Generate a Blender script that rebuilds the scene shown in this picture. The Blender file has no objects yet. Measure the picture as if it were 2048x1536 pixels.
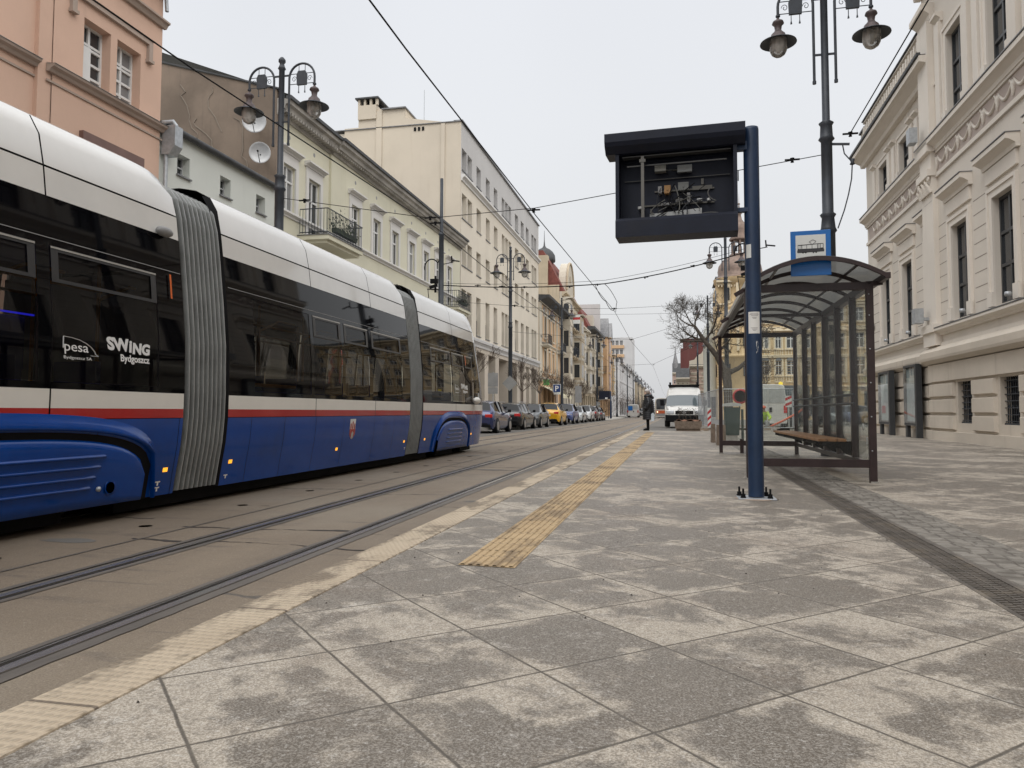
import bpy, bmesh, math, random
from math import sin, cos, pi, radians, sqrt, atan2
from mathutils import Vector, Matrix
R = random.Random(7)
SC = bpy.context.scene
# ------------------------------------------------------------------ camera
yaw, pitch, roll = .2143, .0530, .0020
fwd = Vector((-sin(yaw)*cos(pitch), cos(yaw)*cos(pitch), sin(pitch)))
rt = Vector((cos(yaw), sin(yaw), 0)); up = rt.cross(fwd)
r2 = rt*cos(roll)+up*sin(roll); u2 = up*cos(roll)-rt*sin(roll)
cam = bpy.data.cameras.new('camera'); co = bpy.data.objects.new('camera', cam)
SC.collection.objects.link(co)
co.matrix_world = Matrix(((r2.x, u2.x, -fwd.x, 0), (r2.y, u2.y, -fwd.y, 0), (r2.z, u2.z, -fwd.z, .8), (0, 0, 0, 1)))
cam.sensor_width = 36; cam.lens = 36*1500/2048; cam.shift_y = -24/2048; cam.clip_end = 3000; cam.clip_start = .05
SC.camera = co
# ------------------------------------------------------------------ world: overcast sky
W = bpy.data.worlds.new("World"); SC.world = W; W.use_nodes = True
n = W.node_tree.nodes; l = W.node_tree.links; n.clear()
sky = n.new('ShaderNodeTexSky'); sky.sky_type = 'NISHITA'; sky.sun_disc = False
sky.sun_elevation = radians(38); sky.sun_rotation = radians(120); sky.dust_density = 6; sky.air_density = 2
bg1 = n.new('ShaderNodeBackground'); bg1.inputs[1].default_value = .05
tc = n.new('ShaderNodeTexCoord'); sx = n.new('ShaderNodeSeparateXYZ'); rmp = n.new('ShaderNodeValToRGB')
nz = n.new('ShaderNodeTexNoise'); nz.inputs['Scale'].default_value = 1.1; nz.inputs['Detail'].default_value = 3
bg2 = n.new('ShaderNodeBackground'); add = n.new('ShaderNodeAddShader'); out = n.new('ShaderNodeOutputWorld')
hs = n.new('ShaderNodeHueSaturation'); hs.inputs['Saturation'].default_value = .25
l.new(sky.outputs[0], hs.inputs['Color']); l.new(hs.outputs[0], bg1.inputs[0])
l.new(tc.outputs['Generated'], sx.inputs[0]); l.new(sx.outputs[2], rmp.inputs[0])
cr = rmp.color_ramp; cr.elements[0].position = 0; cr.elements[0].color = (.70, .71, .725, 1)
cr.elements[1].position = .5; cr.elements[1].color = (.715, .73, .77, 1)
e = cr.elements.new(.62); e.color = (1.0, 1.02, 1.05, 1); e = cr.elements.new(1.0); e.color = (2.0, 2.0, 2.02, 1)
mx = n.new('ShaderNodeMix'); mx.data_type = 'RGBA'; mx.blend_type = 'MULTIPLY'; mx.inputs[0].default_value = .28
l.new(rmp.outputs[0], mx.inputs[6]); l.new(tc.outputs['Generated'], nz.inputs['Vector']); l.new(nz.outputs[0], mx.inputs[7])
l.new(mx.outputs[2], bg2.inputs[0]); bg2.inputs[1].default_value = 1.0
l.new(bg1.outputs[0], add.inputs[0]); l.new(bg2.outputs[0], add.inputs[1]); l.new(add.outputs[0], out.inputs[0])
sun = bpy.data.lights.new('sun', 'SUN'); so = bpy.data.objects.new('sun', sun); SC.collection.objects.link(so)
sun.energy = 1.1; sun.angle = radians(35); sun.color = (1, .97, .92)
# light falls from the left front, from a high elevation
so.rotation_euler = Vector((.35, .75, -.95)).to_track_quat('-Z', 'Y').to_euler()
SC.view_settings.view_transform = 'Standard'; SC.view_settings.look = 'None'
SC.view_settings.exposure = 0.05; SC.view_settings.gamma = 1.0
SC.cycles.max_bounces = 8; SC.cycles.transparent_max_bounces = 24
# ------------------------------------------------------------------ material helpers
class NT:
    def __init__(s, name):
        s.m = bpy.data.materials.new(name); s.m.use_nodes = True
        s.t = s.m.node_tree; s.n = s.t.nodes; s.b = s.n['Principled BSDF']; s.o = s.n['Material Output']
    def link(s, a, b): s.t.links.new(a, b)
    def put(s, inp, v):
        if hasattr(v, 'is_output'): s.link(v, inp)
        elif isinstance(v, (tuple, list)) and len(v) == 3 and inp.type == 'RGBA': inp.default_value = (*v, 1)
        else: inp.default_value = v
    def math(s, op, a, b=0., c=None):
        x = s.n.new('ShaderNodeMath'); x.operation = op; s.put(x.inputs[0], a); s.put(x.inputs[1], b)
        if c is not None: s.put(x.inputs[2], c)
        return x.outputs[0]
    def pos(s, obj=False):
        if obj: return s.n.new('ShaderNodeTexCoord').outputs['Object']
        return s.n.new('ShaderNodeNewGeometry').outputs['Position']
    def map(s, v, scale=(1, 1, 1), loc=(0, 0, 0), rot=(0, 0, 0)):
        x = s.n.new('ShaderNodeMapping'); s.link(v, x.inputs[0]); x.inputs[1].default_value = loc
        x.inputs[2].default_value = rot; x.inputs[3].default_value = scale; return x.outputs[0]
    def noise(s, v, scale, detail=4, rough=.55, dist=0):
        x = s.n.new('ShaderNodeTexNoise'); s.link(v, x.inputs['Vector']); x.inputs['Scale'].default_value = scale
        x.inputs['Detail'].default_value = detail; x.inputs['Roughness'].default_value = rough; x.inputs['Distortion'].default_value = dist
        return x.outputs[0]
    def ramp(s, f, a, b, ca=(0, 0, 0), cb=(1, 1, 1)):
        x = s.n.new('ShaderNodeMapRange'); x.interpolation_type = 'SMOOTHSTEP'; s.put(x.inputs[0], f)
        s.put(x.inputs[1], a); s.put(x.inputs[2], b); return x.outputs[0]
    def mix(s, f, a, b, blend='MIX'):
        x = s.n.new('ShaderNodeMix'); x.data_type = 'RGBA'; x.blend_type = blend
        s.put(x.inputs[0], f); s.put(x.inputs[6], a); s.put(x.inputs[7], b); return x.outputs[2]
    def dot(s, v, c):
        x = s.n.new('ShaderNodeVectorMath'); x.operation = 'DOT_PRODUCT'; s.link(v, x.inputs[0]); x.inputs[1].default_value = c
        return x.outputs['Value']
    def bump(s, h, strength=.3, dist=.01):
        x = s.n.new('ShaderNodeBump'); s.put(x.inputs['Height'], h); x.inputs['Strength'].default_value = strength
        x.inputs['Distance'].default_value = dist; s.link(x.outputs[0], s.b.inputs['Normal'])
    def set(s, col=None, rough=None, metal=None, **k):
        if col is not None: s.put(s.b.inputs['Base Color'], col)
        if rough is not None: s.put(s.b.inputs['Roughness'], rough)
        if metal is not None: s.b.inputs['Metallic'].default_value = metal
        for a, v in k.items(): s.put(s.b.inputs[a.replace('_', ' ')], v)
        return s.m
def plain(name, col, rough=.5, metal=0., var=.12, vs=3., bump=0., bs=60, dirt=None, **k):
    """painted or metal surface with slight uneven tone and roughness"""
    t = NT(name); p = t.pos(True)
    a = t.noise(p, vs, 5); b = t.noise(p, vs*9, 3)
    f = t.math('ADD', t.math('MULTIPLY', a, .7), t.math('MULTIPLY', b, .3))
    f = t.ramp(f, .3, .7)
    c = t.mix(f, tuple(x*(1-var) for x in col), tuple(min(1, x*(1+var)) for x in col))
    if dirt: c = t.mix(t.math('MULTIPLY', t.ramp(t.noise(p, vs*.7, 6), .5, .75), dirt[3]), c, dirt[:3])
    t.set(c, t.math('ADD', rough-.06, t.math('MULTIPLY', b, .12)), metal, **k)
    if bump: t.bump(t.noise(p, bs, 4), bump, .01)
    return t.m
def plaster(name, col, rough=.9, var=.08, streak=.25, soot=(.16, .14, .12), sc=1.0):
    """rendered wall: broad tone patches, vertical rain streaks, fine grain"""
    t = NT(name); p = t.pos()
    a = t.ramp(t.noise(p, .35*sc, 5, .6), .3, .7); b = t.noise(t.map(p, (2.2, 2.2, .18)), 1.2*sc, 6, .65)
    g = t.noise(p, 22, 4)
    c = t.mix(a, tuple(x*(1-var) for x in col), tuple(min(1, x*(1+var)) for x in col))
    c = t.mix(t.math('MULTIPLY', t.ramp(b, .55, .8), streak), c, soot)
    c = t.mix(t.math('MULTIPLY', g, .12), c, tuple(x*.6 for x in col))
    t.set(c, rough); t.bump(g, .25, .012); return t.m
def glassy(name, col, rough=.04, spec=.6, wob=.0):
    t = NT(name); p = t.pos(); t.set(col, rough); t.b.inputs['Specular IOR Level'].default_value = spec
    if wob: t.bump(t.noise(p, 1.1, 2), wob, .05)
    return t.m
def clear(name, tint=(.9, .93, .92), dirt=.06, dcol=(.5, .5, .48), gain=1.0):
    """thin clear pane: see-through, fresnel reflection, a film of dust"""
    t = NT(name); tr = t.n.new('ShaderNodeBsdfTransparent'); tr.inputs[0].default_value = (*tint, 1)
    gl = t.n.new('ShaderNodeBsdfGlossy'); gl.inputs['Roughness'].default_value = .015
    fr = t.n.new('ShaderNodeFresnel'); fr.inputs[0].default_value = 1.5
    m1 = t.n.new('ShaderNodeMixShader'); f = t.math('MULTIPLY', fr.outputs[0], gain); t.link(f, m1.inputs[0]); t.link(tr.outputs[0], m1.inputs[1]); t.link(gl.outputs[0], m1.inputs[2])
    df = t.n.new('ShaderNodeBsdfDiffuse'); df.inputs[0].default_value = (*dcol, 1)
    m2 = t.n.new('ShaderNodeMixShader'); p = t.pos()
    d = t.math('MULTIPLY', t.ramp(t.noise(t.map(p, (1.5, 1.5, .35)), 2.2, 4, .6), .3, .75), dirt*2); t.link(d, m2.inputs[0])
    t.link(m1.outputs[0], m2.inputs[1]); t.link(df.outputs[0], m2.inputs[2]); t.link(m2.outputs[0], t.o.inputs[0])
    return t.m
def emit(name, col, s=1.):
    t = NT(name); t.set((0, 0, 0), .5); t.put(t.b.inputs['Emission Color'], col); t.b.inputs['Emission Strength'].default_value = s; return t.m
# ------------------------------------------------------------------ mesh helpers
class MB:
    def __init__(s, F=None): s.v = []; s.f = []; s.mi = []; s.sm = []; s.F = F; s.cm = 0
    def P(s, p): return s.F(*p) if s.F else tuple(p)
    def face(s, pts, smooth=False):
        i = len(s.v); s.v += [s.P(p) for p in pts]; s.f.append(tuple(range(i, i+len(pts)))); s.mi.append(s.cm); s.sm.append(smooth)
    def grid(s, rows, smooth=True, close=False):
        i = len(s.v); m = len(rows[0])
        for r in rows: s.v += [s.P(p) for p in r]
        for a in range(len(rows)-1):
            for b in range(m if close else m-1):
                c = (b+1) % m
                s.f.append((i+a*m+b, i+a*m+c, i+(a+1)*m+c, i+(a+1)*m+b)); s.mi.append(s.cm); s.sm.append(smooth)
    def box(s, x0, x1, y0, y1, z0, z1):
        i = len(s.v)
        s.v += [s.P(p) for p in ((x0, y0, z0), (x1, y0, z0), (x1, y1, z0), (x0, y1, z0), (x0, y0, z1), (x1, y0, z1), (x1, y1, z1), (x0, y1, z1))]
        for q in ((0, 3, 2, 1), (4, 5, 6, 7), (0, 1, 5, 4), (1, 2, 6, 5), (2, 3, 7, 6), (3, 0, 4, 7)):
            s.f.append(tuple(i+k for k in q)); s.mi.append(s.cm); s.sm.append(False)
    def bar(s, a, b, w, h=None, upv=(0, 0, 1)):
        a, b = Vector(a), Vector(b); h = h or w; d = (b-a).normalized(); u = Vector(upv)
        if abs(d.dot(u)) > .95: u = Vector((1, 0, 0))
        x = d.cross(u).normalized()*w/2; y = x.cross(d).normalized()*h/2
        r = [[tuple(c+x*p+y*q) for p, q in ((-1, -1), (1, -1), (1, 1), (-1, 1))] for c in (a, b)]
        s.grid(r, False, True); s.face(r[0]); s.face(r[1][::-1])
    def tube(s, pts, rad, seg=8, caps=True, smooth=True):
        P = [Vector(p) for p in pts]; rows = []; prev = None
        if not isinstance(rad, (list, tuple)): rad = [rad]*len(P)
        for k, p in enumerate(P):
            d = (P[min(k+1, len(P)-1)]-P[max(k-1, 0)]).normalized()
            if prev is None: a = d.orthogonal().normalized()
            else:
                a = prev-d*prev.dot(d); a = a.normalized() if a.length > 1e-6 else d.orthogonal().normalized()
            prev = a; b = d.cross(a)
            rows.append([tuple(p+(a*cos(2*pi*j/seg)+b*sin(2*pi*j/seg))*rad[k]) for j in range(seg)])
        s.grid(rows, smooth, True)
        if caps: s.face(rows[0][::-1]); s.face(rows[-1])
    def lathe(s, prof, c=(0, 0), seg=20, smooth=True, ax='z', off=0):
        rows = []
        for r, z in prof:
            if ax == 'z': rows.append([(c[0]+r*cos(2*pi*j/seg+off), c[1]+r*sin(2*pi*j/seg+off), z) for j in range(seg)])
            elif ax == 'x': rows.append([(z, c[0]+r*cos(2*pi*j/seg+off), c[1]+r*sin(2*pi*j/seg+off)) for j in range(seg)])
            else: rows.append([(c[0]+r*cos(2*pi*j/seg+off), z, c[1]+r*sin(2*pi*j/seg+off)) for j in range(seg)])
        s.grid(rows, smooth, True)
        if prof[0][0] > 1e-4: s.face(rows[0][::-1])
        if prof[-1][0] > 1e-4: s.face(rows[-1])
    def prism(s, poly, a, b, ax='y'):
        """poly of 2D points extruded from a to b; ax is the extrusion axis"""
        def q(p, t): return {'y': (p[0], t, p[1]), 'x': (t, p[0], p[1]), 'z': (p[0], p[1], t)}[ax]
        r = [[q(p, a) for p in poly], [q(p, b) for p in poly]]
        s.grid(r, False, True); s.face(r[0][::-1]); s.face(r[1])
    def build(s, name, mat, parent=None, loc=None, bevel=0, weld=False, recalc=True):
        me = bpy.data.meshes.new(name); me.from_pydata(s.v, [], s.f)
        mats = mat if isinstance(mat, (list, tuple)) else [mat]
        for m in mats: me.materials.append(m)
        me.polygons.foreach_set('material_index', s.mi); me.polygons.foreach_set('use_smooth', s.sm)
        if recalc or weld:
            b = bmesh.new(); b.from_mesh(me)
            if weld: bmesh.ops.remove_doubles(b, verts=b.verts, dist=1e-4)
            if recalc: bmesh.ops.recalc_face_normals(b, faces=b.faces)
            b.to_mesh(me); b.free()
        me.update()
        o = bpy.data.objects.new(name, me); SC.collection.objects.link(o)
        if parent: o.parent = parent
        if loc: o.location = loc
        if bevel:
            d = o.modifiers.new('bevel', 'BEVEL'); d.width = bevel; d.segments = 2; d.limit_method = 'ANGLE'; d.angle_limit = radians(40)
        return o
def tag(o, label=None, cat=None, group=None, kind=None):
    for k, v in (('label', label), ('category', cat), ('group', group), ('kind', kind)):
        if v: o[k] = v
    return o
def root(name, label, cat, loc=(0, 0, 0), rz=0, group=None):
    o = bpy.data.objects.new(name, None); SC.collection.objects.link(o); o.empty_display_size = .3
    o.location = loc; o.rotation_euler = (0, 0, rz); return tag(o, label, cat, group)
def struct(o): o['kind'] = 'structure'; return o
def copy_tree(o, parent=None):
    c = o.copy(); SC.collection.objects.link(c)
    if parent: c.parent = parent
    for ch in list(o.children): copy_tree(ch, c)
    return c
def dup(o, loc, rz=None, label=None, scale=None):
    c = copy_tree(o); c.location = loc
    if rz is not None: c.rotation_euler = (0, 0, rz)
    if label: c['label'] = label
    if scale: c.scale = scale
    return c
def text(s, size, mat, parent, loc, xd, yd, name='lettering', bold=0., sx=1., shear=0, align='LEFT', extr=.001):
    cu = bpy.data.curves.new('t', 'FONT'); cu.body = s; cu.size = size; cu.offset = bold; cu.extrude = extr; cu.shear = shear; cu.align_x = align
    cu.resolution_u = 3
    ob = bpy.data.objects.new('t', cu); SC.collection.objects.link(ob)
    bpy.context.view_layer.update()
    me = bpy.data.meshes.new_from_object(ob.evaluated_get(bpy.context.evaluated_depsgraph_get()))
    bpy.data.objects.remove(ob)
    X, Y = Vector(xd).normalized(), Vector(yd).normalized(); Z = X.cross(Y)
    for v in me.vertices: v.co = Vector(loc)+X*v.co.x*sx+Y*v.co.y+Z*v.co.z
    me.materials.clear(); me.materials.append(mat)
    o = bpy.data.objects.new(name, me); SC.collection.objects.link(o); o.parent = parent
    return o
# ------------------------------------------------------------------ materials
M = {}
M['dark_iron'] = plain('dark_iron', (.028, .034, .044), .5, .1, .2, 6)
M['lamp_brown'] = plain('lamp_brown', (.075, .055, .055), .5, .2, .3, 8)
M['globe'] = clear('lamp_globe_glass', (.72, .71, .69), .42, (.62, .60, .57), 1.3)
M['globe_white'] = plain('lamp_bulb', (.55, .54, .5), .4)
M['tram_white'] = plain('tram_white_paint', (.72, .71, .685), .14, 0, .04, .8, Coat_Weight=.5)
M['tram_belt'] = plain('tram_cream_paint', (.80, .775, .72), .2, 0, .04, 1)
M['tram_red'] = plain('tram_red_paint', (.42, .022, .022), .2, 0, .08, 1.5, Coat_Weight=.4)
M['tram_blue'] = plain('tram_blue_paint', (.001, .052, .28), .13, 0, .12, 1.2, dirt=(.012, .03, .08, .4), Specular_IOR_Level=.4)
M['black_glass'] = glassy('tram_black_glass', (.002, .002, .003), .03, .22, .02)
M['tram_pane'] = clear('tram_tinted_window', (.22, .21, .20), .006, (.3, .3, .3), .6)
M['black'] = plain('black_matt', (.006, .006, .007), .8, Specular_IOR_Level=.2)
M['rubber'] = plain('rubber', (.018, .018, .02), .85)
M['bellows'] = plain('bellows_rubber', (.23, .24, .235), .48, .1, .16, 4, dirt=(.08, .08, .08, .4))
M['steel'] = plain('steel', (.42, .42, .42), .35, .8, .2, 8)
M['galv'] = plain('galvanised_steel', (.42, .44, .46), .5, .6, .15, 10)
M['amber'] = emit('amber_lamp', (1, .42, .03), 1.4)
M['orange_mark'] = plain('orange_reflector', (.75, .14, .01), .3)
M['white_text'] = plain('white_vinyl', (.75, .75, .74), .4, 0, .02)
M['yellow_rail'] = plain('yellow_handrail', (.62, .27, .02), .35)
M['blue_led'] = emit('blue_led', (.03, .03, 1.), 1.6)
M['seat_blue'] = plain('seat_cloth', (.05, .05, .22), .8)
M['inner_grey'] = plain('interior_panel', (.26, .26, .26), .6)
M['post_blue'] = plain('post_blue_paint', (.016, .034, .075), .4, 0, .15, 3, dirt=(.02, .025, .035, .5), Specular_IOR_Level=.35)
M['cab_blue'] = plain('cabinet_navy_paint', (.009, .012, .024), .5, 0, .2, 4, dirt=(.02, .02, .025, .4), Specular_IOR_Level=.25)
M['cab_in'] = plain('cabinet_inside', (.008, .010, .015), .6)
M['pale_grey'] = plain('pale_grey_plastic', (.45, .46, .46), .5)
M['alu'] = plain('aluminium', (.5, .49, .46), .35, .7, .1, 5)
M['paper'] = plain('paper', (.68, .67, .64), .8, 0, .05)
M['ink'] = plain('ink', (.05, .05, .055), .8)
M['sign_blue'] = plain('sign_blue_film', (.003, .12, .40), .35, 0, .05)
M['sign_white'] = plain('sign_white_film', (.62, .63, .61), .4, 0, .04)
M['shelter_brown'] = plain('shelter_dark_brown_paint', (.032, .018, .018), .38, .1, .25, 5)
M['wood'] = plain('bench_wood', (.36, .17, .065), .5, 0, .25, 7, bump=.1, bs=30)
M['clear'] = clear('clear_glass', (.97, .98, .975), .008, gain=.35)
M['scratched'] = clear('dusty_glass', (.95, .965, .95), .04, (.5, .49, .44), .55)
M['roof_poly'] = plain('roof_smoked_sheet', (.30, .30, .29), .35, 0, .1, 2)
t = NT('roof_translucent_sheet'); tr = t.n.new('ShaderNodeBsdfTransparent'); tr.inputs[0].default_value = (.22, .22, .215, 1)
tl = t.n.new('ShaderNodeBsdfTranslucent'); tl.inputs[0].default_value = (.20, .20, .19, 1); a = t.n.new('ShaderNodeMixShader'); a.inputs[0].default_value = .7
t.link(tr.outputs[0], a.inputs[1]); t.link(tl.outputs[0], a.inputs[2]); b = t.n.new('ShaderNodeMixShader'); t.put(b.inputs[0], t.math('ADD', .18, t.math('MULTIPLY', t.noise(t.pos(), 3, 5), .35)))
t.set((.2, .2, .19), .3); t.link(a.outputs[0], b.inputs[1]); t.link(t.b.outputs[0], b.inputs[2]); t.link(b.outputs[0], t.o.inputs[0]); M['roof_sheet'] = t.m
M['win_dark'] = glassy('window_glass_dark', (.035, .038, .042), .03, .7, .03)
M['win_grey'] = glassy('window_glass_curtain', (.20, .205, .21), .06, .6, .03)
M['win_pale'] = glassy('window_glass_pale', (.38, .385, .38), .1, .5)
M['frame_white'] = plain('white_window_frame', (.66, .66, .65), .45, 0, .04)
M['frame_dark'] = plain('anthracite_window_frame', (.035, .038, .042), .4)
M['frame_grey'] = plain('grey_window_frame', (.40, .41, .42), .5)
M['zinc'] = plain('zinc_sheet', (.20, .20, .205), .5, .4, .25, 3)
M['dark_sheet'] = plain('dark_roof_sheet', (.06, .062, .065), .6, .2, .3, 3)
M['tile_red'] = plain('red_roof_tiles', (.17, .048, .036), .8, 0, .25, 3, bump=.3, bs=12)
M['brick_red'] = plaster('dark_red_gable_render', (.13, .045, .042), .9, .15)
M['museum'] = plaster('museum_pale_render', (.645, .59, .52), .85, .05, .22, (.38, .32, .27))
M['museum_trim'] = plaster('museum_trim_stone', (.70, .645, .575), .8, .05, .2, (.4, .34, .29))
M['museum_base'] = plaster('museum_base_stone', (.55, .49, .415), .85, .1, .5, (.3, .25, .2))
M['museum_frieze'] = plaster('museum_frieze_ground', (.44, .37, .33), .85, .05, .1)
M['pink'] = plaster('salmon_render', (.63, .43, .33), .88, .06, .3, (.33, .22, .18))
M['pink_trim'] = plaster('grey_stone_ledge', (.40, .32, .27), .85, .1, .4)
M['mint'] = plaster('pale_mint_render', (.60, .62, .58), .88, .04, .15)
M['brown'] = plaster('bare_brown_gable_render', (.225, .175, .135), .92, .22, .55, (.12, .1, .08), 1.6)
M['green'] = plaster('pale_green_render', (.65, .625, .495), .88, .05, .3, (.36, .34, .2))
M['green_trim'] = plaster('white_window_surround', (.66, .645, .62), .8, .04, .12)
M['cornice'] = plaster('weathered_cornice', (.36, .34, .31), .9, .25, .7, (.08, .07, .065), 3)
M['cream'] = plaster('cream_render', (.69, .63, .53), .88, .05, .28, (.45, .38, .28))
M['cream_side'] = plaster('tan_gable_render', (.62, .55, .45), .88, .05, .25, (.4, .32, .22))
M['cream_grey'] = plaster('light_grey_render', (.52, .51, .50), .88, .04, .15)
M['stone'] = plaster('ground_floor_limestone', (.52, .46, .385), .8, .08, .2)
M['orange'] = plaster('apricot_render', (.60, .40, .235), .88, .06, .25)
M['ivory'] = plaster('ivory_render', (.58, .53, .44), .88, .08, .35)
M['sand'] = plaster('sandstone_render', (.47, .39, .28), .88, .12, .45)
M['ochre'] = plaster('yellow_ochre_render', (.60, .45, .26), .88, .1, .45)
M['ochre_trim'] = plaster('ochre_palace_trim', (.66, .56, .40), .85, .08, .4)
M['rose'] = plaster('dusty_rose_render', (.48, .36, .31), .88, .08, .3)
M['far_white'] = plaster('white_block_render', (.56, .555, .555), .9, .04, .1)
M['copper'] = plain('brown_copper_dome', (.21, .15, .12), .55, .2, .25, 2)
M['coping'] = plain('pale_coping', (.5, .48, .44), .8)
M['bark'] = plain('bark', (.075, .062, .05), .9, 0, .4, 10, bump=.6, bs=25)
M['twig'] = plain('twig_bark', (.10, .075, .06), .9, 0, .3, 10)
M['planter'] = plain('exposed_aggregate_concrete', (.17, .13, .10), .9, 0, .25, 14, bump=.6, bs=90)
M['concrete'] = plain('grey_concrete', (.30, .285, .26), .9, 0, .15, 8, bump=.3)
M['bin_green'] = plain('dark_green_plastic', (.018, .038, .034), .5)
M['tyre'] = plain('tyre', (.02, .02, .021), .85)
M['rim'] = plain('alloy_rim', (.45, .45, .46), .3, .8)
M['car_glass'] = glassy('car_glass', (.008, .009, .010), .03, .4)
M['van_glass'] = glassy('windscreen_glass', (.09, .11, .12), .05, 1.0)
M['tail'] = plain('tail_lamp', (.5, .02, .02), .2)
M['headlight'] = plain('head_lamp', (.55, .57, .6), .1, .3)
M['plate'] = plain('number_plate', (.6, .6, .58), .5)
M['coat'] = plain('black_down_coat', (.008, .009, .013), .42, 0, .2, 12)
M['skin'] = plain('skin', (.52, .33, .25), .55, 0, .08)
M['hair'] = plain('light_brown_hair', (.20, .12, .07), .6)
M['hivis'] = plain('hi_vis_fabric', (.42, .62, .06), .7)
M['orange_pl'] = plain('orange_plastic', (.60, .12, .05), .5)
M['red_pl'] = plain('red_film', (.42, .03, .03), .4)
# ================================================================== SETTING: ground, road, platform
RZ = -.18                                        # road level; the platform top is z = SL * x
SL = -.012
def pz(x): return SL*x
def ground_mats():
    # paving slabs laid at 45 degrees
    t = NT('paving_slabs'); p = t.pos(); s = .502; a = radians(45.9)
    wob = t.math('MULTIPLY', t.math('SUBTRACT', t.noise(p, 9, 3), .5), .012)
    u = t.math('ADD', t.math('ADD', t.dot(p, (sin(a)/s, cos(a)/s, 0)), -1.6140), wob); v = t.math('ADD', t.math('ADD', t.dot(p, (-cos(a)/s, sin(a)/s, 0)), -3.8676), wob)
    iu, iv = t.math('FLOOR', u), t.math('FLOOR', v); fu, fv = t.math('SUBTRACT', u, iu), t.math('SUBTRACT', v, iv)
    e = t.math('MINIMUM', t.math('MINIMUM', fu, t.math('SUBTRACT', 1, fu)), t.math('MINIMUM', fv, t.math('SUBTRACT', 1, fv)))
    cx = t.n.new('ShaderNodeCombineXYZ'); t.link(iu, cx.inputs[0]); t.link(iv, cx.inputs[1])
    wn = t.n.new('ShaderNodeTexWhiteNoise'); wn.noise_dimensions = '2D'; t.link(cx.outputs[0], wn.inputs[0]); r = wn.outputs[0]
    joint = t.math('SUBTRACT', 1, t.ramp(e, .003, t.math('ADD', .007, t.math('MULTIPLY', t.noise(p, 18, 4, .8), .013))))
    jp = t.n.new('ShaderNodeVectorMath'); jp.operation = 'MULTIPLY_ADD'; t.link(wn.outputs[1], jp.inputs[0]); jp.inputs[1].default_value = (9, 9, 0); t.link(p, jp.inputs[2])
    blot = t.math('ADD', t.math('ADD', t.math('MULTIPLY', t.noise(jp.outputs[0], 2.6, 7, .66, .7), .50), t.math('MULTIPLY', t.noise(p, 3.4, 7, .74, .8), .78)), t.math('MULTIPLY', t.math('MINIMUM', e, .20), .55))
    blot = t.math('ADD', blot, t.math('MULTIPLY', t.math('SUBTRACT', r, .5), .10))
    blot = t.math('ADD', blot, t.math('MULTIPLY', t.math('SUBTRACT', t.noise(p, .75, 4, .6), .5), 1.0))
    bl = t.ramp(blot, .60, .745)
    lite = t.mix(t.noise(p, 1.3, 4), (.31, .262, .205), (.50, .445, .365)); dark = t.mix(t.noise(p, 1.7, 3), (.062, .048, .033), (.122, .097, .069))
    c = t.mix(t.math('MULTIPLY', bl, .9), lite, dark)
    br = t.ramp(t.noise(p, 1.15, 7, .75), .50, .66); c = t.mix(t.math('MULTIPLY', br, .55), c, (.155, .115, .08)); pl_ = t.ramp(t.noise(p, 4.5, 6, .8, .5), .56, .68); c = t.mix(t.math('MULTIPLY', pl_, .4), c, (.60, .56, .50))
    sp = t.noise(p, 150, 2, .8); c = t.mix(t.ramp(sp, .42, .60), t.mix(.36, c, (.06, .047, .035)), t.mix(.18, c, (.82, .78, .72)))
    sp2 = t.noise(t.map(p, (1, 1, 1), (3, 1, 0)), 60, 3, .8); c = t.mix(t.math('MULTIPLY', t.ramp(sp2, .56, .70), .42), c, (.66, .64, .60))
    c = t.mix(t.math('MULTIPLY', t.ramp(t.noise(p, 34, 5, .78), .49, .62), .42), c, (.105, .09, .072))
    dj = t.noise(p, 30, 2); c = t.mix(joint, c, t.mix(dj, (.045, .038, .03), (.15, .13, .105)))
    t.set(c, t.math('SUBTRACT', .80, t.math('MULTIPLY', bl, .22)))
    t.bump(t.math('SUBTRACT', t.math('MULTIPLY', sp, .28), t.math('MULTIPLY', joint, 1.2)), .55, .006); M['slabs'] = t.m
    # tram-lane concrete with seams, cracks and rust-brown dirt
    t = NT('lane_concrete'); p = t.pos(); sx = t.n.new('ShaderNodeSeparateXYZ'); t.link(p, sx.inputs[0]); X, Y = sx.outputs[0], sx.outputs[1]
    c = t.mix(t.noise(t.map(p, (1, .22, 1)), 1.6, 6, .65), (.10, .072, .047), (.225, .172, .116))
    c = t.mix(t.ramp(t.noise(t.map(p, (.7, 2.6, 1)), 1.3, 6, .75), .54, .70), c, (.105, .078, .055))
    c = t.mix(t.math('MULTIPLY', t.ramp(t.noise(p, .35, 4), .45, .65), .5), c, (.24, .205, .155))
    n1 = t.noise(p, 1.1, 4, .6)
    yy = t.math('ADD', t.math('DIVIDE', Y, 2.6), t.math('MULTIPLY', n1, .22)); fy = t.math('FRACT', yy)
    cr = t.math('SUBTRACT', 1, t.ramp(t.math('ABSOLUTE', t.math('SUBTRACT', fy, .5)), .004, .012))
    cr = t.math('MULTIPLY', cr, t.ramp(t.noise(p, .9, 2), .50, .60))
    st_ = t.ramp(t.noise(t.map(p, (.5, 9, 1)), 1.6, 5, .8), .60, .68); c = t.mix(t.math('MULTIPLY', st_, .6), c, (.06, .045, .035)); c = t.mix(t.math('MULTIPLY', cr, .85), c, (.05, .042, .035))
    sp = t.noise(p, 140, 2, .8); c = t.mix(t.ramp(sp, .4, .62), t.mix(.22, c, (.06, .05, .04)), t.mix(.07, c, (.7, .66, .6)))
    sp2 = t.noise(p, 52, 3, .8); c = t.mix(t.math('MULTIPLY', t.ramp(sp2, .62, .72), .4), c, (.5, .46, .4))
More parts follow.
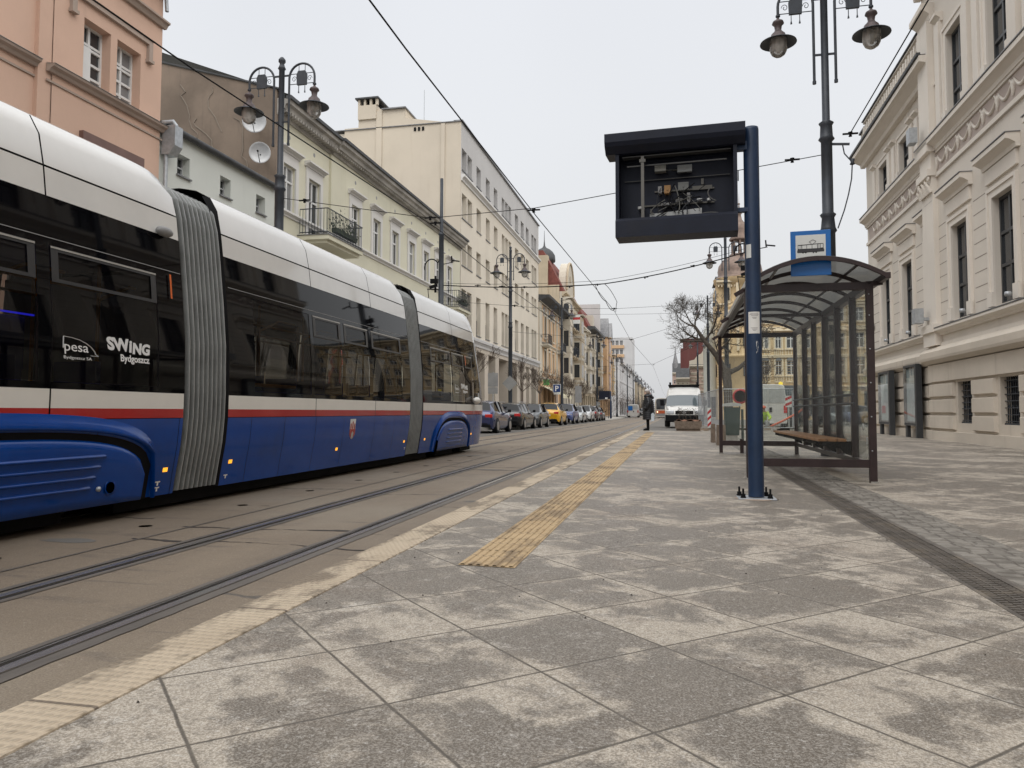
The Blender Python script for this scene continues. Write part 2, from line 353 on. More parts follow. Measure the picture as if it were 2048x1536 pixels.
    t.set(c, t.math('SUBTRACT', .78, t.math('MULTIPLY', n1, .2))); t.bump(t.math('SUBTRACT', t.noise(p, 90, 4), t.math('MULTIPLY', cr, 2)), .4, .006); M['lane'] = t.m
    t = NT('asphalt'); p = t.pos(); c = t.mix(t.noise(t.map(p, (1, .3, 1)), 1.2, 5), (.085, .078, .07), (.155, .145, .13))
    t.set(c, .85); t.bump(t.noise(p, 120, 3), .5, .006); M['asphalt'] = t.m
    t = NT('bitumen_seal'); p = t.pos(); c = t.mix(t.noise(t.map(p, (1, .3, 1)), 6, 5), (.05, .043, .038), (.15, .13, .11)); t.set(c, .6); t.bump(t.noise(p, 40, 3), .4, .006); M['seal'] = t.m
    t = NT('worn_rail_steel'); p = t.pos(); c = t.mix(t.noise(t.map(p, (20, .6, 1)), 3, 4), (.24, .22, .21), (.66, .64, .62)); t.set(c, .25, .8); M['rail'] = t.m
    # ribbed edge blocks and guidance strip
    for nm, a1, a2, a3 in (('edge_block', (.36, .285, .20), (.56, .47, .355), (.115, .09, .065)), ('guide_block', (.34, .235, .125), (.51, .38, .22), (.16, .115, .07))):
        t = NT(nm); p = t.pos(); c = t.mix(t.noise(p, 2.4, 4), a1, a2)
        c = t.mix(t.math('MULTIPLY', t.ramp(t.noise(t.map(p, (1.6, .7, 1)), 1.5, 7, .72), .47, .59), .74), c, a3)
        c = t.mix(t.math('MULTIPLY', t.ramp(t.noise(p, 30, 4, .8), .55, .7), .4), c, (.16, .13, .1))
        sy = t.n.new('ShaderNodeSeparateXYZ'); t.link(p, sy.inputs[0])
        f = t.math('FRACT', t.math('DIVIDE', t.math('SUBTRACT', sy.outputs[1], .75 if nm[0] == 'e' else 0), .985 if nm[0] == 'e' else .40)); j = t.math('SUBTRACT', 1, t.ramp(t.math('MINIMUM', f, t.math('SUBTRACT', 1, f)), .004, .011 if nm[0] == 'e' else .02))
        c = t.mix(t.math('MULTIPLY', j, .8), c, (.10, .075, .055)); t.set(c, .8)
        if nm[0] == 'e':   # fine raised pimples
            w = t.n.new('ShaderNodeTexWave'); w.bands_direction = 'X'; t.link(t.map(p, (1, 1, 1), rot=(0, 0, .32)), w.inputs[0]); w.inputs['Scale'].default_value = 11
            w2 = t.n.new('ShaderNodeTexWave'); w2.bands_direction = 'Y'; t.link(p, w2.inputs[0]); w2.inputs['Scale'].default_value = 9
            t.bump(t.math('MULTIPLY', w.outputs[1], t.math('ADD', w2.outputs[1], .3)), .9, .008)
        else: t.bump(t.noise(p, 60, 4), .4, .006)
        M[nm] = t.m
    t = NT('granite_setts'); p = t.pos(); bk = t.n.new('ShaderNodeTexBrick'); t.link(t.map(p, (1, 1, 1), rot=(0, 0, .0)), bk.inputs[0])
    bk.inputs['Scale'].default_value = 1; bk.inputs['Brick Width'].default_value = .125; bk.inputs['Row Height'].default_value = .10; bk.inputs['Mortar Size'].default_value = .009
    bk.inputs[1].default_value = (.22, .205, .18, 1); bk.inputs[2].default_value = (.32, .30, .27, 1); bk.inputs[3].default_value = (.075, .065, .05, 1); bk.inputs['Bias'].default_value = .0
    wv = t.n.new('ShaderNodeVectorMath'); wv.operation = 'ADD'; nn = t.n.new('ShaderNodeTexNoise'); nn.inputs['Scale'].default_value = 5; t.link(p, nn.inputs[0])
    sc = t.n.new('ShaderNodeVectorMath'); sc.operation = 'SCALE'; t.link(nn.outputs[1], sc.inputs[0]); sc.inputs['Scale'].default_value = .02; t.link(p, wv.inputs[0]); t.link(sc.outputs[0], wv.inputs[1]); t.link(wv.outputs[0], bk.inputs[0])
    c = t.mix(t.noise(p, 25, 4), bk.outputs[0], (.12, .11, .095), 'MIX'); c = t.mix(.3, bk.outputs[0], c); t.set(c, .7); t.bump(t.math('SUBTRACT', 1, bk.outputs[1]), .8, .01); M['setts'] = t.m
ground_mats()
def sheet(name, x0, x1, y0, y1, mat, z=None, f=None, ny=1):
    m = MB(); f = f or (lambda x: z)
    for k in range(ny):
        a, b = y0+(y1-y0)*k/ny, y0+(y1-y0)*(k+1)/ny
        m.face([(x0, a, f(x0)), (x1, a, f(x1)), (x1, b, f(x1)), (x0, b, f(x0))])
    return struct(m.build(name, mat, recalc=False))
sheet('ground', -900, 900, -60, 1500, M['asphalt'], z=-.45)
Y0, Y1 = -9., 420.
# roadway in strips so that the rail grooves are real slots
m = MB(); rails = (-2.5, -3.5, -5.5, -6.5); ed = [-1.78]
for x in rails: ed += [x+.085, x-.085]
for k in range(0, len(ed), 2):
    a = ed[k]; b = ed[k+1] if k+1 < len(ed) else -7.4
    m.face([(b, Y0, RZ), (a, Y0, RZ), (a, Y1, RZ), (b, Y1, RZ)])
struct(m.build('tram_lane', M['lane'], recalc=False))
m = MB(); m.face([(-9.95, Y0, RZ), (-7.4, Y0, RZ), (-7.4, Y1, RZ), (-9.95, Y1, RZ)]); struct(m.build('car_lane', M['asphalt'], recalc=False))
for x in rails:
    m = MB()
    s = 1 if x in (-2.5, -5.5) else -1            # groove lies on the inner side of each head
    m.box(x-.028, x+.028, Y0, Y1, RZ-.15, RZ+.004); g = -s
    a, b = sorted((x+g*.028, x+g*.068)); m.cm = 2; m.box(a, b, Y0, Y1, RZ-.15, RZ-.05); m.cm = 0
    a, b = sorted((x+g*.068, x+g*.085)); m.box(a, b, Y0, Y1, RZ-.15, RZ+.001)
    m.cm = 1; a, b = sorted((x-g*.028, x-g*.085)); m.box(a, b, Y0, Y1, RZ-.15, RZ-.003)
    struct(m.build('rail', [M['rail'], M['seal'], M['black']]))
# bitumen seams along the rails and the lane joint (wavering edges)
def ribbon(name, x, w, mat, z, amp, ya=Y0, yb=120):
    m = MB(); rows = []; y = ya; q = random.Random(int(x*10)+50)
    while y < yb:
        rows.append([(x-w/2-q.random()*amp, y, z), (x+w/2+q.random()*amp, y, z)]); y += .12 if y < 30 else .6
    m.grid(rows, False); return struct(m.build(name, mat, recalc=False))
for x, w in ((-2.60, .03), (-2.40, .03), (-3.605, .04), (-3.395, .04), (-4.02, .018), (-5.60, .03), (-5.40, .03), (-7.4, .04)):
    ribbon('bitumen_seam', x, w, M['seal'], RZ+.004, .009 if abs(x+4) > .1 else .006)
# jagged transverse cracks, tar patches and drilled spots in the lane
m = MB(); q = random.Random(12)
def crack(m, x0, x1, y, w=.016, z=RZ+.003):
    x = x0; yy = y; rows = []; ww = w
    while x < x1:
        ww = max(.004, min(w*2.6, ww+q.uniform(-.6, .7)*w)); rows.append([(x, yy-ww/2, z), (x+.01, yy+ww/2, z)]); x += q.uniform(.03, .08); yy += q.uniform(-.022, .022)
    if len(rows) > 1: m.grid(rows, False)
base = [5.1, 5.7]; y = 5.1
while y < 70:
    for dy in (0, .6): crack(m, -3.38, -2.60, y+dy, .03); crack(m, -4.1, -3.62, y+dy-.05+.05*q.random(), .022); crack(m, -2.40, -1.82, y+dy+q.uniform(-.1, .1), .022)
    for k in range(3): crack(m, -4.7-q.random()*.4, -4.05, y+1.3+k*1.7+q.random(), .01); crack(m, -2.38, -1.85, y+1.2+q.random()*5, .010)
    crack(m, -5.38, -4.6, y+.9, .012); crack(m, -6.4, -5.6, y+.7, .014); crack(m, -3.38, -2.9, y+3.3, .008); y += 7.2
for k in range(30): y = 2.7+1.47*k; m.lathe([(.001, RZ+.003), (.055, RZ+.003)], (-4.42, y), 10)
struct(m.build('road_crack', plain('crack_tar', (.035, .028, .024), .8), recalc=False))
m = MB()
for (x0, x1, y0, y1) in ((-4.75, -4.2, 4.80, 4.98), (-3.3, -2.75, 12.2, 12.5), (-4.9, -4.2, 16.1, 16.4), (-2.3, -1.85, 7.9, 8.05)):
    n_ = 14; m.face([((x0+x1)/2+(x1-x0)/2*cos(2*pi*j/n_)*q.uniform(.75, 1.05), (y0+y1)/2+(y1-y0)/2*sin(2*pi*j/n_)*q.uniform(.7, 1.1), RZ+.002) for j in range(n_)])
struct(m.build('road_patch', M['asphalt'], recalc=False))
m = MB(); q = random.Random(77)      # grit, chips and gum on the slabs and by the kerb
for k in range(170):
    y = 1.3+abs(q.gauss(0, 5)); x = q.uniform(-1.5, 3.5) if k % 3 else q.choice((-1.50, 1.32, -1.78))+q.gauss(0, .02); s = q.uniform(.0015, .0045)*(1+y*.04)
    z = pz(x)+.001 if x > -1.72 else RZ+.001; n_ = 5; m.lathe([(s, z), (s*.6, z+s*.8), (.001, z+s)], (x, y), 5, False, off=q.random())
tag(m.build('grit', plain('dark_grit', (.06, .05, .042), .9), recalc=False), 'scattered dark grit and tiny chips lying on the paving', 'grit', None, 'stuff')
# platform
EX = -1.71
m = MB(); m.face([(-1.49, Y0, pz(-1.49)), (1.33, Y0, pz(1.33)), (1.33, 33.5, pz(1.33)), (-1.49, 33.5, pz(-1.49))])
m.face([(2.0, Y0, pz(2)), (12, Y0, pz(12)), (12, 52, pz(12)), (2.0, 52, pz(2))])
m.face([(1.33, 26, pz(1.33)-.001), (2, 26, pz(2)-.001), (2, 33.5, pz(2)-.001), (1.33, 33.5, pz(1.33)-.001)])
m.face([(-1.49, 33.5, pz(-1.49)), (2, 33.5, pz(2)), (2, 35.5, -.15), (-1.49, 35.5, -.15)])
m.face([(0.9, 35.5, -.06), (2, 35.5, -.06), (2, 52, -.06), (.9, 52, -.06)])
struct(m.build('pavement', M['slabs'], recalc=False))
sheet('side_street', -1.9, .9, 33, 400, M['asphalt'], z=-.165)
sheet('square', .9, 60, 52, 96, M['asphalt'], z=-.14)
sheet('square', 12, 60, 20, 52, M['asphalt'], z=-.17)
m = MB(); m.box(EX, -1.49, Y0, 33.5, -.45, pz(EX)+.004); struct(m.build('kerb', M['edge_block'], bevel=.008))
m = MB(); m.box(-1.80, EX, Y0, 33.5, -.45, RZ+.002); struct(m.build('gutter', M['lane']))
# guidance strip: raised ribs on a base
m = MB(); z = lambda x: pz(x)
m.face([(-1.10, 3.75, z(-1.1)+.003), (-.80, 3.75, z(-.8)+.003), (-.80, 29.6, z(-.8)+.003), (-1.10, 29.6, z(-1.1)+.003)])
y = 3.76
while y < 29.5:
    for k in range(7):
        x = -1.10+.0215+k*.0428
        rows = [[(x-.013, yy, z(x)+.003), (x-.007, yy, z(x)+.009), (x+.007, yy, z(x)+.009), (x+.013, yy, z(x)+.003)] for yy in (y, y+.385)]
        m.grid(rows, False)
    y += .40
struct(m.build('guidance_strip', M['guide_block'], recalc=False))
# drain channel with cast-iron grating and a band of setts
m = MB(); m.face([(1.33, Y0, pz(1.33)-.006), (1.60, Y0, pz(1.6)-.006), (1.60, 26, pz(1.6)-.006), (1.33, 26, pz(1.33)-.006)]); struct(m.build('drain_bed', M['seal'], recalc=False))
m = MB(); m.box(1.33, 1.352, Y0, 26, -.1, pz(1.33)+.002); m.box(1.548, 1.57, Y0, 26, -.1, pz(1.55)+.002)
y = 2.5
while y < 14:
    for k in range(4):
        x = 1.358+k*.048
        m.box(x, x+.040, y+(k % 2)*.02, y+.018+(k % 2)*.02, -.1, pz(x)+.0005)
    y += .04
m.box(1.448, 1.455, 2.5, 14, -.1, pz(1.45)+.002); m.box(1.352, 1.548, 14, 26, -.1, pz(1.45)-.001)
struct(m.build('drain_grating', plain('drain_iron', (.12, .105, .09), .7, .2, .35, 8, dirt=(.22, .18, .13, .7))))
m = MB(); m.face([(1.57, Y0, pz(1.57)+.001), (2.0, Y0, pz(2)+.001), (2.0, 26, pz(2)+.001), (1.57, 26, pz(1.57)+.001)]); struct(m.build('sett_band', M['seal'], recalc=False))
t = NT('sett_stone'); p = t.pos(); c = t.mix(t.ramp(t.noise(p, 7, 3), .35, .65), (.13, .118, .10), (.26, .24, .21)); c = t.mix(t.math('MULTIPLY', t.noise(p, 60, 3), .4), c, (.12, .105, .09)); t.set(c, .7); t.bump(t.noise(p, 80, 3), .4, .005); M['stone_sett'] = t.m
m = MB(); q = random.Random(6); y = 2.2
while y < 26:
    x = 1.575; h = q.uniform(.085, .11)
    while x < 1.99:
        w = min(q.uniform(.09, .13), 1.998-x)
        if w > .05:
            z = pz(x)+.004+q.uniform(-.002, .004); a = .006; j = [q.uniform(-.004, .004) for _ in range(4)]
            lo_ = [(x+.003, y+.003, z-.012), (x+w-.003, y+.003+j[0], z-.012), (x+w-.003, y+h-.003+j[1], z-.012), (x+.003, y+h-.003, z-.012)]; hi_ = [(x+a+.004, y+a+.004, z), (x+w-a-.004, y+a+.004+j[0], z), (x+w-a-.004, y+h-a-.004+j[1], z), (x+a+.004, y+h-a-.004, z)]
            m.grid([lo_, hi_], False, True); m.face(hi_)
        x += w+.002
    y += h+.004
struct(m.build('sett_stones', M['stone_sett'], recalc=False))
# left pavement
sheet('left_pavement', -14.2, -10.1, Y0, 420, M['concrete'], z=-.05)
m = MB(); m.box(-10.1, -9.95, Y0, 90, -.4, -.046); m.box(-10.1, -9.95, 112, 420, -.4, -.046); struct(m.build('kerb', M['concrete']))
m = MB(); m.prism([(-10.1, 88), (-9.95, 88), (-7.7, 93), (-7.7, 118), (-9.95, 124), (-10.1, 124)], -.4, -.04, 'z'); struct(m.build('tram_stop_island', M['coping']))
# ================================================================== TRAM
PROF = [(-.02, 1.065), (.2, 1.10), (.46, 1.145), (.73, 1.168), (1.0, 1.172), (1.5, 1.165), (2.0, 1.12), (2.53, 1.062), (2.78, 1.03), (2.98, .975), (3.1, .88), (3.17, .7), (3.2, .5), (3.21, 0)]
def hw(z):
    for (a, p), (b, q) in zip(PROF, PROF[1:]):
        if z <= b: return p+(q-p)*(max(z, a)-a)/(b-a)
    return 0
TX = -6.0
def tpos(y, z, side=1, off=0.):
    w = hw(z)+off; yy = y
    if z > 2.78:      # roof rounds down towards the right-hand end of each section
        e = min([1.]+[max(0, (b-y)/.42) for b in (6.68, 13.28, 18.3) if y <= b+.6 and b-y < .42]); z = 2.78+(z-2.78)*(1.0+.34*(1-(1-min(1, e))**2.5))
    if y > 17.9:
        q = (y-17.9)/.95; yy = y-q*max(0, (z-.9))*.27; w *= 1-.05*max(0, q)**3
    return (side*w, yy, z)
def skin(mb, y0, y1, z0, z1, side=1, off=0., zs=None, ys=None):
    zz = sorted(set([z0, z1]+[a for a, _ in PROF if z0 < a < z1])) if zs is None else zs
    ny = 1 if y1 < 17.9 else 10
    yy = [y0+(y1-y0)*k/ny for k in range(ny+1)]
    mb.grid([[tpos(y, z, side, off) for z in zz] for y in yy], True)
def roofgrid(mb, y0, y1, z0, off=0.):
    pr = [(z0, hw(z0))]+[(a, b) for a, b in PROF if a > z0]
    rows = []; ys_ = sorted(set([y0, y1]+[y1-.42*j/7 for j in range(8) if y1-.42*j/7 > y0]+([y0+(y1-y0)*k/10 for k in range(11)] if y1 > 17.9 else [])))
    for y in ys_:
        r = [tpos(y, z, 1, off) for z, _ in pr[:-1]]+[(0, tpos(y, 3.21)[1], tpos(y, 3.21)[2]+off)]+[tpos(y, z, -1, off) for z, _ in pr[:-1]][::-1]
        rows.append(r)
    mb.grid(rows, True)
T = root('tram', 'white, black, red and blue articulated tram on the far track', 'tram', (TX, 0, 0))
tk = lambda n, mb, m, p=None, **k: mb.build(n, m, p or T, **k)
secs = [(-3.0, 6.68), (7.44, 13.28), (13.98, 19.0)]
seams = [[-3, .6, 5.02, 6.68], [7.44, 9.52, 11.62, 13.28], [13.98, 16.27, 18.6, 19.0]]
sk_seams = [[-3, .6, 2.2, 5.55, 6.62, 6.68], [7.44, 7.93, 8.70, 9.55, 10.45, 11.62, 12.5, 13.28], [13.98, 15.0, 17.5, 18.6, 19.0]]
wins = {0: [(-.2, 1.6, 1), (1.9, 3.3, 1), (3.5, 4.89, 1), (5.02, 6.29, 1)], 1: [(7.98, 9.38, 0), (9.47, 10.36, 1), (10.46, 11.37, 1), (11.5, 12.86, 1)], 2: [(14.55, 15.95, 1), (16.05, 17.0, 1), (17.1, 17.75, 1)]}
for i, (a, b) in enumerate(secs):
    bd = root('car_section', None, None); bd.parent = T; bd.name = 'car_section'
    # roof
    m = MB(); g = .008
    for s0, s1 in zip(seams[i], seams[i][1:]):
        roofgrid(m, s0+g, s1-g, 2.79)
    tk('roof', m, M['tram_white'], bd, weld=True)
    for sd in (1, -1):
        m = MB()
        for s0, s1 in zip(seams[i], seams[i][1:]): skin(m, s0+g, s1-g, 2.535, 2.775, sd, 0, [2.535, 2.65, 2.775])
        tk('roof_side_panel', m, M['tram_white'], bd)
    m = MB(); roofgrid(m, a, b-.02, 2.5, -.012)
    tk('roof_shell', m, M['black'], bd)
    for nm, z0, z1, mt in (('cream_stripe', .822, .975, 'tram_belt'), ('red_stripe', .735, .822, 'tram_red')):
        for sd in (1, -1):
            m = MB()
            for s0, s1 in zip(seams[i], seams[i][1:]): skin(m, s0+g, s1-g, z0, z1, sd)
            tk(nm, m, M[mt], bd)
    for sd in (1, -1):
        m = MB()
        for s0, s1 in zip(sk_seams[i], sk_seams[i][1:]): skin(m, s0+.004, s1-.004, -.02, .728, sd, 0, [-.02, .08, .2, .34, .46, .6, .728])
        tk('side_skirt', m, M['tram_blue'], bd)
    for sd in (1, -1): m = MB(); skin(m, a, b-.01, -.01, .99, sd, -.02); tk('inner_shell', m, M['black'], bd)
    # window band with true openings
    for sd in (1, -1):
        ws = [(p, q) for p, q, _ in wins[i]]
        if sd == -1 and i == 1: ws = [(7.9, 9.1), (9.4, 10.8), (11.0, 12.9)]
        ysx = sorted(set([a, b]+[v for w in ws for v in w])); m = MB(); zc = [.98, 1.03, 1.25, 1.5, 1.75, 2.0, 2.13, 2.2, 2.53]
        for y0, y1 in zip(ysx, ysx[1:]):
            inw = any(w[0] <= y0 and y1 <= w[1] for w in ws)
            if inw: skin(m, y0, y1, 0, 0, sd, 0, [.98, 1.03]); skin(m, y0, y1, 0, 0, sd, 0, [2.13, 2.2, 2.53])
            else: skin(m, y0, y1, 0, 0, sd, 0, zc)
        tk('window_band', m, M['black_glass'], bd)
        for (y0, y1) in ws:
            m = MB(); skin(m, y0+.012, y1-.012, 0, 0, sd, -.006, [1.035, 1.25, 1.5, 1.75, 2.0, 2.125]); pn = tk('window', m, M['tram_pane'], bd)
            if sd == 1:
                v = [w[2] for w in wins[i] if w[0] == y0][0]
                if v:    # hinged top light: grey frame, bright upper track
                    m = MB()
                    for za, zb in ((1.835, 1.865), (2.085, 2.105)): skin(m, y0+.012, y1-.012, 0, 0, 1, .004, [za, zb])
                    for ya, yb in ((y0+.012, y0+.085), (y1-.085, y1-.012)): skin(m, ya, yb, 0, 0, 1, .004, [1.865, 2.0, 2.085])
                    tk('top_light_frame', m, plain('window_frame_dark_grey', (.035, .035, .037), .35) if 'wfd' not in M else M['wfd'], pn)
                    m = MB(); skin(m, y0+.01, y1-.01, 0, 0, 1, .008, [2.108, 2.124]); tk('window_track', m, M['alu'], pn)
    m = MB(); skin(m, a+.05, b-.02, 0, 0, 1, .003, [2.185, 2.192]); tk('band_joint', m, M['inner_grey'], bd)
    # inside: floor, ceiling, end walls, seats, handrails, blue light
    m = MB(); m.box(-1.05, 1.05, a, min(b, 18.2), .1, .16); m.box(-.9, .9, a, min(b, 17.9), 2.25, 2.3); m.box(-1.0, 1.0, min(b, 18)-.05, min(b, 18)-.02, .16, 2.2) if i < 1 else None
    tk('interior_lining', m, M['inner_grey'] if i else M['inner_grey'], bd)
    y = a+.8
    while y < min(b, 17.5)-.8:
        for s in (-.72, .62):
            m = MB(); m.box(s-.2, s+.25, y, y+.38, .55, .64); m.box(s-.2, s+.25, y+.38, y+.44, .55, 1.25); tk('seat', m, M['seat_blue'], bd)
        y += .85
    m = MB(); y = a+.6
    while y < min(b, 17.5)-.3:
        for s in (-.35, .42):
            m.tube([(s, y, .16), (s, y, 2.25)], .019, 6)
        m.tube([(.42, y, 1.9), (.6, y+.2, 2.05), (.62, y+.6, 2.05)], .018, 6); y += 1.25
    for s in (-.35, .42): m.tube([(s, a+.3, 1.98), (s, min(b, 17.6)-.3, 1.98)], .018, 6)
    m.tube([(1.02, a+.7, 1.12), (1.02, a+1.75, 1.12)], .024, 6)
    tk('handrail', m, M['yellow_rail'], bd)
    if i < 2: m = MB(); c = (5.6, 8.2)[i]; m.box(-.1, -.08, c, c+.5, 1.72, 1.735); tk('display_strip', m, M['blue_led'], bd); m = MB(); m.box(-.14, -.11, c+.1, c+.42, 1.2, 1.7); tk('partition', m, plain('blue_partition', (.03, .02, .22), .5), bd)
# bellows: rubber folds
for (a, b, nf) in ((6.70, 7.40, 9), (13.30, 13.96, 9)):
    m = MB(); rows = []; st = []; w = (b-a)/nf
    for k in range(nf):
        y = a+k*w; st += [(y, -.07), (y+w*.34, -.06), (y+w*.50, -.006), (y+w*.56, .004), (y+w*.70, .004), (y+w*.76, -.012), (y+w*.84, -.06)]
    st.append((b, -.07))
    for y, o in st:
        r = [((hw(z)+o), y, z) for z in (.0, .1, .2, .46, .73, 1., 1.5, 2., 2.53, 2.78)]+[(hw(2.98)+o, y, 2.99), (hw(3.08)+o, y, 3.09), (hw(3.13)+o, y, 3.15)]
        r = [(.7, y, -.03+o*.3)]+r+[(.4, y, 3.18+o), (0, y, 3.185+o)]
        rows.append(r+[(-x, yy, z) for x, yy, z in r[::-1]])
    m.grid(rows, False); ci = [7*k+3 for k in range(nf)]
    o_ = m.build('bellows', M['bellows'], T, recalc=False)
    m = MB()
    for k in ci: m.grid([[(x+(.002 if x > 0 else -.002), y, z+.002) for x, y, z in rows[q]] for q in (k, k+1)], False)
    m.build('fold_edge', plain('worn_fold_edge', (.40, .41, .41), .4, .2, .2, 6), o_, recalc=False)
    m = MB(); m.box(-.85, .85, a-.02, b+.02, .1, .14); m.box(-.7, .7, a, b, -.06, .0); m.build('gangway_floor', M['black'], T)
    for y in (b+.005,):
        m = MB(); rows = [[tpos(yy, z, 1, o) for z in (-.02, .2, .46, .73, 1., 1.5, 2., 2.53, 2.78, 2.98, 3.1)] for yy, o in ((y-.05, -.04), (y+.035, .006))]
        m.grid(rows, True); m.build('bellows_frame', M['black'], T)
m = MB(); m.box(-.5, .5, 13.35, 13.6, 3.16, 3.27); m.box(.55, .62, 13.5, 13.8, 3.14, 3.24); m.box(.5, .72, 7.3, 7.43, 3.1, 3.2); m.tube([(.7, 13.55, 3.18), (.72, 13.7, 3.26), (.75, 13.85, 3.2)], .02, 6); m.build('roof_connector', M['black'], T)
for ya, yb in ((8, 12.6), (1, 5.6)): m = MB(); m.box(-.8, .3, ya, yb, 3.25, 3.38); m.build('roof_equipment_box', M['inner_grey'], T, bevel=.04)
# bogie covers: raised arch panels with pressed louvres
def arch(y0, y1, ztop, p=2.6, hy=None):
    c, h = (y0+y1)/2, (y1-y0)/2
    return lambda y: -.03+(ztop+.03)*max(0, 1-abs((y-c)/h)**p)**(1/p)
for (y0, y1, zt, li, pw) in ((1.05, 6.17, .585, (2.0, 5.62), 4.2), (15.02, 17.35, .61, (15.6, 16.75), 3.0)):
    f = arch(y0, y1, zt, pw); fo = arch(y0-.13, y1+.13, zt+.055, pw); N = 60
    m = MB(); rows = []
    for k in range(N+1):
        y = y0-.1+(y1-y0+.2)*k/N; zt_ = fo(y); rows.append([tpos(y, -.03+(zt_+.03)*q, 1, .006) for q in (0, .25, .5, .75, 1)])
    m.grid(rows, True); m.build('wheel_arch_gap', M['black'], T)
    m = MB(); rows = []                                     # flared lip outside the gap
    for k in range(N+1):
        y = (y0-.17)+(y1-y0+.34)*k/N
        f1, f2 = arch(y0-.17, y1+.17, zt+.07, pw)(y), arch(y0-.17, y1+.17, zt+.11, pw)(y)
        rows.append([tpos(y, f1, 1, .004), tpos(y, f1+.004, 1, .05), tpos(y, f1+.02, 1, .055), tpos(y, f2+.03, 1, .02), tpos(y, f2+.09, 1, .001)])
    m.grid(rows, True); m.build('wheel_arch_lip', M['tram_blue'], T)
    m = MB(); rows = []
    for k in range(N+1):
        y = y0+.02+(y1-y0-.04)*k/N; zt_ = f(y)
        rows.append([tpos(y, -.03, 1, .0)]+[tpos(y, -.03+(zt_+.03)*q, 1, o) for q, o in ((.02, .05), (.15, .055), (.4, .055), (.7, .055), (.88, .055), (.965, .045), (1, .012))])
    m.grid(rows, True); cv = m.build('bogie_cover', M['tram_blue'], T)
    m = MB()
    for k in range(4):
        z = .41-.088*k; e_ = .04*k if li[0] < 10 else 0
        rows = [[tpos(y, z+.018, 1, .056), tpos(y, z+.006, 1, .078), tpos(y, z-.004, 1, .080), tpos(y, z-.014, 1, .056)] for y in [li[0], li[0]+.04]+[li[0]+(li[1]-e_-li[0])*q/6 for q in range(1, 6)]+[li[1]-e_-.04, li[1]-e_]]
        for r in (rows[0], rows[-1]):
            for q in range(4): r[q] = (hw(z)+.056, r[q][1], r[q][2])
        m.grid(rows, True)
    m.build('louvre', M['tram_blue'], cv)
    if li[0] < 10:
        m = MB(); m.lathe([(.001, hw(.13)+.0665), (.05, hw(.13)+.0665)], (5.72, .13), 16, ax='x'); m.build('access_hole', M['black'], cv)
        m = MB(); m.lathe([(.02, hw(.13)+.05), (.022, hw(.13)+.075), (.001, hw(.13)+.085)], (5.58, .13), 12, ax='x'); m.build('latch', M['galv'], cv)
        m = MB(); m.lathe([(.042, hw(.13)+.052), (.066, hw(.13)+.064), (.052, hw(.13)+.06)], (5.72, .13), 16, ax='x'); m.build('hole_rim', M['tram_blue'], cv)
for y in (1.4, 3.0, 5.75, 15.2, 17.1):
    for s in (.5, -.5):
        m = MB(); m.lathe([(.001, s-.05), (.27, s-.05), (.29, s-.03), (.29, s+.03), (.30, s+.035), (.27, s+.05), (.1, s+.055), (.001, s+.06)], (y if abs(y-5.75) > .1 else 5.72, .115), 28, ax='x'); m.build('wheel', M['steel'], T)
m = MB(); m.box(-.95, 1.0, -3, 6.6, -.02, .1); [m.box(.4, .93, a_, b_, -.145, -.02) for a_, b_ in ((-3, 1.05), (1.75, 2.65), (3.35, 5.42), (6.03, 14.88), (15.52, 16.78), (17.42, 18.3))]; m.box(-.95, 1.0, 7.5, 13.2, -.03, .1); m.box(-.9, .92, 14.0, 18.4, -.03, .1); m.box(-1.0, .40, -3, 18.2, -.15, -.03); m.build('underframe_light_block', M['black'], T)  # underframe, with low boxes added to keep light off the road beneath
# side lamps, jacking marks, camera
for y, z in ((6.50, .225), (7.60, .235), (10.30, .245), (13.12, .25), (14.28, .25), (17.75, .26), (2.0, .225)):
    m = MB(); skin(m, y-.035, y+.035, 0, 0, 1, .004, [z-.02, z+.022]); m.build('side_lamp', M['amber'], T)
m = MB()
for y, z in ((6.42, .10), (6.42, .045), (7.55, .075), (13.2, .12)):
    skin(m, y-.035, y+.035, 0, 0, 1, .003, [z+.008, z+.02]); skin(m, y-.01, y+.012, 0, 0, 1, .003, [z-.022, z+.008])
m.build('jacking_mark', M['white_text'], T)
m = MB(); skin(m, 6.465, 6.49, 0, 0, 1, .02, [1.91, 2.03, 2.15]); m.build('side_reflector', M['orange_mark'], T)
m = MB(); skin(m, 17.1, 17.14, 0, 0, 1, .02, [1.9, 2.03, 2.12]); m.build('side_reflector', M['orange_mark'], T)
m = MB(); z = 2.56; m.lathe([(.001, 6.30), (.035, 6.31), (.05, 6.36), (.05, 6.44), (.03, 6.49), (.001, 6.5)], (hw(z)+.05, z), 12, ax='y'); m.build('side_camera', M['inner_grey'], T)
m = MB(); m.lathe([(.001, 17.55), (.07, 17.6), (.09, 17.75), (.07, 17.85), (.001, 17.9)], (1.26, 1.07), 12, ax='y'); m.build('mirror', M['tram_belt'], T)
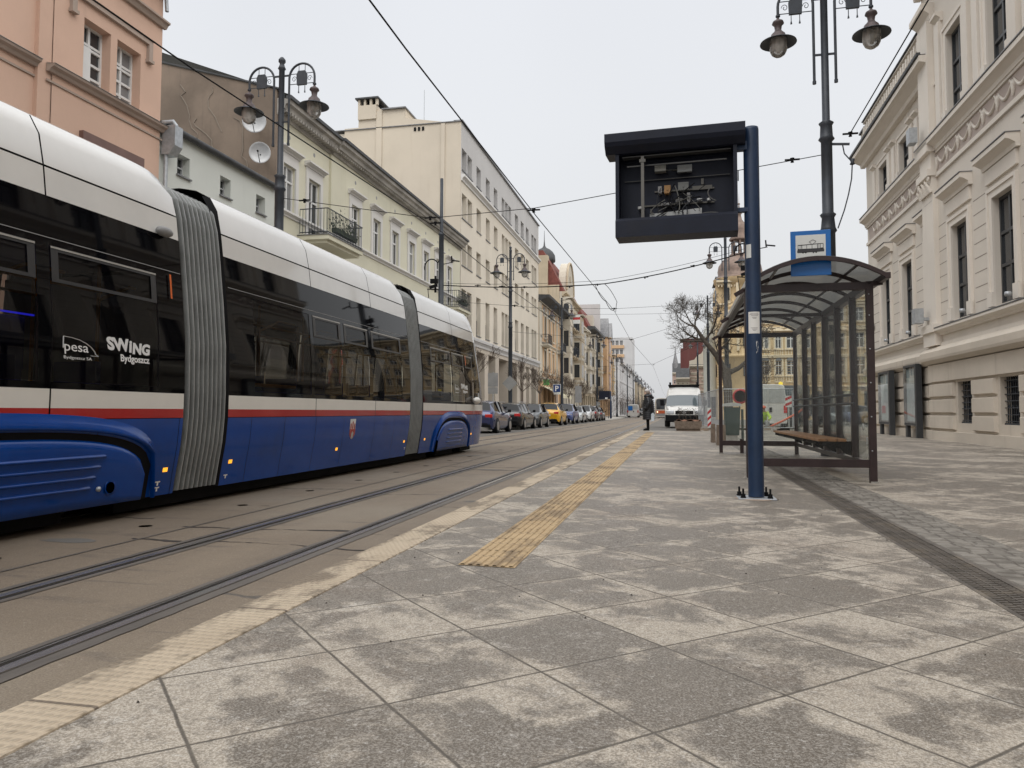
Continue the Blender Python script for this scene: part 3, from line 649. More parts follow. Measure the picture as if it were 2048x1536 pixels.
# crest: white and red shield with a three-towered gate
def patch(mb, poly, off):     # polygon in (y, z) laid on the side
    mb.face([tpos(y, z, 1, off) for y, z in poly])
m = MB(); c = 10.76; patch(m, [(c-.10, .685), (c+.10, .685), (c+.10, .45), (c+.05, .40), (c, .375), (c-.05, .40), (c-.10, .45)], .003); cst = m.build('crest', M['white_text'], T)
m = MB(); patch(m, [(c-.10, .53), (c+.10, .53), (c+.10, .45), (c+.05, .40), (c, .375), (c-.05, .40), (c-.10, .45)], .005)
for q, h in ((-.065, .60), (0, .63), (.065, .60)): patch(m, [(c+q-.02, .53), (c+q+.02, .53), (c+q+.02, h), (c+q, h+.03), (c+q-.02, h)], .005)
m.build('crest_red_field', M['tram_red'], cst)
m = MB(); patch(m, [(c-.03, .385), (c+.03, .385), (c+.035, .47), (c, .50), (c-.035, .47)], .007); m.build('crest_gate', M['pale_grey'], cst)
# lettering on the glass
def tl(s, size, y, z, p=T, **k):
    return text(s, size, M['white_text'], p, (hw(z)+.006, y, z), (0, 1, 0), (-.09, 0, 1), **k)
def logos(y, s=1., sy=1.):
    a = MB(); q = [(y, 1.30), (y, 1.405)]+[(y+.02*k*s, 1.405-.0016*k*k*.55) for k in range(1, 12)]+[(y+.40*s, 1.26), (y+.30*s, 1.26)]
    q = [(y, 1.31), (y, 1.405)]+[(y+s*.36*math.sin(t), 1.255+.15*math.cos(t)) for t in (.25, .5, .75, 1., 1.25, 1.4)]+[(y+.385*s, 1.265), (y+.30*s, 1.265)]
    for (p1, p2) in zip(q, q[1:]): a.bar(tpos(*p1, 1, .006), tpos(*p2, 1, .006), .003, .0085, upv=(1, 0, 0))
    lg = a.build('maker_logo', M['white_text'], T)
    tl('pesa', .115, y+.005, 1.29, lg, sx=1.32*s, bold=.0005); tl('Bydgoszcz SA', .036, y+.005, 1.225, lg, sx=1.55*s)
    w = tl('SW', .15, y+.50*s, 1.34, sx=1.2*s, bold=.007, shear=-.15, name='slogan'); tl('i', .15, y+.50*s+.262*s, 1.335, w, sx=1.1*s, bold=.007, shear=.1); tl('NG', .135, y+.50*s+.305*s, 1.325, w, sx=1.15*s, bold=.007, shear=.15)
    tl('Bydgoszcz', .088, y+.655*s, 1.245, w, sx=1.05*s, bold=.0022)
logos(5.13, .98); logos(16.2, .98)
# ================================================================== DISPLAY POST
D = root('display_post', 'round blue steel post carrying an opened display cabinet with its electronics bare', 'display post', (.735, 7.42, pz(.735)))
m = MB(); m.lathe([(.072, .02), (.072, 3.52), (.068, 3.545), (.001, 3.55)], seg=32); m.build('post', M['post_blue'], D)
m = MB(); m.box(-.17, .17, -.14, .16, 0, .014); m.build('base_plate', M['galv'], D, bevel=.003)
m = MB(); m.lathe([(.19, -.0), (.2, .002), (.17, .008)], seg=20); m.build('grout', plain('base_grout', (.34, .27, .22), .9), D)
for bx, by in ((-.125, -.095), (-.145, .10), (.115, -.095), (.10, .10)):
    m = MB(); m.lathe([(.026, .014), (.026, .026), (.0201, .026), (.02, .052), (.0095, .052), (.0095, .10), (.001, .101)], (bx, by), 6, False); m.build('anchor_bolt', M['black'], D)
# notices and stickers wrapped on the post
def wrap(name, a0, a1, z0, z1, mat, rr=.0735, par=D):
    m = MB(); m.grid([[(rr*sin(a0+(a1-a0)*k/8), -rr*cos(a0+(a1-a0)*k/8), z) for z in (z0, z1)] for k in range(9)], True); return m.build(name, mat, par, recalc=False)
nt_ = wrap('notice', -.78, .72, 1.55, 1.755, M['paper'])
m = MB()
for i, (a0, a1, z) in enumerate(((-.5, .5, 1.738), (-.62, .56, 1.727), (-.4, .45, 1.716), (-.3, .3, 1.700), (-.2, .25, 1.69), (-.45, .4, 1.60), (-.3, .35, 1.588), (-.2, .2, 1.577))):
    m.grid([[(.0742*sin(a0+(a1-a0)*k/5), -.0742*cos(a0+(a1-a0)*k/5), z+q) for q in (0, .0045)] for k in range(6)])
m.build('print', plain('grey_print', (.26, .25, .25), .8), nt_, recalc=False)
wrap('sticker', -1.0, -.28, 2.27, 2.40, M['sign_white'])
m = MB(); q = random.Random(3)
for k in range(14):
    a, z = .28+q.uniform(-.13, .13), 1.42+q.uniform(-.05, .05); d = q.uniform(.02, .07)
    m.face([(.0737*sin(a), -.0737*cos(a), z), (.0737*sin(a+d), -.0737*cos(a+d), z+q.uniform(-.02, .01)), (.0737*sin(a+d), -.0737*cos(a+d), z+q.uniform(.01, .03))])
m.build('torn_sticker', M['sign_white'], D, recalc=False)
# cabinet
C = root('cabinet', None, None, (-.73, -.05, 0), radians(-3.2)); C.parent = D; C.name = 'display_cabinet'
x0, x1, z0, z1, dp = -.565, .595, 2.525, 3.38, .24
m = MB(); w = .022
m.box(x0, x0+w, 0, dp, z0, z1); m.box(x1-w, x1, 0, dp, z0, z1); m.box(x0+w, x1-w, 0, dp, z0, z0+w); m.box(x0+w, x1-w, 0, dp, z1-w, z1); m.box(x0+w, x1-w, dp-w, dp, z0+w, z1-w)
m.build('case', M['cab_blue'], C)
m = MB()   # front frame around the opening, wide foot panel
m.box(x0, x0+.036, -.02, 0, z0, z1); m.box(x1-.036, x1, -.02, 0, z0, z1); m.box(x0+.036, x1-.036, -.02, 0, z1-.012, z1)
m.prism([(-.045, z0), (0, z0), (0, z0+.19), (-.02, z0+.19), (-.045, z0+.16)], x0, x1, 'x'); m.build('front_frame', M['cab_blue'], C)
m = MB(); m.prism([(-.12, 3.545), (.36, 3.565), (.36, 3.49), (.25, 3.38), (-.03, 3.36), (-.10, 3.42), (-.12, 3.46)], x0-.095, x1+.075, 'x'); m.build('hood', M['cab_blue'], C, bevel=.006)
m = MB(); m.box(x1, .74, .03, .1, 3.32, 3.40); m.box(x1, .74, .03, .09, 2.72, 2.76); m.build('mounting_arm', M['post_blue'], C)
m = MB(); m.box(x1-.04, x1-.02, 0.005, .015, 2.95, 3.25); m.box(x1+.003, x1+.012, 0, .04, 3.02, 3.11); m.build('lock_bar', M['black'], C)
m = MB(); m.box(-.50, .54, .02, .10, 3.335, 3.345); m.box(-.46, .50, .06, .075, 3.25, 3.262); m.box(-.5, .53, .19, .2, 3.14, 3.148); m.build('light_bar', plain('dull_bar', (.07, .07, .068), .5, .3), C)
m = MB(); m.box(-.315, -.285, -.006, .006, 2.71, 3.33); m.box(-.33, -.27, -.01, .02, 3.27, 3.30); m.build('door_stay', plain('stay_metal', (.12, .115, .105), .5, .3), C)
m = MB(); m.prism([(-.24, 2.69), (-.24, 2.77), (.26, 2.80), (.26, 2.71)], .09, .105, 'y'); m.build('circuit_tray', plain('tray_grey', (.32, .33, .33), .5), C)
def mod(name, xa, xb, za, zb, mat, ya=.13, yb=.2):
    m = MB(); m.box(xa, xb, ya, yb, za, zb); n = max(2, int((xb-xa)/.02))
    for k in range(n): xx = xa+(xb-xa)*(k+.5)/n; m.box(xx-.004, xx+.004, ya-.004, ya, za+.006, za+.016); m.box(xx-.004, xx+.004, ya-.004, ya, zb-.016, zb-.006)
    m.box((xa+xb)/2-.008, (xa+xb)/2+.006, ya-.008, ya, (za+zb)/2-.01, (za+zb)/2+.012)
    return m.build(name, mat, C)
mod('relay', -.10, -.04, 2.98, 3.06, plain('relay_ochre', (.30, .16, .05), .5)); mod('breaker', -.16, -.125, 2.985, 3.055, M['inner_grey'])
mod('controller', .035, .135, 3.0, 3.08, plain('controller_grey', (.12, .125, .12), .5)); mod('power_supply', .01, .08, 2.86, 2.92, plain('supply_grey', (.12, .12, .12), .5)); mod('terminal_block', .215, .265, 2.88, 2.905, M['pale_grey'])
mod('terminal_block', .31, .345, 2.88, 2.9, M['pale_grey']); mod('isolator', -.19, -.08, 3.2, 3.27, plain('isolator_grey', (.2, .2, .18), .5), .1, .18); mod('fuse_block', -.36, -.30, 2.84, 2.865, M['pale_grey'])
mod('board', .03, .17, 3.18, 3.25, plain('board_grey', (.17, .18, .18), .5), .12, .16); mod('fuse_row', -.13, -.02, 2.86, 2.885, M['inner_grey']); mod('capacitor', .12, .15, 2.87, 2.97, M['inner_grey'])
m = MB(); m.box(-.2, .38, .2, .215, 3.015, 3.03); m.box(.17, .36, .19, .2, 3.01, 3.05); m.box(-.35, .38, .2, .215, 2.875, 2.89); m.box(.255, .28, .19, .21, 3.06, 3.12); m.build('din_rail', plain('din_rail_dull', (.10, .095, .085), .5, .5), C)
q = random.Random(11)
cols = [M['black'], M['black'], M['cab_in'], plain('cable_grey', (.10, .10, .09), .5)]
for k in range(22):
    a = Vector((q.uniform(-.25, .3), q.uniform(.10, .16), q.uniform(2.88, 3.08))); b = Vector((q.uniform(-.2, .25), q.uniform(.05, .09), q.uniform(2.72, 2.80)))
    if k > 16: a = Vector((q.uniform(-.2, .1), .15, 3.22)); b = Vector((q.uniform(.0, .2), .15, 3.2))
    mid = (a+b)/2+Vector((q.uniform(-.18, .18), q.uniform(-.05, .02), q.uniform(-.12, .05)))
    pts = [a*(1-u)**2+mid*2*u*(1-u)+b*u*u for u in [j/8 for j in range(9)]]
    m = MB(); m.tube(pts, .0035 if k % 3 else .006, 5); m.build('cable', cols[k % 4], C)
m = MB()
for (cx, cz, r, a0, a1) in ((-.02, 2.85, .22, 3.3, 5.9), (.33, 2.62, .22, .9, 2.2), (.47, 2.95, .15, 2.6, 4.2)):
    m.tube([(cx+r*cos(a0+(a1-a0)*j/12), .12, cz+r*.62*sin(a0+(a1-a0)*j/12)) for j in range(13)], .007, 6)
m.build('cable_loop', plain('loop_grey', (.08, .08, .08), .5), C)
# ================================================================== TRAM SHELTER
S = root('tram_shelter', 'dark brown steel and glass tram shelter with a barrel roof beside the blue post', 'shelter', (0, 0, 0))
def build_shelter(S, detail=True):
    XL, XR, YN, YF = .87, 2.27, 9.55, 15.3
    g = lambda x: pz(x)
    B = M['shelter_brown']; AR = lambda x: 2.34+.27*(1-((x-1.64)/.80)**2)
    for x, y in ((XL, YN), (XR, YN), (XL, YF), (XR, YF), (1.26, YF)):
        m = MB(); ww = .048 if x > 2 and y < 10 else .033; m.box(x-ww, x+.033, y-.033, y+.033, g(x), 2.33 if abs(x-1.26) > .1 else .28); p = m.build('post', B, S, bevel=.004)
        m = MB(); m.box(x-.045, x+.045, y-.045, y+.045, g(x), g(x)+.02); m.build('foot', M['concrete'], p)
    my = [10.42+.935*k for k in range(5)]
    for y in my: m = MB(); m.box(XR-.05, XR+.03, y-.03, y+.03, .22, 2.30); m.build('mullion', B, S)
    m = MB(); m.box(XR-.04, XR+.03, YN, YF, 2.27, 2.36); m.build('eaves_beam', B, S); m = MB(); m.box(XL-.03, XL+.04, YN, YF, 2.27, 2.36); m.build('eaves_beam', B, S)
    for y in (YN, YF, 12.4):
        m = MB(); m.box(XL+.03, XR-.03, y-.03, y+.03, 2.26 if y != 12.4 else 2.30, 2.35); m.build('cross_beam', B, S)
    for y, xa in ((YN, .9), (YF, .9)):
        m = MB(); m.box(xa, XR-.03, y-.025, y+.025, .15, .245); m.build('bottom_rail', B, S)
    m = MB(); m.box(XR-.02, XR+.02, YN+.03, YF-.03, .155, .215); m.build('bottom_rail', B, S)
    xs = [.86+1.52*k/16 for k in range(17)]
    ys = [9.20, 10.05, 10.95, 11.85, 12.75, 13.65, 14.55, 15.45]
    for k, y in enumerate(ys):
        m = MB(); w = .028 if 0 < k < 7 else .036
        rows = [[(x, y-w/2, AR(x)-.045), (x, y+w/2, AR(x)-.045), (x, y+w/2, AR(x)+.004), (x, y-w/2, AR(x)+.004)] for x in xs]
        m.grid(rows, False, True); m.face(rows[0]); m.face(rows[-1]); m.build('roof_rib', B, S)
    for x in (.86, 2.38):
        m = MB(); m.box(x-.03, x+.03, 9.18, 15.47, AR(x)-.05, AR(x)+.02); m.build('gutter_edge', B if x > 1 else M['alu'], S, bevel=.005)
    for x in (1.2, 2.08):
        m = MB(); m.box(x-.012, x+.012, 9.2, 15.45, AR(x)-.03, AR(x)-.008); m.build('purlin', B, S)
    m = MB(); m.grid([[(x, y, AR(x)+.012) for y in (9.2, 15.45)] for x in xs]); m.build('roof_sheet', M['roof_sheet'], S, recalc=False)
    for x, y in ((XL, YN), (XR, YN), (XL, YF), (XR, YF), (XL, 12.4), (XR, 12.4)):
        m = MB(); s = -1 if x < 1.5 else 1; m.bar((x, y, 2.32), (x+s*.14, y, AR(x+s*.13)-.03), .05); m.build('roof_bracket', B, S)
    # glass
    m = MB(); m.box(XL+.06, XR-.05, YN-.004, YN+.004, .26, 2.25)
    m.build('glass_panel', M['clear'], S)
    m = MB(); m.box(XL+.06, XR-.05, YF-.004, YF+.004, .26, 2.25); m.build('glass_panel', M['scratched'], S)
    yy = [YN+.04]+my+[YF-.04]
    for a, b in zip(yy, yy[1:]):
        m = MB(); m.box(XR-.004, XR+.004, a+.03, b-.05, .23, 2.24); m.build('glass_panel', M['scratched'], S)
    for z in (.915, 1.03):
        m = MB(); m.tube([(XR-.07, YN+.6, z), (XR-.07, YF-.2, z)], .013, 8); m.build('lean_rail', M['dark_iron'], S)
    # bench of three boards on cantilever brackets
    Bn = root('bench', None, None); Bn.parent = S; Bn.name = 'bench'
    for k in range(3):
        m = MB(); xa = 1.80+k*.118; m.box(xa, xa+.108, 10.35, 14.9, .425, .46); m.build('seat_board', M['wood'], Bn, bevel=.006)
    for k in range(5):
        y = 10.55+k*1.0
        m = MB(); m.prism([(1.80, .423), (2.25, .423), (2.25, .23), (2.17, .26), (2.1, .33), (1.85, .37), (1.80, .39)], y-.025, y+.025); m.build('bracket', M['black'], Bn)
    m = MB(); m.box(1.84, 1.9, 10.3, 14.95, .375, .423); m.build('bench_rail', M['black'], Bn)
    if detail:
        m = MB(); m.box(XR-.005, XR-.001, 9.75, 9.86, .42, .50); m.lathe([(.001, 2.262), (.045, 2.263), (.045, 2.266)], (10.0, .62), 16, ax='x'); m.build('round_sticker', M['sign_white'], S)
        m = MB()
        for z in (.35, .75, 1.15, 1.55, 1.95, 2.2): m.lathe([(.009, YN-.036), (.006, YN-.042), (.001, YN-.043)], (XR-.02, z), 8, ax='y')
        m.build('screw', M['galv'], S)
build_shelter(S)
m = MB()
for k, (x, y, rz) in enumerate(((1.80, 14.86, .4), (1.86, 14.93, -.5))): m.box(x-.04, x+.05, y-.05, y+.05, .462+k*.03, .49+k*.03)
tag(m.build('crumpled_paper', M['paper']), 'crumpled white paper left on the far end of the shelter bench', 'litter')
# square blue tram stop sign above the shelter front
Sg = root('tram_stop_sign', 'blue tram stop sign with a black tram on a white square', 'sign', (1.575, 9.3, 2.675), radians(-4))
m = MB(); m.box(-.222, .222, -.008, .008, -.268, .268); m.build('plate', M['sign_blue'], Sg, bevel=.004)
m = MB(); m.box(-.165, .165, -.0115, -.008, -.09, .215); m.build('white_field', M['sign_white'], Sg)
m = MB(); m.tube([(0, .01, -.15), (0, .10, -.15), (0, .13, -.24)], .012, 8); m.tube([(0, .01, .1), (0, .14, .1), (0, .14, -.24)], .012, 8); m.build('bracket', M['dark_iron'], Sg)
m = MB(); y = -.0125
def fl(*p): m.face([(a, y, b) for a, b in p])
fl((-.147, .004), (.147, .010), (.149, .036), (.14, .052), (-.142, .052), (-.149, .025)); fl((-.142, .09), (.14, .102), (.14, .110), (-.142, .10)); fl((-.10, .04), (.075, .04), (.075, .052), (-.10, .05))
for x, w in ((-.142, .005), (-.118, .004), (-.101, .007), (-.045, .005), (.013, .005), (.072, .007), (.088, .004), (.103, .006), (.135, .006)): fl((x, .04), (x+w, .04), (x+w, .105), (x, .1))
fl((-.142, .04), (-.127, .04), (-.127, .055), (-.142, .055)); fl((.108, .04), (.14, .04), (.14, .058), (.108, .056))
for x in (-.085, -.055, .03, .06): m.lathe([(.001, y), (.0115, y)], (x, .008), 10, ax='y')
for a, b in (((.01, .108), (-.015, .132)), ((-.015, .132), (.025, .155)), ((.025, .155), (.06, .135)), ((.06, .135), (.03, .108))): m.bar((a[0], y, a[1]), (b[0], y, b[1]), .006, .003)
m.build('tram_pictogram', M['ink'], Sg)
# ================================================================== STREET LAMPS AND MASTS
def lantern(par, x, z, big=1.):
    L = root('lantern', None, None, (x, 0, z)); L.parent = par; L.name = 'lantern'; s = big
    m = MB(); m.lathe([(.02, .62*s), (.03, .60*s), (.035, .585*s), (.10*s, .545*s), (.115*s, .50*s), (.075*s, .46*s), (.062*s, .37*s), (.085*s, .33*s), (.135*s, .28*s), (.14*s, .24*s), (.165*s, .22*s), (.17*s, .19*s)], seg=20)
    m.build('cap', M['lamp_brown'], L)
    m = MB(); m.lathe([(.16*s, .20*s), (.22*s, .175*s), (.345*s, .115*s), (.35*s, .10*s), (.34*s, .10*s), (.22*s, .155*s), (.17*s, .17*s)], seg=28); m.build('shade', M['dark_iron'], L)
    m = MB(); m.lathe([(.165*s, .17*s), (.168*s, 0), (.16*s, -.06*s), (.125*s, -.13*s), (.06*s, -.175*s), (.02, -.185*s), (.001, -.19*s)], seg=20); m.build('globe', M['globe'], L)
    m = MB(); m.lathe([(.12*s, .168*s), (.11*s, .05*s), (.05, .02*s), (.04, -.08*s), (.001, -.1*s)], seg=12); m.build('bulb', M['globe_white'], L)
def lamp(name, label, loc, H=9.3, W=.86, big=1., rise=1.05, tail=1.4, c1=6.1, c2=4.3, group=None, detail=True):
    P = root(name, label, 'street lamp', loc, 0, group); r = .072*big
    prof = [(.22, 0), (.22, .35), (.15, .5), (.13, .9), (.128, c2), (.16, c2+.04), (.135, c2+.10), (.115, c2+.3), (.15, c2+.36), (.105, c2+.4), (.105, c1), (.15, c1+.05), (.12, c1+.1), (.11, c1+.32), (.14, c1+.37), (r, c1+.42), (r*.95, H-.25), (.095, H-.22), (r, H-.17), (.05, H-.1), (.085, H-.05), (.085, H-.0), (.04, H+.06), (.001, H+.08)]
    m = MB(); m.lathe(prof, seg=18); m.build('post', M['dark_iron'], P)
    zl = H-rise-.35      # level where the arch springs
    for s in (-1, 1):
        m = MB(); a, b = .20, W; c = (a+b)/2; rr = (b-a)/2; zt = zl+.2
        pts = [(s*a, 0, zl-tail), (s*a, 0, zt)]+[(s*(c-rr*cos(t)), 0, zt+rr*1.05*sin(t)) for t in [pi*k/14 for k in range(1, 14)]]+[(s*b, 0, zt), (s*b, 0, zl-.02)]
        m.tube(pts, .027, 8)
        for z in (zl+.28, zl-tail+.55): m.bar((0, 0, z), (s*a, 0, z), .035)
        for z in (zl+.30, zl+.05): m.bar((s*a, 0, z), (s*b, 0, z), .014)
        for x in (c-.08, c+.08): m.bar((s*x, 0, zl+.30), (s*x, 0, zt+rr*.98), .012); m.bar((s*x, 0, zl-.0), (s*x, 0, zl-.15), .014); m.lathe([(.02, zl-.17), (.012, zl-.12)], (s*x, 0), 8)
        m.lathe([(.036, zl-tail-.03), (.036, zl-tail+.03)], (s*a, 0), 8); m.lathe([(.045, zl+.0), (.045, zl+.03)], (s*b, 0), 8)
        if detail:
            for q, sg in ((a+.13, 1), (b-.13, -1)):
                m.tube([(s*(q+.065*(1-.75*k/14)*cos(sg*k*.55)), 0, zl+.17+.075*(1-.75*k/14)*sin(k*.55)) for k in range(15)], .007, 5)
        m.build('arm', M['dark_iron'], P)
        m = MB(); m.prism([(s*(c-.12), zl+.02), (s*(c+.12), zl+.02), (s*(c+.13), zl+.27), (s*(c+.09), zl+.36), (s*(c-.09), zl+.36), (s*(c-.13), zl+.27)], -.03, .03); m.build('ornament_plate', M['dark_iron'], P)
        lantern(P, s*b, zl-.64*big, big)
    return P
L1 = lamp('street_lamp', 'twin-arm lamp post with two bell lanterns, standing behind the tram before the brown gable', (-9.2, 16.1, -.05), H=9.32, rise=.33, group='ornate twin-arm street lamps')
L2 = lamp('street_lamp', 'twin-arm lamp post rising behind the tram shelter, its arch tops cut by the photo edge', (2.93, 15.35, -.03), H=9.4, group='ornate twin-arm street lamps', rise=.35)
LB = lamp('street_lamp', 'slim lamp post in front of the cream block, behind the parked black estate', (-10.25, 46.6, -.05), H=11.4, W=.92, big=1.2, rise=.65, tail=1.1, c1=8.5, c2=6.2, group='ornate twin-arm street lamps', detail=False)
for k, (x, y, lb) in enumerate(((-10.25, 68.8, 'lamp post before the apricot building, beside the parking sign'), (-10.25, 101, 'lamp post before the ornate bay-window house, third along the left kerb'), (-10.25, 136, 'lamp post by the far left tram stop'),
    (3.0, 46, 'lamp post seen just left of the domed tower, over the white van'), (2.95, 70, 'lamp post whose arms rise out of the bare tree crown'), (3.0, 104, 'lamp post right of the red gable, low behind the bare tree'))):
    dup(LB, (x, y, -.05), 0, lb)
for k, y in enumerate((166, 190, 215, 240, 270, 300, 340)):
    for x in (-10.25, 3.2):
        if x > 0 and k > 1: continue
        dup(LB, (x, y, -.05), 0, ('%s lamp post of the receding row far down the %s side' % (['first', 'second', 'third', 'fourth', 'fifth', 'sixth', 'last'][k], 'left' if x < 0 else 'right')))
def mast(label, loc, H=11.35, arm=True):
    P = root('traction_mast', label, 'mast', loc, 0, 'plain overhead-line masts')
    m = MB(); m.lathe([(.22, 0), (.2, .5), (.15, .6), (.145, 5.2), (.185, 5.25), (.15, 5.32), (.13, 5.55), (.17, 5.62), (.125, 5.66), (.11, 8.75), (.15, 8.8), (.10, 8.85), (.075, 9.0), (.07, H), (.001, H+.02)], seg=16); m.build('post', M['dark_iron'], P)
    m = MB(); m.tube([(-.1, 0, 7.6)]+[(-.42+.33*cos(t), -.1, 7.3+.38*sin(t)) for t in [.6+.35*k for k in range(9)]], .03, 6); m.bar((-.5, 0, 6.7), (-.15, 0, 6.7), .12, .2); m.bar((-.5, -.1, 6.4), (-.15, -.1, 6.5), .1, .12); m.bar((-.65, 0, 6.35), (-.1, 0, 6.3), .04); m.bar((-.62, 0, 6.35), (-.5, 0, 5.2), .025); m.bar((-.3, .1, 6.2), (-.3, .1, 6.95), .07)
    m.bar((.1, 0, 7.45), (.55, 0, 7.52), .03); m.bar((.5, 0, 7.5), (.48, 0, 7.8), .05); m.bar((.5, 0, 7.6), (.85, 0, 7.55), .05); m.build('switchgear', M['black'], P)
    return P
Mp = mast('plain tall mast with a looped cable, rising behind the tram before the green house', (-10.2, 31.9, -.05))
dup(Mp, (3.15, 31.5, -.05), 0, 'plain mast almost hidden behind the blue display post, its cable gear poking out')
# ================================================================== OVERHEAD LINES
def wire(name, pts, r, label, cat='wire', group=None, sag=0., clamps=(), mat='black', n=10):
    Rt = root(name, label, cat, (0, 0, 0), 0, group)
    for a, b in zip(pts, pts[1:]):
        a, b = Vector(a), Vector(b); k = n if sag else 1
        P = [a+(b-a)*j/k-Vector((0, 0, sag*4*(j/k)*(1-j/k))) for j in range(k+1)]
        m = MB(); m.tube(P, r, 6); m.build('wire_span', M[mat], Rt)
    for c in clamps:
        m = MB(); m.lathe([(.001, c[2]-.05), (.035, c[2]-.045), (.02, c[2]), (.045, c[2]+.04), (.001, c[2]+.05)], (c[0], c[1]), 8); m.bar((c[0]-.14, c[1], c[2]+.01), (c[0]+.14, c[1], c[2]+.01), .03); m.build('insulator', M['black'], Rt)
    return Rt
gw = 'tram contact wires'
wire('contact_wire', [(-3.0, -5, 4.95), (-3.0, 8, 4.98), (-3.0, 16.3, 5.17), (-2.78, 35.5, 5.58), (-2.8, 50, 5.45), (-2.3, 84, 5.75), (-2.8, 180, 5.5), (-3, 340, 5.5)], .010, 'upper trolley wire running from the top centre of the sky into the distance', 'wire', gw, clamps=[(-3, 16.0, 5.22), (-2.78, 35.5, 5.68)])
wire('contact_wire', [(-5.85, -5, 4.95), (-5.8, 8, 5.03), (-5.72, 17.6, 5.33), (-5.8, 27, 5.25), (-5.8, 36, 5.3), (-5.9, 60, 5.4), (-6, 340, 5.5)], .010, 'lower trolley wire crossing above the tram and the pale green house', 'wire', gw, clamps=[(-5.72, 17.4, 5.42)])
gs = 'cross-street span wires'
wire('span_wire', [(-9.1, 16.1, 5.88), (-5.72, 17.0, 5.45), (-3.0, 16.1, 5.30), (2.85, 15.35, 5.82)], .008, 'span wire from the lamp by the brown gable across to the lamp behind the shelter', 'wire', gs, clamps=[(-8.6, 16.2, 5.82), (-5.72, 17.0, 5.45), (2.3, 15.4, 5.77)])
wire('span_wire', [(-10.1, 31.9, 6.45), (-2.9, 31.8, 6.25), (3.05, 31.5, 7.35)], .022, 'thick bundled feeder cable crossing the street below the cream block', 'cable', gs, sag=.12, clamps=[(-8.5, 31.9, 6.38), (-7.4, 31.9, 6.3), (-6.4, 31.9, 6.24), (-4.4, 31.85, 6.18), (-3.2, 31.8, 6.22), (-1.2, 31.75, 6.45), (.8, 31.7, 6.85)])
wire('span_wire', [(-10.1, 31.9, 6.55), (-2.9, 31.8, 6.40), (3.05, 31.5, 7.5)], .008, 'thin wire just above the thick feeder cable', 'wire', gs, sag=.1)
wire('span_wire', [(-10.1, 31.9, 5.75), (-5.8, 33, 5.45), (-2.78, 35.5, 5.68), (3.0, 46, 7.3)], .007, 'thin stay wire under the feeder cable, rising to the right-hand lamps', 'wire', gs, clamps=[(-9.2, 32, 5.72), (-7, 32.7, 5.55)])
wire('feeder_drop', [(-3.3, 31.8, 6.22), (-3.0, 33.5, 5.75), (-2.8, 35.5, 5.6)], .015, 'short looped cable dropping from the feeder to the trolley wire', 'cable', None, sag=.12)
wire('feeder_drop', [(-2.9, 31.8, 6.25), (-2.55, 34.2, 5.8), (-2.75, 36, 5.6)], .012, 'second looped cable beside the first feeder drop', 'cable', None, sag=-.1)
wire('span_wire', [(-10.1, 68.8, 9.9), (-8.8, 68.8, 9.85), (3.0, 66, 9.4)], .010, 'high thin wire that carries the white and red board', 'wire', gs, sag=.1)
wire('span_wire', [(-10.1, 46.6, 5.9), (-2.8, 50, 5.6), (3.0, 46, 6.9)], .008, 'thin span wire passing the first lamp of the cream block', 'wire', gs, sag=.05, clamps=[(-2.8, 50, 5.58)])
wire('span_wire', [(-10.1, 101, 6.9), (-2.3, 84, 6.1), (3.0, 70, 7.4)], .012, 'far span wire holding the trolley wires above the distant cars', 'wire', gs, clamps=[(-2.3, 84, 6.0)])
wire('stay_wire', [(3.36, 15.3, 6.20), (3.05, -14, 6.4)], .010, 'steep wire running from the lamp behind the shelter up out of the picture top', 'wire', None, clamps=[(3.36, 15.32, 6.18)])
m = MB(); m.bar((3.03, 15.35, 6.02), (3.34, 15.3, 5.98), .04); m.tube([(3.22, 15.33, 5.97), (3.24, 15.3, 5.8), (3.38, 15.3, 5.62)], .012, 6); m.tube([(3.38, 15.3, 5.62), (3.36, 15.3, 5.3), (3.3, 15.3, 5.0), (3.22, 15.3, 4.7), (3.1, 15.32, 4.35)], .012, 6); m.lathe([(.001, 5.56), (.05, 5.58), (.03, 5.62), (.05, 5.68), (.001, 5.7)], (3.38, 15.3), 8)
m.build('cable_bracket', M['dark_iron'], L2, loc=(-2.93, -15.35, .03))
B_ = root('line_board', 'white board with a red band hung on the high wire', 'sign', (-8.85, 68.75, 9.45))
m = MB(); m.box(-.34, .34, -.02, .02, -.5, .3); m.build('plate', M['sign_white'], B_); m = MB(); m.box(-.33, .33, -.025, -.02, -.13, .1); m.build('red_band', M['red_pl'], B_)
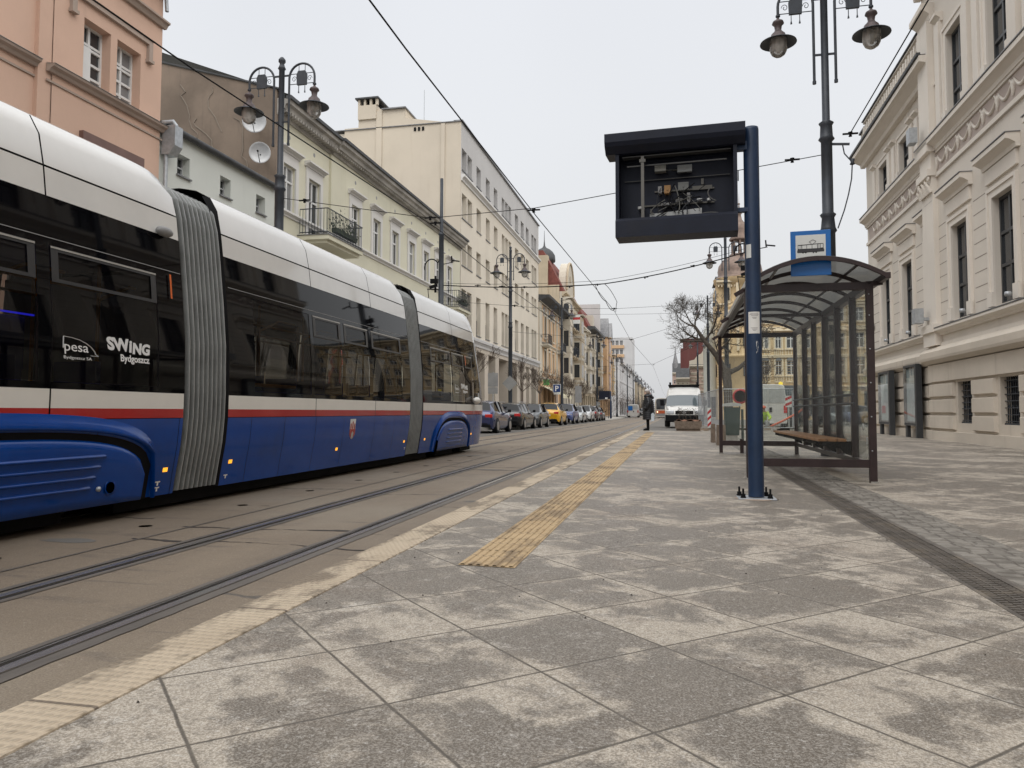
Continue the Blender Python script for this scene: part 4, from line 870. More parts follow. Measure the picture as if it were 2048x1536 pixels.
# ================================================================== BUILDINGS
def frame(kind, x0, y0=0):
    """facade coordinates (u along the wall, d outwards, z) -> world"""
    if kind == 'L': return lambda u, d, z: (x0+d, y0+u, z)
    if kind == 'Rr': return lambda u, d, z: (x0-d+.0129*(y0+u-25), y0+u, z)
    if kind == 'F': return lambda u, d, z: (x0+u, y0-d, z)
def wall(F, par, u0, u1, z0, z1, ops, mat, d=0, rev=.25, name='wall'):
    """wall face with real openings and reveals"""
    ops = [o for o in ops if o[1] > u0 and o[0] < u1 and o[3] > z0 and o[2] < z1]
    us = sorted(set([u0, u1]+[max(u0, min(u1, v)) for o in ops for v in o[:2]])); m = MB(F)
    for a, b in zip(us, us[1:]):
        blk = sorted([(max(z0, o[2]), min(z1, o[3])) for o in ops if o[0] < (a+b)/2 < o[1]]); z = z0
        for p, q in blk+[(z1, z1)]:
            if p > z+1e-6: m.face([(a, d, z), (b, d, z), (b, d, p), (a, d, p)])
            z = max(z, q)
    for o in ops:
        a, b, p, q = o[:4]; e = d-rev
        m.face([(a, d, p), (a, e, p), (a, e, q), (a, d, q)]); m.face([(b, d, p), (b, e, p), (b, e, q), (b, d, q)])
        m.face([(a, d, p), (b, d, p), (b, e, p), (a, e, p)]); m.face([(a, d, q), (b, d, q), (b, e, q), (a, e, q)])
    return m.build(name, mat, par, recalc=False)
WQ = random.Random(5)
def window(F, par, u0, u1, z0, z1, d=-.2, fm='frame_white', mu=(.5,), tr=(.68,), gl=None, w=.055, name='window'):
    m = MB(F); B = lambda a, b, c, e, o=0: m.box(a, b, d-.03+o, d+.03+o, c, e)
    B(u0, u0+w, z0, z1); B(u1-w, u1, z0, z1); B(u0+w, u1-w, z0, z0+w); B(u0+w, u1-w, z1-w, z1)
    for q in mu: c = u0+(u1-u0)*q; B(c-w*.55, c+w*.55, z0+w, z1-w, .004)
    for q in tr: c = z0+(z1-z0)*q; B(u0+w, u1-w, c-w*.5, c+w*.5, .008)
    o = m.build(name, M[fm], par)
    m = MB(F); m.face([(u0, d-.015, z0), (u1, d-.015, z0), (u1, d-.015, z1), (u0, d-.015, z1)])
    m.build('pane', M[gl or WQ.choice(['win_dark', 'win_dark', 'win_grey'])], o, recalc=False); return o
def ledge(F, par, u0, u1, prof, mat, name='cornice'):
    """moulding with (d, z) profile"""
    m = MB(F); r = [[(u0, d, z) for d, z in prof], [(u1, d, z) for d, z in prof]]
    m.grid(r, False, True); m.face(r[0]); m.face(r[1]); return m.build(name, mat, par)
def bx(F, par, name, mat, *bs, **k):
    m = MB(F)
    for b in bs: m.box(*b)
    return m.build(name, mat, par, **k)
def mould(z0, z1, d0, d1):
    h = z1-z0
    return [(d0, z0), (d0+(d1-d0)*.3, z0), (d0+(d1-d0)*.35, z0+h*.3), (d0+(d1-d0)*.75, z0+h*.55), (d1, z0+h*.6), (d1, z0+h*.9), (d1-.02, z1), (d0, z1)]
M['case_glass'] = clear('case_glass', (.93, .95, .94), .05, gain=.35)
# ---------------------------------------------------------------- museum on the right
F = frame('Rr', 8.70); Mu = root('museum', 'pale classical stone-faced building with rusticated base and dark windows on the right', 'building', (0, 0, 0))
FP = frame('Rr', 8.50)   # projecting near wing
BY = [34.3, 31.15, 28.05, 24.9, 21.7, 18.5, 15.3, 12.1, 8.9, 5.7]
far = BY[:3]; near = BY[3:]
def mw(c, proj):
    return [(c-.66, c+.66, 3.68, 6.6, 0), (c-.66, c+.66, 9.95, 11.45 if not proj else 12.75, 1)]
for G_, par_y, lst, pr in ((F, (27.0, 37.4), far, False), (FP, (-14, 28.0), near, True)):
    ops = [o for c in lst for o in mw(c, pr)]; ya, yb = par_y; zt = 12.4 if not pr else 15.2
    gr = [(c-.58, c+.58, .48, 1.75) for c in lst] if pr else [(c-.5, c+.5, .6, 1.6) for c in lst[2:]]
    wall(G_, Mu, ya, yb, -.3, 2.42, gr, M['museum_base'], 0, .3, 'base_wall')
    wall(G_, Mu, ya, yb, 2.42, zt, ops, M['museum'], 0, .24)
    for o in ops:
        u0, u1, a, b, up_ = o
        window(G_, Mu, u0, u1, a, b, -.17, 'frame_dark', (.5,), (.36, .66) if not up_ else ((.32, .64) if pr else (.6,)), 'win_dark', .085)
        # surround
        bx(G_, Mu, 'window_surround', M['museum_trim'], (u0-.30, u0, 0, .05, a-.02, b+.28), (u1, u1+.30, 0, .05, a-.02, b+.28), (u0, u1, 0, .05, b, b+.28),
           (u0-.30, u0-.2, .05, .085, a+.4, b+.28), (u1+.2, u1+.30, .05, .085, a+.4, b+.28), (u0-.2, u1+.2, .05, .085, b+.18, b+.28), (u0-.34, u0-.0, .05, .11, a-.02, a+.38), (u1+.0, u1+.34, .05, .11, a-.02, a+.38))
        if not up_:
            c = (u0+u1)/2
            ledge(G_, Mu, c-1.12, c+1.12, mould(7.44, 7.80, 0, .34), M['museum_trim'], 'window_hood'); bx(G_, Mu, 'hood_frieze', M['museum_trim'], (c-1.0, c+1.0, 0, .07, 7.03, 7.42))
            bx(G_, Mu, 'hood_lead', M['zinc'], (c-1.14, c+1.14, .0, .36, 7.80, 7.822))
            m = MB(G_); m.lathe([(.001, 3.72), (.07, 3.73), (.085, 3.78), (.07, 3.84), (.001, 3.85)], (u0-.12, .26), 12); m.build('floodlight', M['galv'], Mu)
        else:
            for s in (-1, 1):   # paired pilaster strips between upper windows
                c = (u0+u1)/2; v = c+s*1.22
                bx(G_, Mu, 'pilaster', M['museum_trim'], (v-.2, v+.2, 0, .14, 9.9, 13.4 if pr else 11.5))
                ledge(G_, Mu, v-.27, v+.27, mould(13.4 if pr else 11.5, 13.7 if pr else 11.75, 0, .24), M['museum_trim'], 'capital')
    # shade of ashlar grooves put on as thin grey strips between first-floor windows
    m = MB(G_); L_ = sorted([ya]+[v for c in lst for v in (c-1.0, c+1.0)]+[yb])
    for k in range(0, len(L_)-1, 2):
        for j in range(8):
            z = 3.95+j*.42
            if z < 6.9 and L_[k+1]-L_[k] > .2: m.box(L_[k]+.12, L_[k+1]-.12, .001, .004, z, z+.022)
    m.build('ashlar_joint', plain('joint_shadow_grey', (.26, .22, .19), .9), Mu)
    # rusticated blocks
    m = MB(G_); eds = sorted([ya]+[v for g in gr for v in (g[0]-.16, g[1]+.16)]+[yb])
    if not pr: eds = [ya, yb]
    for k in range(0, len(eds)-1, 2):
        u = eds[k]; n_ = max(1, round((eds[k+1]-u)/1.75)); w_ = (eds[k+1]-u)/n_
        for q in range(n_):
            for z in (.26, .78, 1.30):
                a, b = u+q*w_+.03, u+(q+1)*w_-.03; i = .035
                rows = [[(a, .0, z), (b, 0, z), (b, 0, z+.46), (a, 0, z+.46)], [(a+i, .10, z+i), (b-i, .10, z+i), (b-i, .10, z+.46-i), (a+i, .10, z+.46-i)]]
                m = MB(G_); m.grid(rows, False, True); m.face(rows[1]); m.build('rusticated_block', M['museum_base'], Mu)
    bx(G_, Mu, 'plinth', M['museum_base'], (ya, yb, 0, .14, -.4, .20)); bx(G_, Mu, 'upper_block_band', M['museum_base'], (ya, yb, 0, .10, 1.82, 2.38))
    ledge(G_, Mu, ya-.05, yb+.1, [(0, 2.40), (.14, 2.42), (.30, 2.52), (.32, 2.60), (.32, 2.78), (.14, 2.95), (.04, 2.97), (0, 2.97)], M['museum_base'], 'base_ledge')
    bx(G_, Mu, 'panel_band', M['museum_trim'], (ya, yb, 0, .06, 2.97, 3.08)); ledge(G_, Mu, ya-.03, yb+.05, mould(3.32, 3.54, 0, .26), M['museum_trim'], 'sill_ledge')
    bx(G_, Mu, 'sill_lead', M['zinc'], (ya, yb+.05, 0, .275, 3.54, 3.565))
    ledge(G_, Mu, ya-.05, yb+.05, mould(9.42, 9.82, 0, .34), M['museum_trim'], 'string_course'); bx(G_, Mu, 'string_lead', M['zinc'], (ya, yb+.05, 0, .36, 9.82, 9.85))
    bx(G_, Mu, 'frieze_panel', M['museum_frieze'], (ya+.3, yb-.35, 0.0, .02, 8.72, 9.32)); bx(G_, Mu, 'frieze_frame', M['museum_trim'], (ya, yb, 0, .07, 8.55, 8.68), (ya, yb, 0, .07, 9.34, 9.42))
    m = MB(G_); u = ya+.5       # swags and rosettes
    while u < yb-1.2:
        m.tube([(u+.9*k/8, .04, 9.22-.32*sin(pi*k/8)) for k in range(9)], [.02+.03*sin(pi*k/8) for k in range(9)], 6)
        m.lathe([(.001, .09), (.1, .06), (.12, .02)], (u, 9.1), 8, ax='y'); m.tube([(u, .05, 9.1), (u-.06, .05, 8.95), (u+.02, .04, 8.8)], [.05, .06, .03], 6); m.tube([(u, .05, 9.1), (u+.12, .05, 9.25), (u+.2, .05, 9.2)], [.04, .03, .02], 6); u += .98
    m.build('frieze_ornament', M['museum_trim'], Mu)
    if not pr:
        ledge(G_, Mu, ya, yb+.25, mould(12.30, 12.82, 0, .62), M['museum_trim'], 'main_cornice'); bx(G_, Mu, 'gutter', M['dark_sheet'], (ya, yb+.3, .56, .68, 12.82, 12.92), (ya, yb+.3, 0, .58, 12.82, 12.85))
        bx(G_, Mu, 'attic_wall', M['museum'], (ya, yb-.9, -.35, .1, 12.85, 13.9), (yb-.9, yb, -.35, .2, 12.85, 13.85)); ledge(G_, Mu, ya, yb-.9, mould(13.9, 14.1, -.35, .3), M['museum_trim'], 'attic_cornice')
        m = MB(G_); u = ya+.2
        while u < yb-1.0: m.box(u, u+.16, .1, .3, 13.55, 13.88); u += .34
        m.build('bracket_row', M['museum_trim'], Mu); bx(G_, Mu, 'attic_coping', M['dark_sheet'], (ya, yb-.9, -.4, .36, 14.1, 14.14), (yb-.95, yb+.06, -.4, .28, 13.85, 13.93))
    else:
        ledge(G_, Mu, ya, yb+.1, mould(15.2, 15.9, 0, .7), M['museum_trim'], 'main_cornice')
    # corner pilaster
    v = yb-.55
    if pr:
        bx(G_, Mu, 'corner_pilaster', M['museum_trim'], (yb-1.25, yb-.02, 0, .22, 3.0, 3.44), (yb-1.2, yb-.05, 0, .16, 3.66, 8.1), (yb-1.22, yb-.04, 0, .2, 8.85, 9.42), (yb-1.15, yb-.08, 0, .2, 9.85, 13.9), (yb-1.3, yb+.02, .0, .34, 9.42, 9.84), (yb-1.3, yb+.02, .0, .30, 3.44, 3.70))
        ledge(G_, Mu, yb-1.3, yb+.02, mould(13.9, 14.45, 0, .40), M['museum_trim'], 'capital')
        m = MB(G_); m.box(yb-1.26, yb, 0, .32, 8.62, 8.85); m.box(yb-1.2, yb-.05, 0, .2, 8.1, 8.62)
        for s in (yb-1.15, yb-.12): m.tube([(s+.10*(1-k/14)*cos(k*.6), .27, 8.52+.10*(1-k/14)*sin(k*.6)) for k in range(13)], .035, 6)
        for k in range(7): m.tube([(yb-1.15+k*.17, .2, 8.08), (yb-1.15+k*.17, .27, 8.25+(k % 2)*.15), (yb-1.15+k*.17, .35, 8.34+(k % 2)*.15)], [.07, .06, .03], 6)
        m.build('corinthian_capital', M['museum_trim'], Mu)
        bx(G_, Mu, 'wall_lamp', M['galv'], (yb-.6, yb-.2, .35, .62, 3.8, 4.3), (yb-.5, yb-.3, .1, .35, 3.9, 4.0)); bx(G_, Mu, 'wall_lamp', M['galv'], (yb-.6, yb-.2, .4, .65, 9.98, 10.5))
# grilles in the basement windows
for c in near[:3]+[28.0]:
    G_ = FP
    if c == 28.0: continue
    m = MB(G_)
    for k in range(7): z = .56+k*.18; m.box(c-.58, c+.58, -.12, -.10, z, z+.022)
    m.box(c-.58, c+.58, -.13, -.08, .48, .53); gr = m.build('window_grille', M['dark_iron'], Mu)
    m = MB(G_)
    for k in range(9): u = c-.52+k*.13; m.box(u, u+.02, -.16, -.14, .5, 1.75)
    for k in range(14): m.tube([(c-.55+.08*k, -.15, .9+.35*(k % 3)), (c-.5+.08*k, -.15, 1.0+.35*(k % 3)), (c-.45+.08*k, -.15, .9+.35*(k % 3))], .01, 4)
    m.build('bar', M['dark_iron'], gr)
for c in near+far[2:]:
    bx(FP if c in near else F, Mu, 'basement_pane', M['black'], (c-.6, c+.6, -.31, -.28, .46, 1.77))
bx(F, Mu, 'body', M['museum'], (27, 37.35, -14, -.36, -.4, 12.4), (-14, 27.9, -14, -.36, -.4, 15.2), (27.9, 28.0, -14, -.001, 12, 15.2))
bx(F, Mu, 'end_wall', M['museum'], (37.35, 37.4, -14, -.001, -.4, 12.4))
m = MB(F); m.box(36.4, 37.0, .06, .075, 4.55, 4.8); pn = m.build('street_name_plate', M['cab_blue'], Mu); m = MB(F); m.box(36.43, 36.97, .075, .08, 4.58, 4.77); m.build('plate_field', M['paper'], pn); m = MB(F); m.box(36.5, 36.9, .08, .083, 4.63, 4.66); m.box(36.55, 36.85, .08, .083, 4.69, 4.72); m.build('plate_lettering', M['ink'], pn)
# two notice cabinets standing by the museum wall
for k, (ya, yb, lb) in enumerate(((32.35, 34.1, 'farther glazed notice case on legs by the museum wall, partly behind the shelter post'), (28.95, 30.5, 'nearer and taller glazed notice case on legs by the museum wall'))):
    N_ = root('notice_case', lb, 'notice board', (8.50, ya, -.12), 0, 'glazed notice cases by the museum'); w = yb-ya; hz = 2.58 if not k else 2.65
    m = MB(); m.box(-.18, .02, 0, .17, 0, hz); m.build('leg', M['frame_dark'], N_); m = MB(); m.box(-.14, -.02, w-.28, w-.06, 0, .5); m.build('leg', M['frame_dark'], N_)
    m = MB(); m.box(-.16, -.02, .17, w, hz-.08, hz); m.box(-.16, -.02, .17, w, .45, .52); m.box(-.16, -.02, w-.06, w, .52, hz-.08); m.box(-.05, -.02, .17, w-.06, .52, hz-.08); m.build('case', M['frame_dark'], N_)
    m = MB(); m.face([(-.165, .19, .54), (-.165, w-.04, .54), (-.165, w-.04, hz-.1), (-.165, .19, hz-.1)]); m.build('glass', M['case_glass'], N_, recalc=False)
    m = MB(); m.box(-.08, -.06, .22, w-.1, .6, hz-.14); po = m.build('poster', plain('pale_blue_poster', (.34, .39, .40), .7), N_)
    m = MB(); m.lathe([(.001, -.09), (.32, -.088)], (w*.5, 1.45), 20, ax='x'); m.lathe([(.001, -.095), (.2, -.094)], (w*.5+.05, 1.4), 16, ax='x'); m.build('poster_shape', plain('poster_shape', (.42, .45, .47), .7), po)
    m = MB(); m.bar((-.1, w, .95), (-.1, w+.1, .95), .06); m.bar((-.1, w, hz-.55), (-.1, w+.1, hz-.55), .06); m.build('hinge', M['dark_iron'], N_)
# ---------------------------------------------------------------- left row
X0 = -13.5
# salmon house
F = frame('L', X0); P = root('salmon_house', 'salmon pink rendered house with grey ledges at the left edge', 'building')
pw = [(14.65, 15.50, 8.50, 10.06), (15.72, 16.56, 8.50, 10.06)]; ex = [(a-8.6, b-8.6, c, d_) for a, b, c, d_ in pw]+[(a-14, b-14, c, d_) for a, b, c, d_ in pw]
low = [(u, u+1.3, 4.2, 6.2) for u in (-7, -4, -1, 2, 5, 8)]+[(14.8, 16.3, 4.1, 6.0)]
wall(F, P, -14, 13.42, -.3, 12.2, ex+low[:-1], M['pink'], -.12, .35); wall(F, P, 13.78, 17.36, -.3, 12.2, pw+[low[-1]], M['pink'], 0, .35)
bx(F, P, 'pier', M['pink'], (13.42, 13.78, -.2, -.02, -.3, 12.2))
for k, o in enumerate(pw+ex): window(F, P, *o, -.28 if k < 2 else -.4, 'frame_white', (.5,), (.2, .42, .64, .70), 'win_grey' if k else 'win_dark', .06)
for o in low: window(F, P, *o, -.4)
m = MB(F); m.box(14.72, 15.06, -.2, -.17, 8.56, 9.5); m.build('open_casement', M['frame_white'], P)
for a, b, o in ((-14, 13.42, -.12), (13.62, 17.42, 0)):
    ledge(F, P, a, b, [(o, 8.30), (o+.08, 8.30), (o+.12, 8.36), (o+.2, 8.40), (o+.22, 8.45), (o+.02, 8.50), (o, 8.50)], M['pink_trim'], 'sill_ledge'); bx(F, P, 'sill_lead', M['zinc'], (a, b, o, o+.235, 8.452, 8.462)); bx(F, P, 'string_line', M['pink_trim'], (a, b, o, o+.035, 8.08, 8.125))
    ledge(F, P, a, b, [(o, 11.15), (o+.08, 11.15), (o+.14, 11.25), (o+.2, 11.27), (o+.2, 11.32), (o, 11.36)], M['pink_trim'], 'string_course'); ledge(F, P, a, b, mould(12.0, 12.5, o, o+.6), M['pink_trim'], 'main_cornice')
bx(F, P, 'window_hood', M['pink_trim'], (14.2, 16.9, 0, .09, 10.42, 10.54), (14.2, 14.34, 0, .09, 10.02, 10.42), (16.76, 16.9, 0, .09, 10.02, 10.42), (14.17, 14.37, 0, .12, 9.95, 10.03), (16.73, 16.93, 0, .12, 9.95, 10.03)); bx(F, P, 'hood_lead', M['zinc'], (14.17, 16.93, 0, .12, 10.54, 10.555))
bx(F, P, 'shop_fascia', plain('brown_fascia', (.16, .09, .075), .5), (14.6, 16.65, 0, .12, 7.05, 7.32)); bx(F, P, 'body', M['pink'], (-14, 17.36, -12, -.45, -.3, 12.2)); bx(F, P, 'end_wall', M['pink'], (17.33, 17.36, -12, -.001, -.3, 12.2))
m = MB(); m.tube([(X0+.12, 17.3, 12.1), (X0+.15, 17.32, 11.6)], .05, 8)
m.box(X0+.02, X0+.42, 17.42, 17.75, 7.95, 8.5); m.prism([(X0, 7.95), (X0+.42, 7.95), (X0+.25, 7.72), (X0, 7.72)], 17.42, 17.75); m.tube([(X0+.1, 17.5, 7.75), (X0+.1, 17.5, 0)], .055, 8); m.tube([(X0, 17.45, 8.6), (X0+.3, 17.5, 8.62), (X0+.36, 17.55, 8.5)], .06, 8)
m.build('downpipe_hopper', M['galv'], P)
# pale mint low building
Pm = root('low_mint_building', 'low pale mint building with small square windows between the salmon and green houses', 'building')
mo = [(18.17, 18.72, 7.42, 8.02), (20.2, 20.75, 7.42, 8.02), (22.22, 22.77, 7.42, 8.02)]; lo = [(u, u+1.2, 3.5, 5.3) for u in (18, 20, 21.8)]
wall(F, Pm, 17.38, 23.38, -.3, 8.62, mo+lo, M['mint'], -.05, .3)
for o in mo+lo: window(F, Pm, *o, -.3, 'frame_grey', (.5,), (.5,), 'win_dark', .04)
for o in mo: bx(F, Pm, 'sill', M['zinc'], (o[0]-.04, o[1]+.04, -.05, .02, o[2]-.04, o[2]))
m = MB(F); m.face([(17.38, .05, 8.62), (23.38, .05, 8.62), (23.38, -5.0, 9.9), (17.38, -5.0, 9.9)]); m.build('roof', M['dark_sheet'], Pm)
m = MB(); m.tube([(X0+.08, 17.5, 8.56), (X0+.08, 23.4, 8.56)], .095, 10); m.build('gutter', M['dark_sheet'], Pm)
bx(F, Pm, 'body', M['mint'], (17.4, 23.36, -5, -.4, -.3, 8.5))
# pale green house with its bare brown gable
Gr = root('green_house', 'pale green house with white window surrounds, a balcony and a bare brown gable', 'building')
gw_ = [(23.95, 24.85, 8.02, 9.68), (29.5, 30.4, 8.02, 9.68), (31.85, 32.75, 8.02, 9.68), (34.2, 35.1, 8.02, 9.68), (36.6, 37.5, 8.02, 9.68), (38.9, 39.8, 8.02, 9.68), (41.1, 42.0, 8.02, 9.68), (43.3, 44.2, 7.3, 9.68)]
door = (25.85, 26.8, 7.3, 9.68); l2 = [(a, b, 3.9, 6.0) for a, b, _, _ in gw_]+[(25.85, 26.8, 3.9, 6.0)]
wall(F, Gr, 23.42, 27.65, -.3, 11.2, [gw_[0], door]+l2, M['green'], -.1, .16); wall(F, Gr, 27.65, 46.2, -.3, 11.2, gw_[1:]+l2, M['green'], 0, .16)
bx(F, Gr, 'return', M['green'], (27.62, 27.65, -.1, 0, -.3, 11.2))
for o in gw_+[door]+l2:
    dd = -.1 if o[0] < 27 else 0; u0, u1, a, b = o
    window(F, Gr, u0, u1, a, b, dd-.11, 'frame_white', (.5,), (.66,), None, .07)
    bx(F, Gr, 'window_surround', M['green_trim'], (u0-.2, u0, dd, dd+.06, a-.05, b+.2), (u1, u1+.2, dd, dd+.06, a-.05, b+.2), (u0, u1, dd, dd+.06, b, b+.2), (u0-.2, u1+.2, dd, dd+.04, b+.2, b+.42))
    ledge(F, Gr, u0-.3, u1+.3, mould(b+.40, b+.58, dd, dd+.26), M['green_trim'], 'window_hood')
    if o in gw_ or o == door:
        m = MB(F); c = (u0+u1)/2; m.lathe([(.001, dd+.004), (.085, dd+.003)], (c, 10.72), 12, ax='y'); m.build('vent', M['inner_grey'], Gr)
for a, b, dd in ((23.42, 27.65, -.1), (27.65, 46.2, 0)):
    ledge(F, Gr, a, b+.02, [(dd, 11.2), (dd+.08, 11.2), (dd+.12, 11.34), (dd+.34, 11.40), (dd+.38, 11.54), (dd+.5, 11.58), (dd+.52, 11.72), (dd, 11.78)], M['cornice'], 'cornice')
    bx(F, Gr, 'gutter', M['dark_sheet'], (a, b+.05, dd+.40, dd+.60, 11.72, 11.84)); ledge(F, Gr, a, b, mould(7.78, 7.98, dd, dd+.16), M['green_trim'], 'sill_ledge')
m = MB(F); u = 23.5
while u < 46.1: m.box(u, u+.09, .02 if u < 27.6 else .12, .28, 11.30, 11.40); u += .2
m.build('cornice_bracket_row', M['cornice'], Gr)
m = MB(F); m.face([(23.42, .5, 11.84), (46.2, .5, 11.84), (46.2, -6.0, 14.4), (23.42, -6.0, 14.4)]); m.build('roof', M['dark_sheet'], Gr)
m = MB(); gy = 23.40; m.face([(X0+.02, gy, -.3), (X0-9, gy, -.3), (X0-9, gy, 14.75), (X0-.05, gy, 12.08)]); m.face([(X0+.02, gy, -.3), (X0-.05, gy, 12.08), (X0-.05, gy+.3, 12.08), (X0+.02, gy+.3, -.3)]); m.build('gable_wall', M['brown'], Gr)
m = MB(); m.bar((X0+.03, gy+.05, 12.1), (X0-9, gy+.05, 14.8), .22, .05); m.build('gable_coping', M['dark_sheet'], Gr)
m = MB(); q = random.Random(2)
for a in ((X0-3.9, 12.6, 10.2), (X0-2.6, 12.4, 10.6), (X0-1.7, 11.2, 9.3), (X0-3.2, 11.3, 8.9)):   # patched cracks
    x, z = a[0], a[1]; pts = []
    while z > a[2]: pts.append((x, gy-.006, z)); x += q.uniform(-.22, .25); z -= q.uniform(.1, .3)
    m.tube(pts, .022, 4, smooth=False)
m.build('crack_repair', plain('crack_mortar', (.25, .21, .17), .9), Gr)
bx(F, Gr, 'body', M['green'], (23.5, 46.1, -9, -.4, -.3, 11.7))
def balcony(F, par, u0, u1, z, dp, mat='green', plants=True, dark='dark_iron'):
    b = bx(F, par, 'balcony', M[mat], (u0, u1, -.1, dp, z-.22, z-.06), (u0+.1, u1-.1, -.1, dp-.12, z-.34, z-.22)); b2 = bx(F, b, 'balcony_edge', M['zinc'], (u0-.03, u1+.03, -.1, dp+.03, z-.06, z-.03))
    m = MB(F)
    for zz in (z+.05, z+.92): m.bar((u0, dp-.03, zz), (u1, dp-.03, zz), .03); m.bar((u0, 0, zz), (u0, dp-.03, zz), .03); m.bar((u1, 0, zz), (u1, dp-.03, zz), .03)
    u = u0
    while u <= u1: m.bar((u, dp-.03, z), (u, dp-.03, z+.92), .014); u += .12
    v = 0.
    while v < dp: m.bar((u0, v, z), (u0, v, z+.92), .014); m.bar((u1, v, z), (u1, v, z+.92), .014); v += .12
    m.build('railing', M[dark], b)
    if plants:
        q = random.Random(int(u0*7)); m = MB(F)
        m.box(u0+.9, u1-.3, dp-.32, dp-.12, z+.25, z+.42)
        for _ in range(260):
            u, d_, z_ = q.uniform(u0+.7, u1-.15), dp-.2+q.gauss(0, .13), z+.3+abs(q.gauss(.15, .28)); s = q.uniform(.03, .09)
            m.face([(u, d_, z_), (u+s, d_+q.uniform(-s, s), z_+q.uniform(-s, s)), (u+q.uniform(-s, s), d_, z_+s*1.4)])
        m.build('balcony_plants', plain('dark_green_leaves', (.045, .06, .035), .8, 0, .5, 20), b)
    return b
balcony(F, Gr, 25.1, 28.2, 7.34, 1.15); balcony(F, Gr, 42.6, 45.2, 7.1, 1.0)
for k, (x, z, r_, lb) in enumerate(((-13.86, 9.67, .36, 'lower satellite dish on the brown gable'), (-14.10, 10.80, .40, 'upper satellite dish on the brown gable, behind the lantern'))):
    Ds = root('satellite_dish', lb, 'satellite dish', (x, 22.9, z), 0, 'satellite dishes on the gable'); Ds.rotation_euler = (radians(8), 0, radians(22))
    m = MB(); m.lathe([(.001, .10), (r_*.5, .07), (r_*.85, .02), (r_, -.03), (r_*1.01, -.02), (r_*.85, .035), (.001, .12)], (0, 0), 28, ax='y'); m.build('dish', M['far_white'] if 0 else plain('dish_enamel', (.58, .59, .6), .4), Ds)
    m = MB(); m.bar((0, 0, -r_*.95), (0, -.45, -.05), .02); m.lathe([(.001, -.5), (.03, -.49), (.03, -.42), (.001, -.41)], (0, -.03), 8, ax='y'); m.bar((0, .08, -.05), (.05, .6, -.2), .04); m.build('feed_arm', M['black'], Ds)
# cream modernist block
Cr = root('cream_block', 'tall cream post-war block with a grey top floor and stone pillars below', 'building')
cols = [(46.55, 47.7, 0), (47.9, 49.05, 0), (50.25, 51.45, 0), (52.9, 54.1, 0), (55.4, 56.6, 0), (58.1, 59.15, 0), (59.35, 60.4, 0), (60.6, 61.6, 0), (63.2, 64.6, 0), (65.75, 67.1, 0), (68.1, 69.5, 0), (70.9, 72.1, 0), (72.3, 73.5, 0)]
ops = []; T_ = []
for a, b, _ in cols:
    for z0, z1 in ((13.45, 15.1), (10.35, 12.0)): ops.append((a, b, z0, z1))
    ops.append((a, b, 6.1, 8.8)); T_.append((a, b, 16.65, 18.1))
gf = [(47.2, 49.4), (50.5, 52.7), (53.8, 56.0), (57.2, 60.6), (61.9, 64.1), (65.3, 67.0), (68.2, 69.7), (70.8, 73.3)]
gops = [(a, b, .1, 5.0) for a, b in gf]
wall(F, Cr, 46.3, 74.6, 5.86, 16.0, ops, M['cream'], 0, .42, 'wall'); wall(F, Cr, 46.3, 74.6, 16.0, 19.75, T_, M['cream_grey'], -.02, .42, 'top_floor_wall'); wall(F, Cr, 46.3, 74.6, -.3, 5.3, gops, M['stone'], 0, 1.2, 'ground_floor_wall')
for o in ops+T_:
    tall = o[3]-o[2] > 2
    window(F, Cr, *o, -.34, 'frame_grey', () if o[1]-o[0] < 1.25 else (), (.42,) if tall else (), WQ.choice(['win_pale', 'win_grey', 'win_pale']) , .05)
    bx(F, Cr, 'sill', M['zinc'], (o[0]-.05, o[1]+.05, -.02, .06, o[2]-.06, o[2]))
    if tall: bx(F, Cr, 'window_railing', M['frame_dark'], (o[0]+.05, o[1]-.05, -.30, -.26, o[2]+.02, o[2]+1.15))
for o in gops: window(F, Cr, *o, -1.1, 'frame_dark', (.5,), (.62,), 'win_dark', .08, 'shop_window')
for k, (a, b) in enumerate(gf):
    if k in (0, 4, 5, 6, 1, 2): bx(F, Cr, 'shop_poster', M['far_white'], ((a+b)/2-.35, (a+b)/2+.35, -1.05, -1.02, .9, 2.5))
ledge(F, Cr, 46.25, 74.65, mould(15.85, 16.25, 0, .28), M['green_trim'], 'upper_band'); ledge(F, Cr, 46.25, 74.65, mould(5.3, 5.86, 0, .22), M['cream_grey'], 'lower_band')
bx(F, Cr, 'coping', M['zinc'], (46.2, 74.7, -.5, .12, 19.75, 19.85), (46.2, 74.7, -9, -.5, 19.75, 19.8))
m = MB(); y = 46.28; X1 = X0-9
poly = [(X0+.0, -.3), (X0, 19.75), (X0-1.2, 19.75), (X0-1.2, 19.82), (X0-3.9, 20.3), (X0-3.9, 20.95), (X0-5.3, 20.95), (X0-5.3, 21.0), (X0-6.2, 21.15), (X0-7.2, 21.15), (X0-7.2, 19.9), (X0-8.2, 19.9), (X0-8.2, 18.6), (X0-9.4, 18.6), (X0-9.4, 17.3), (X0-13, 17.3), (X0-13, -.3)]
r = [[(x, y, z) for x, z in poly]]; m.face([(x, y, z) for x, z in poly]); rr_ = [[(min(x, X0-1.3), yy, z) for x, z in poly] for yy in (y+.02, 52)]; m.grid(rr_, False, True); m.build('side_wall', M['cream_side'], Cr)
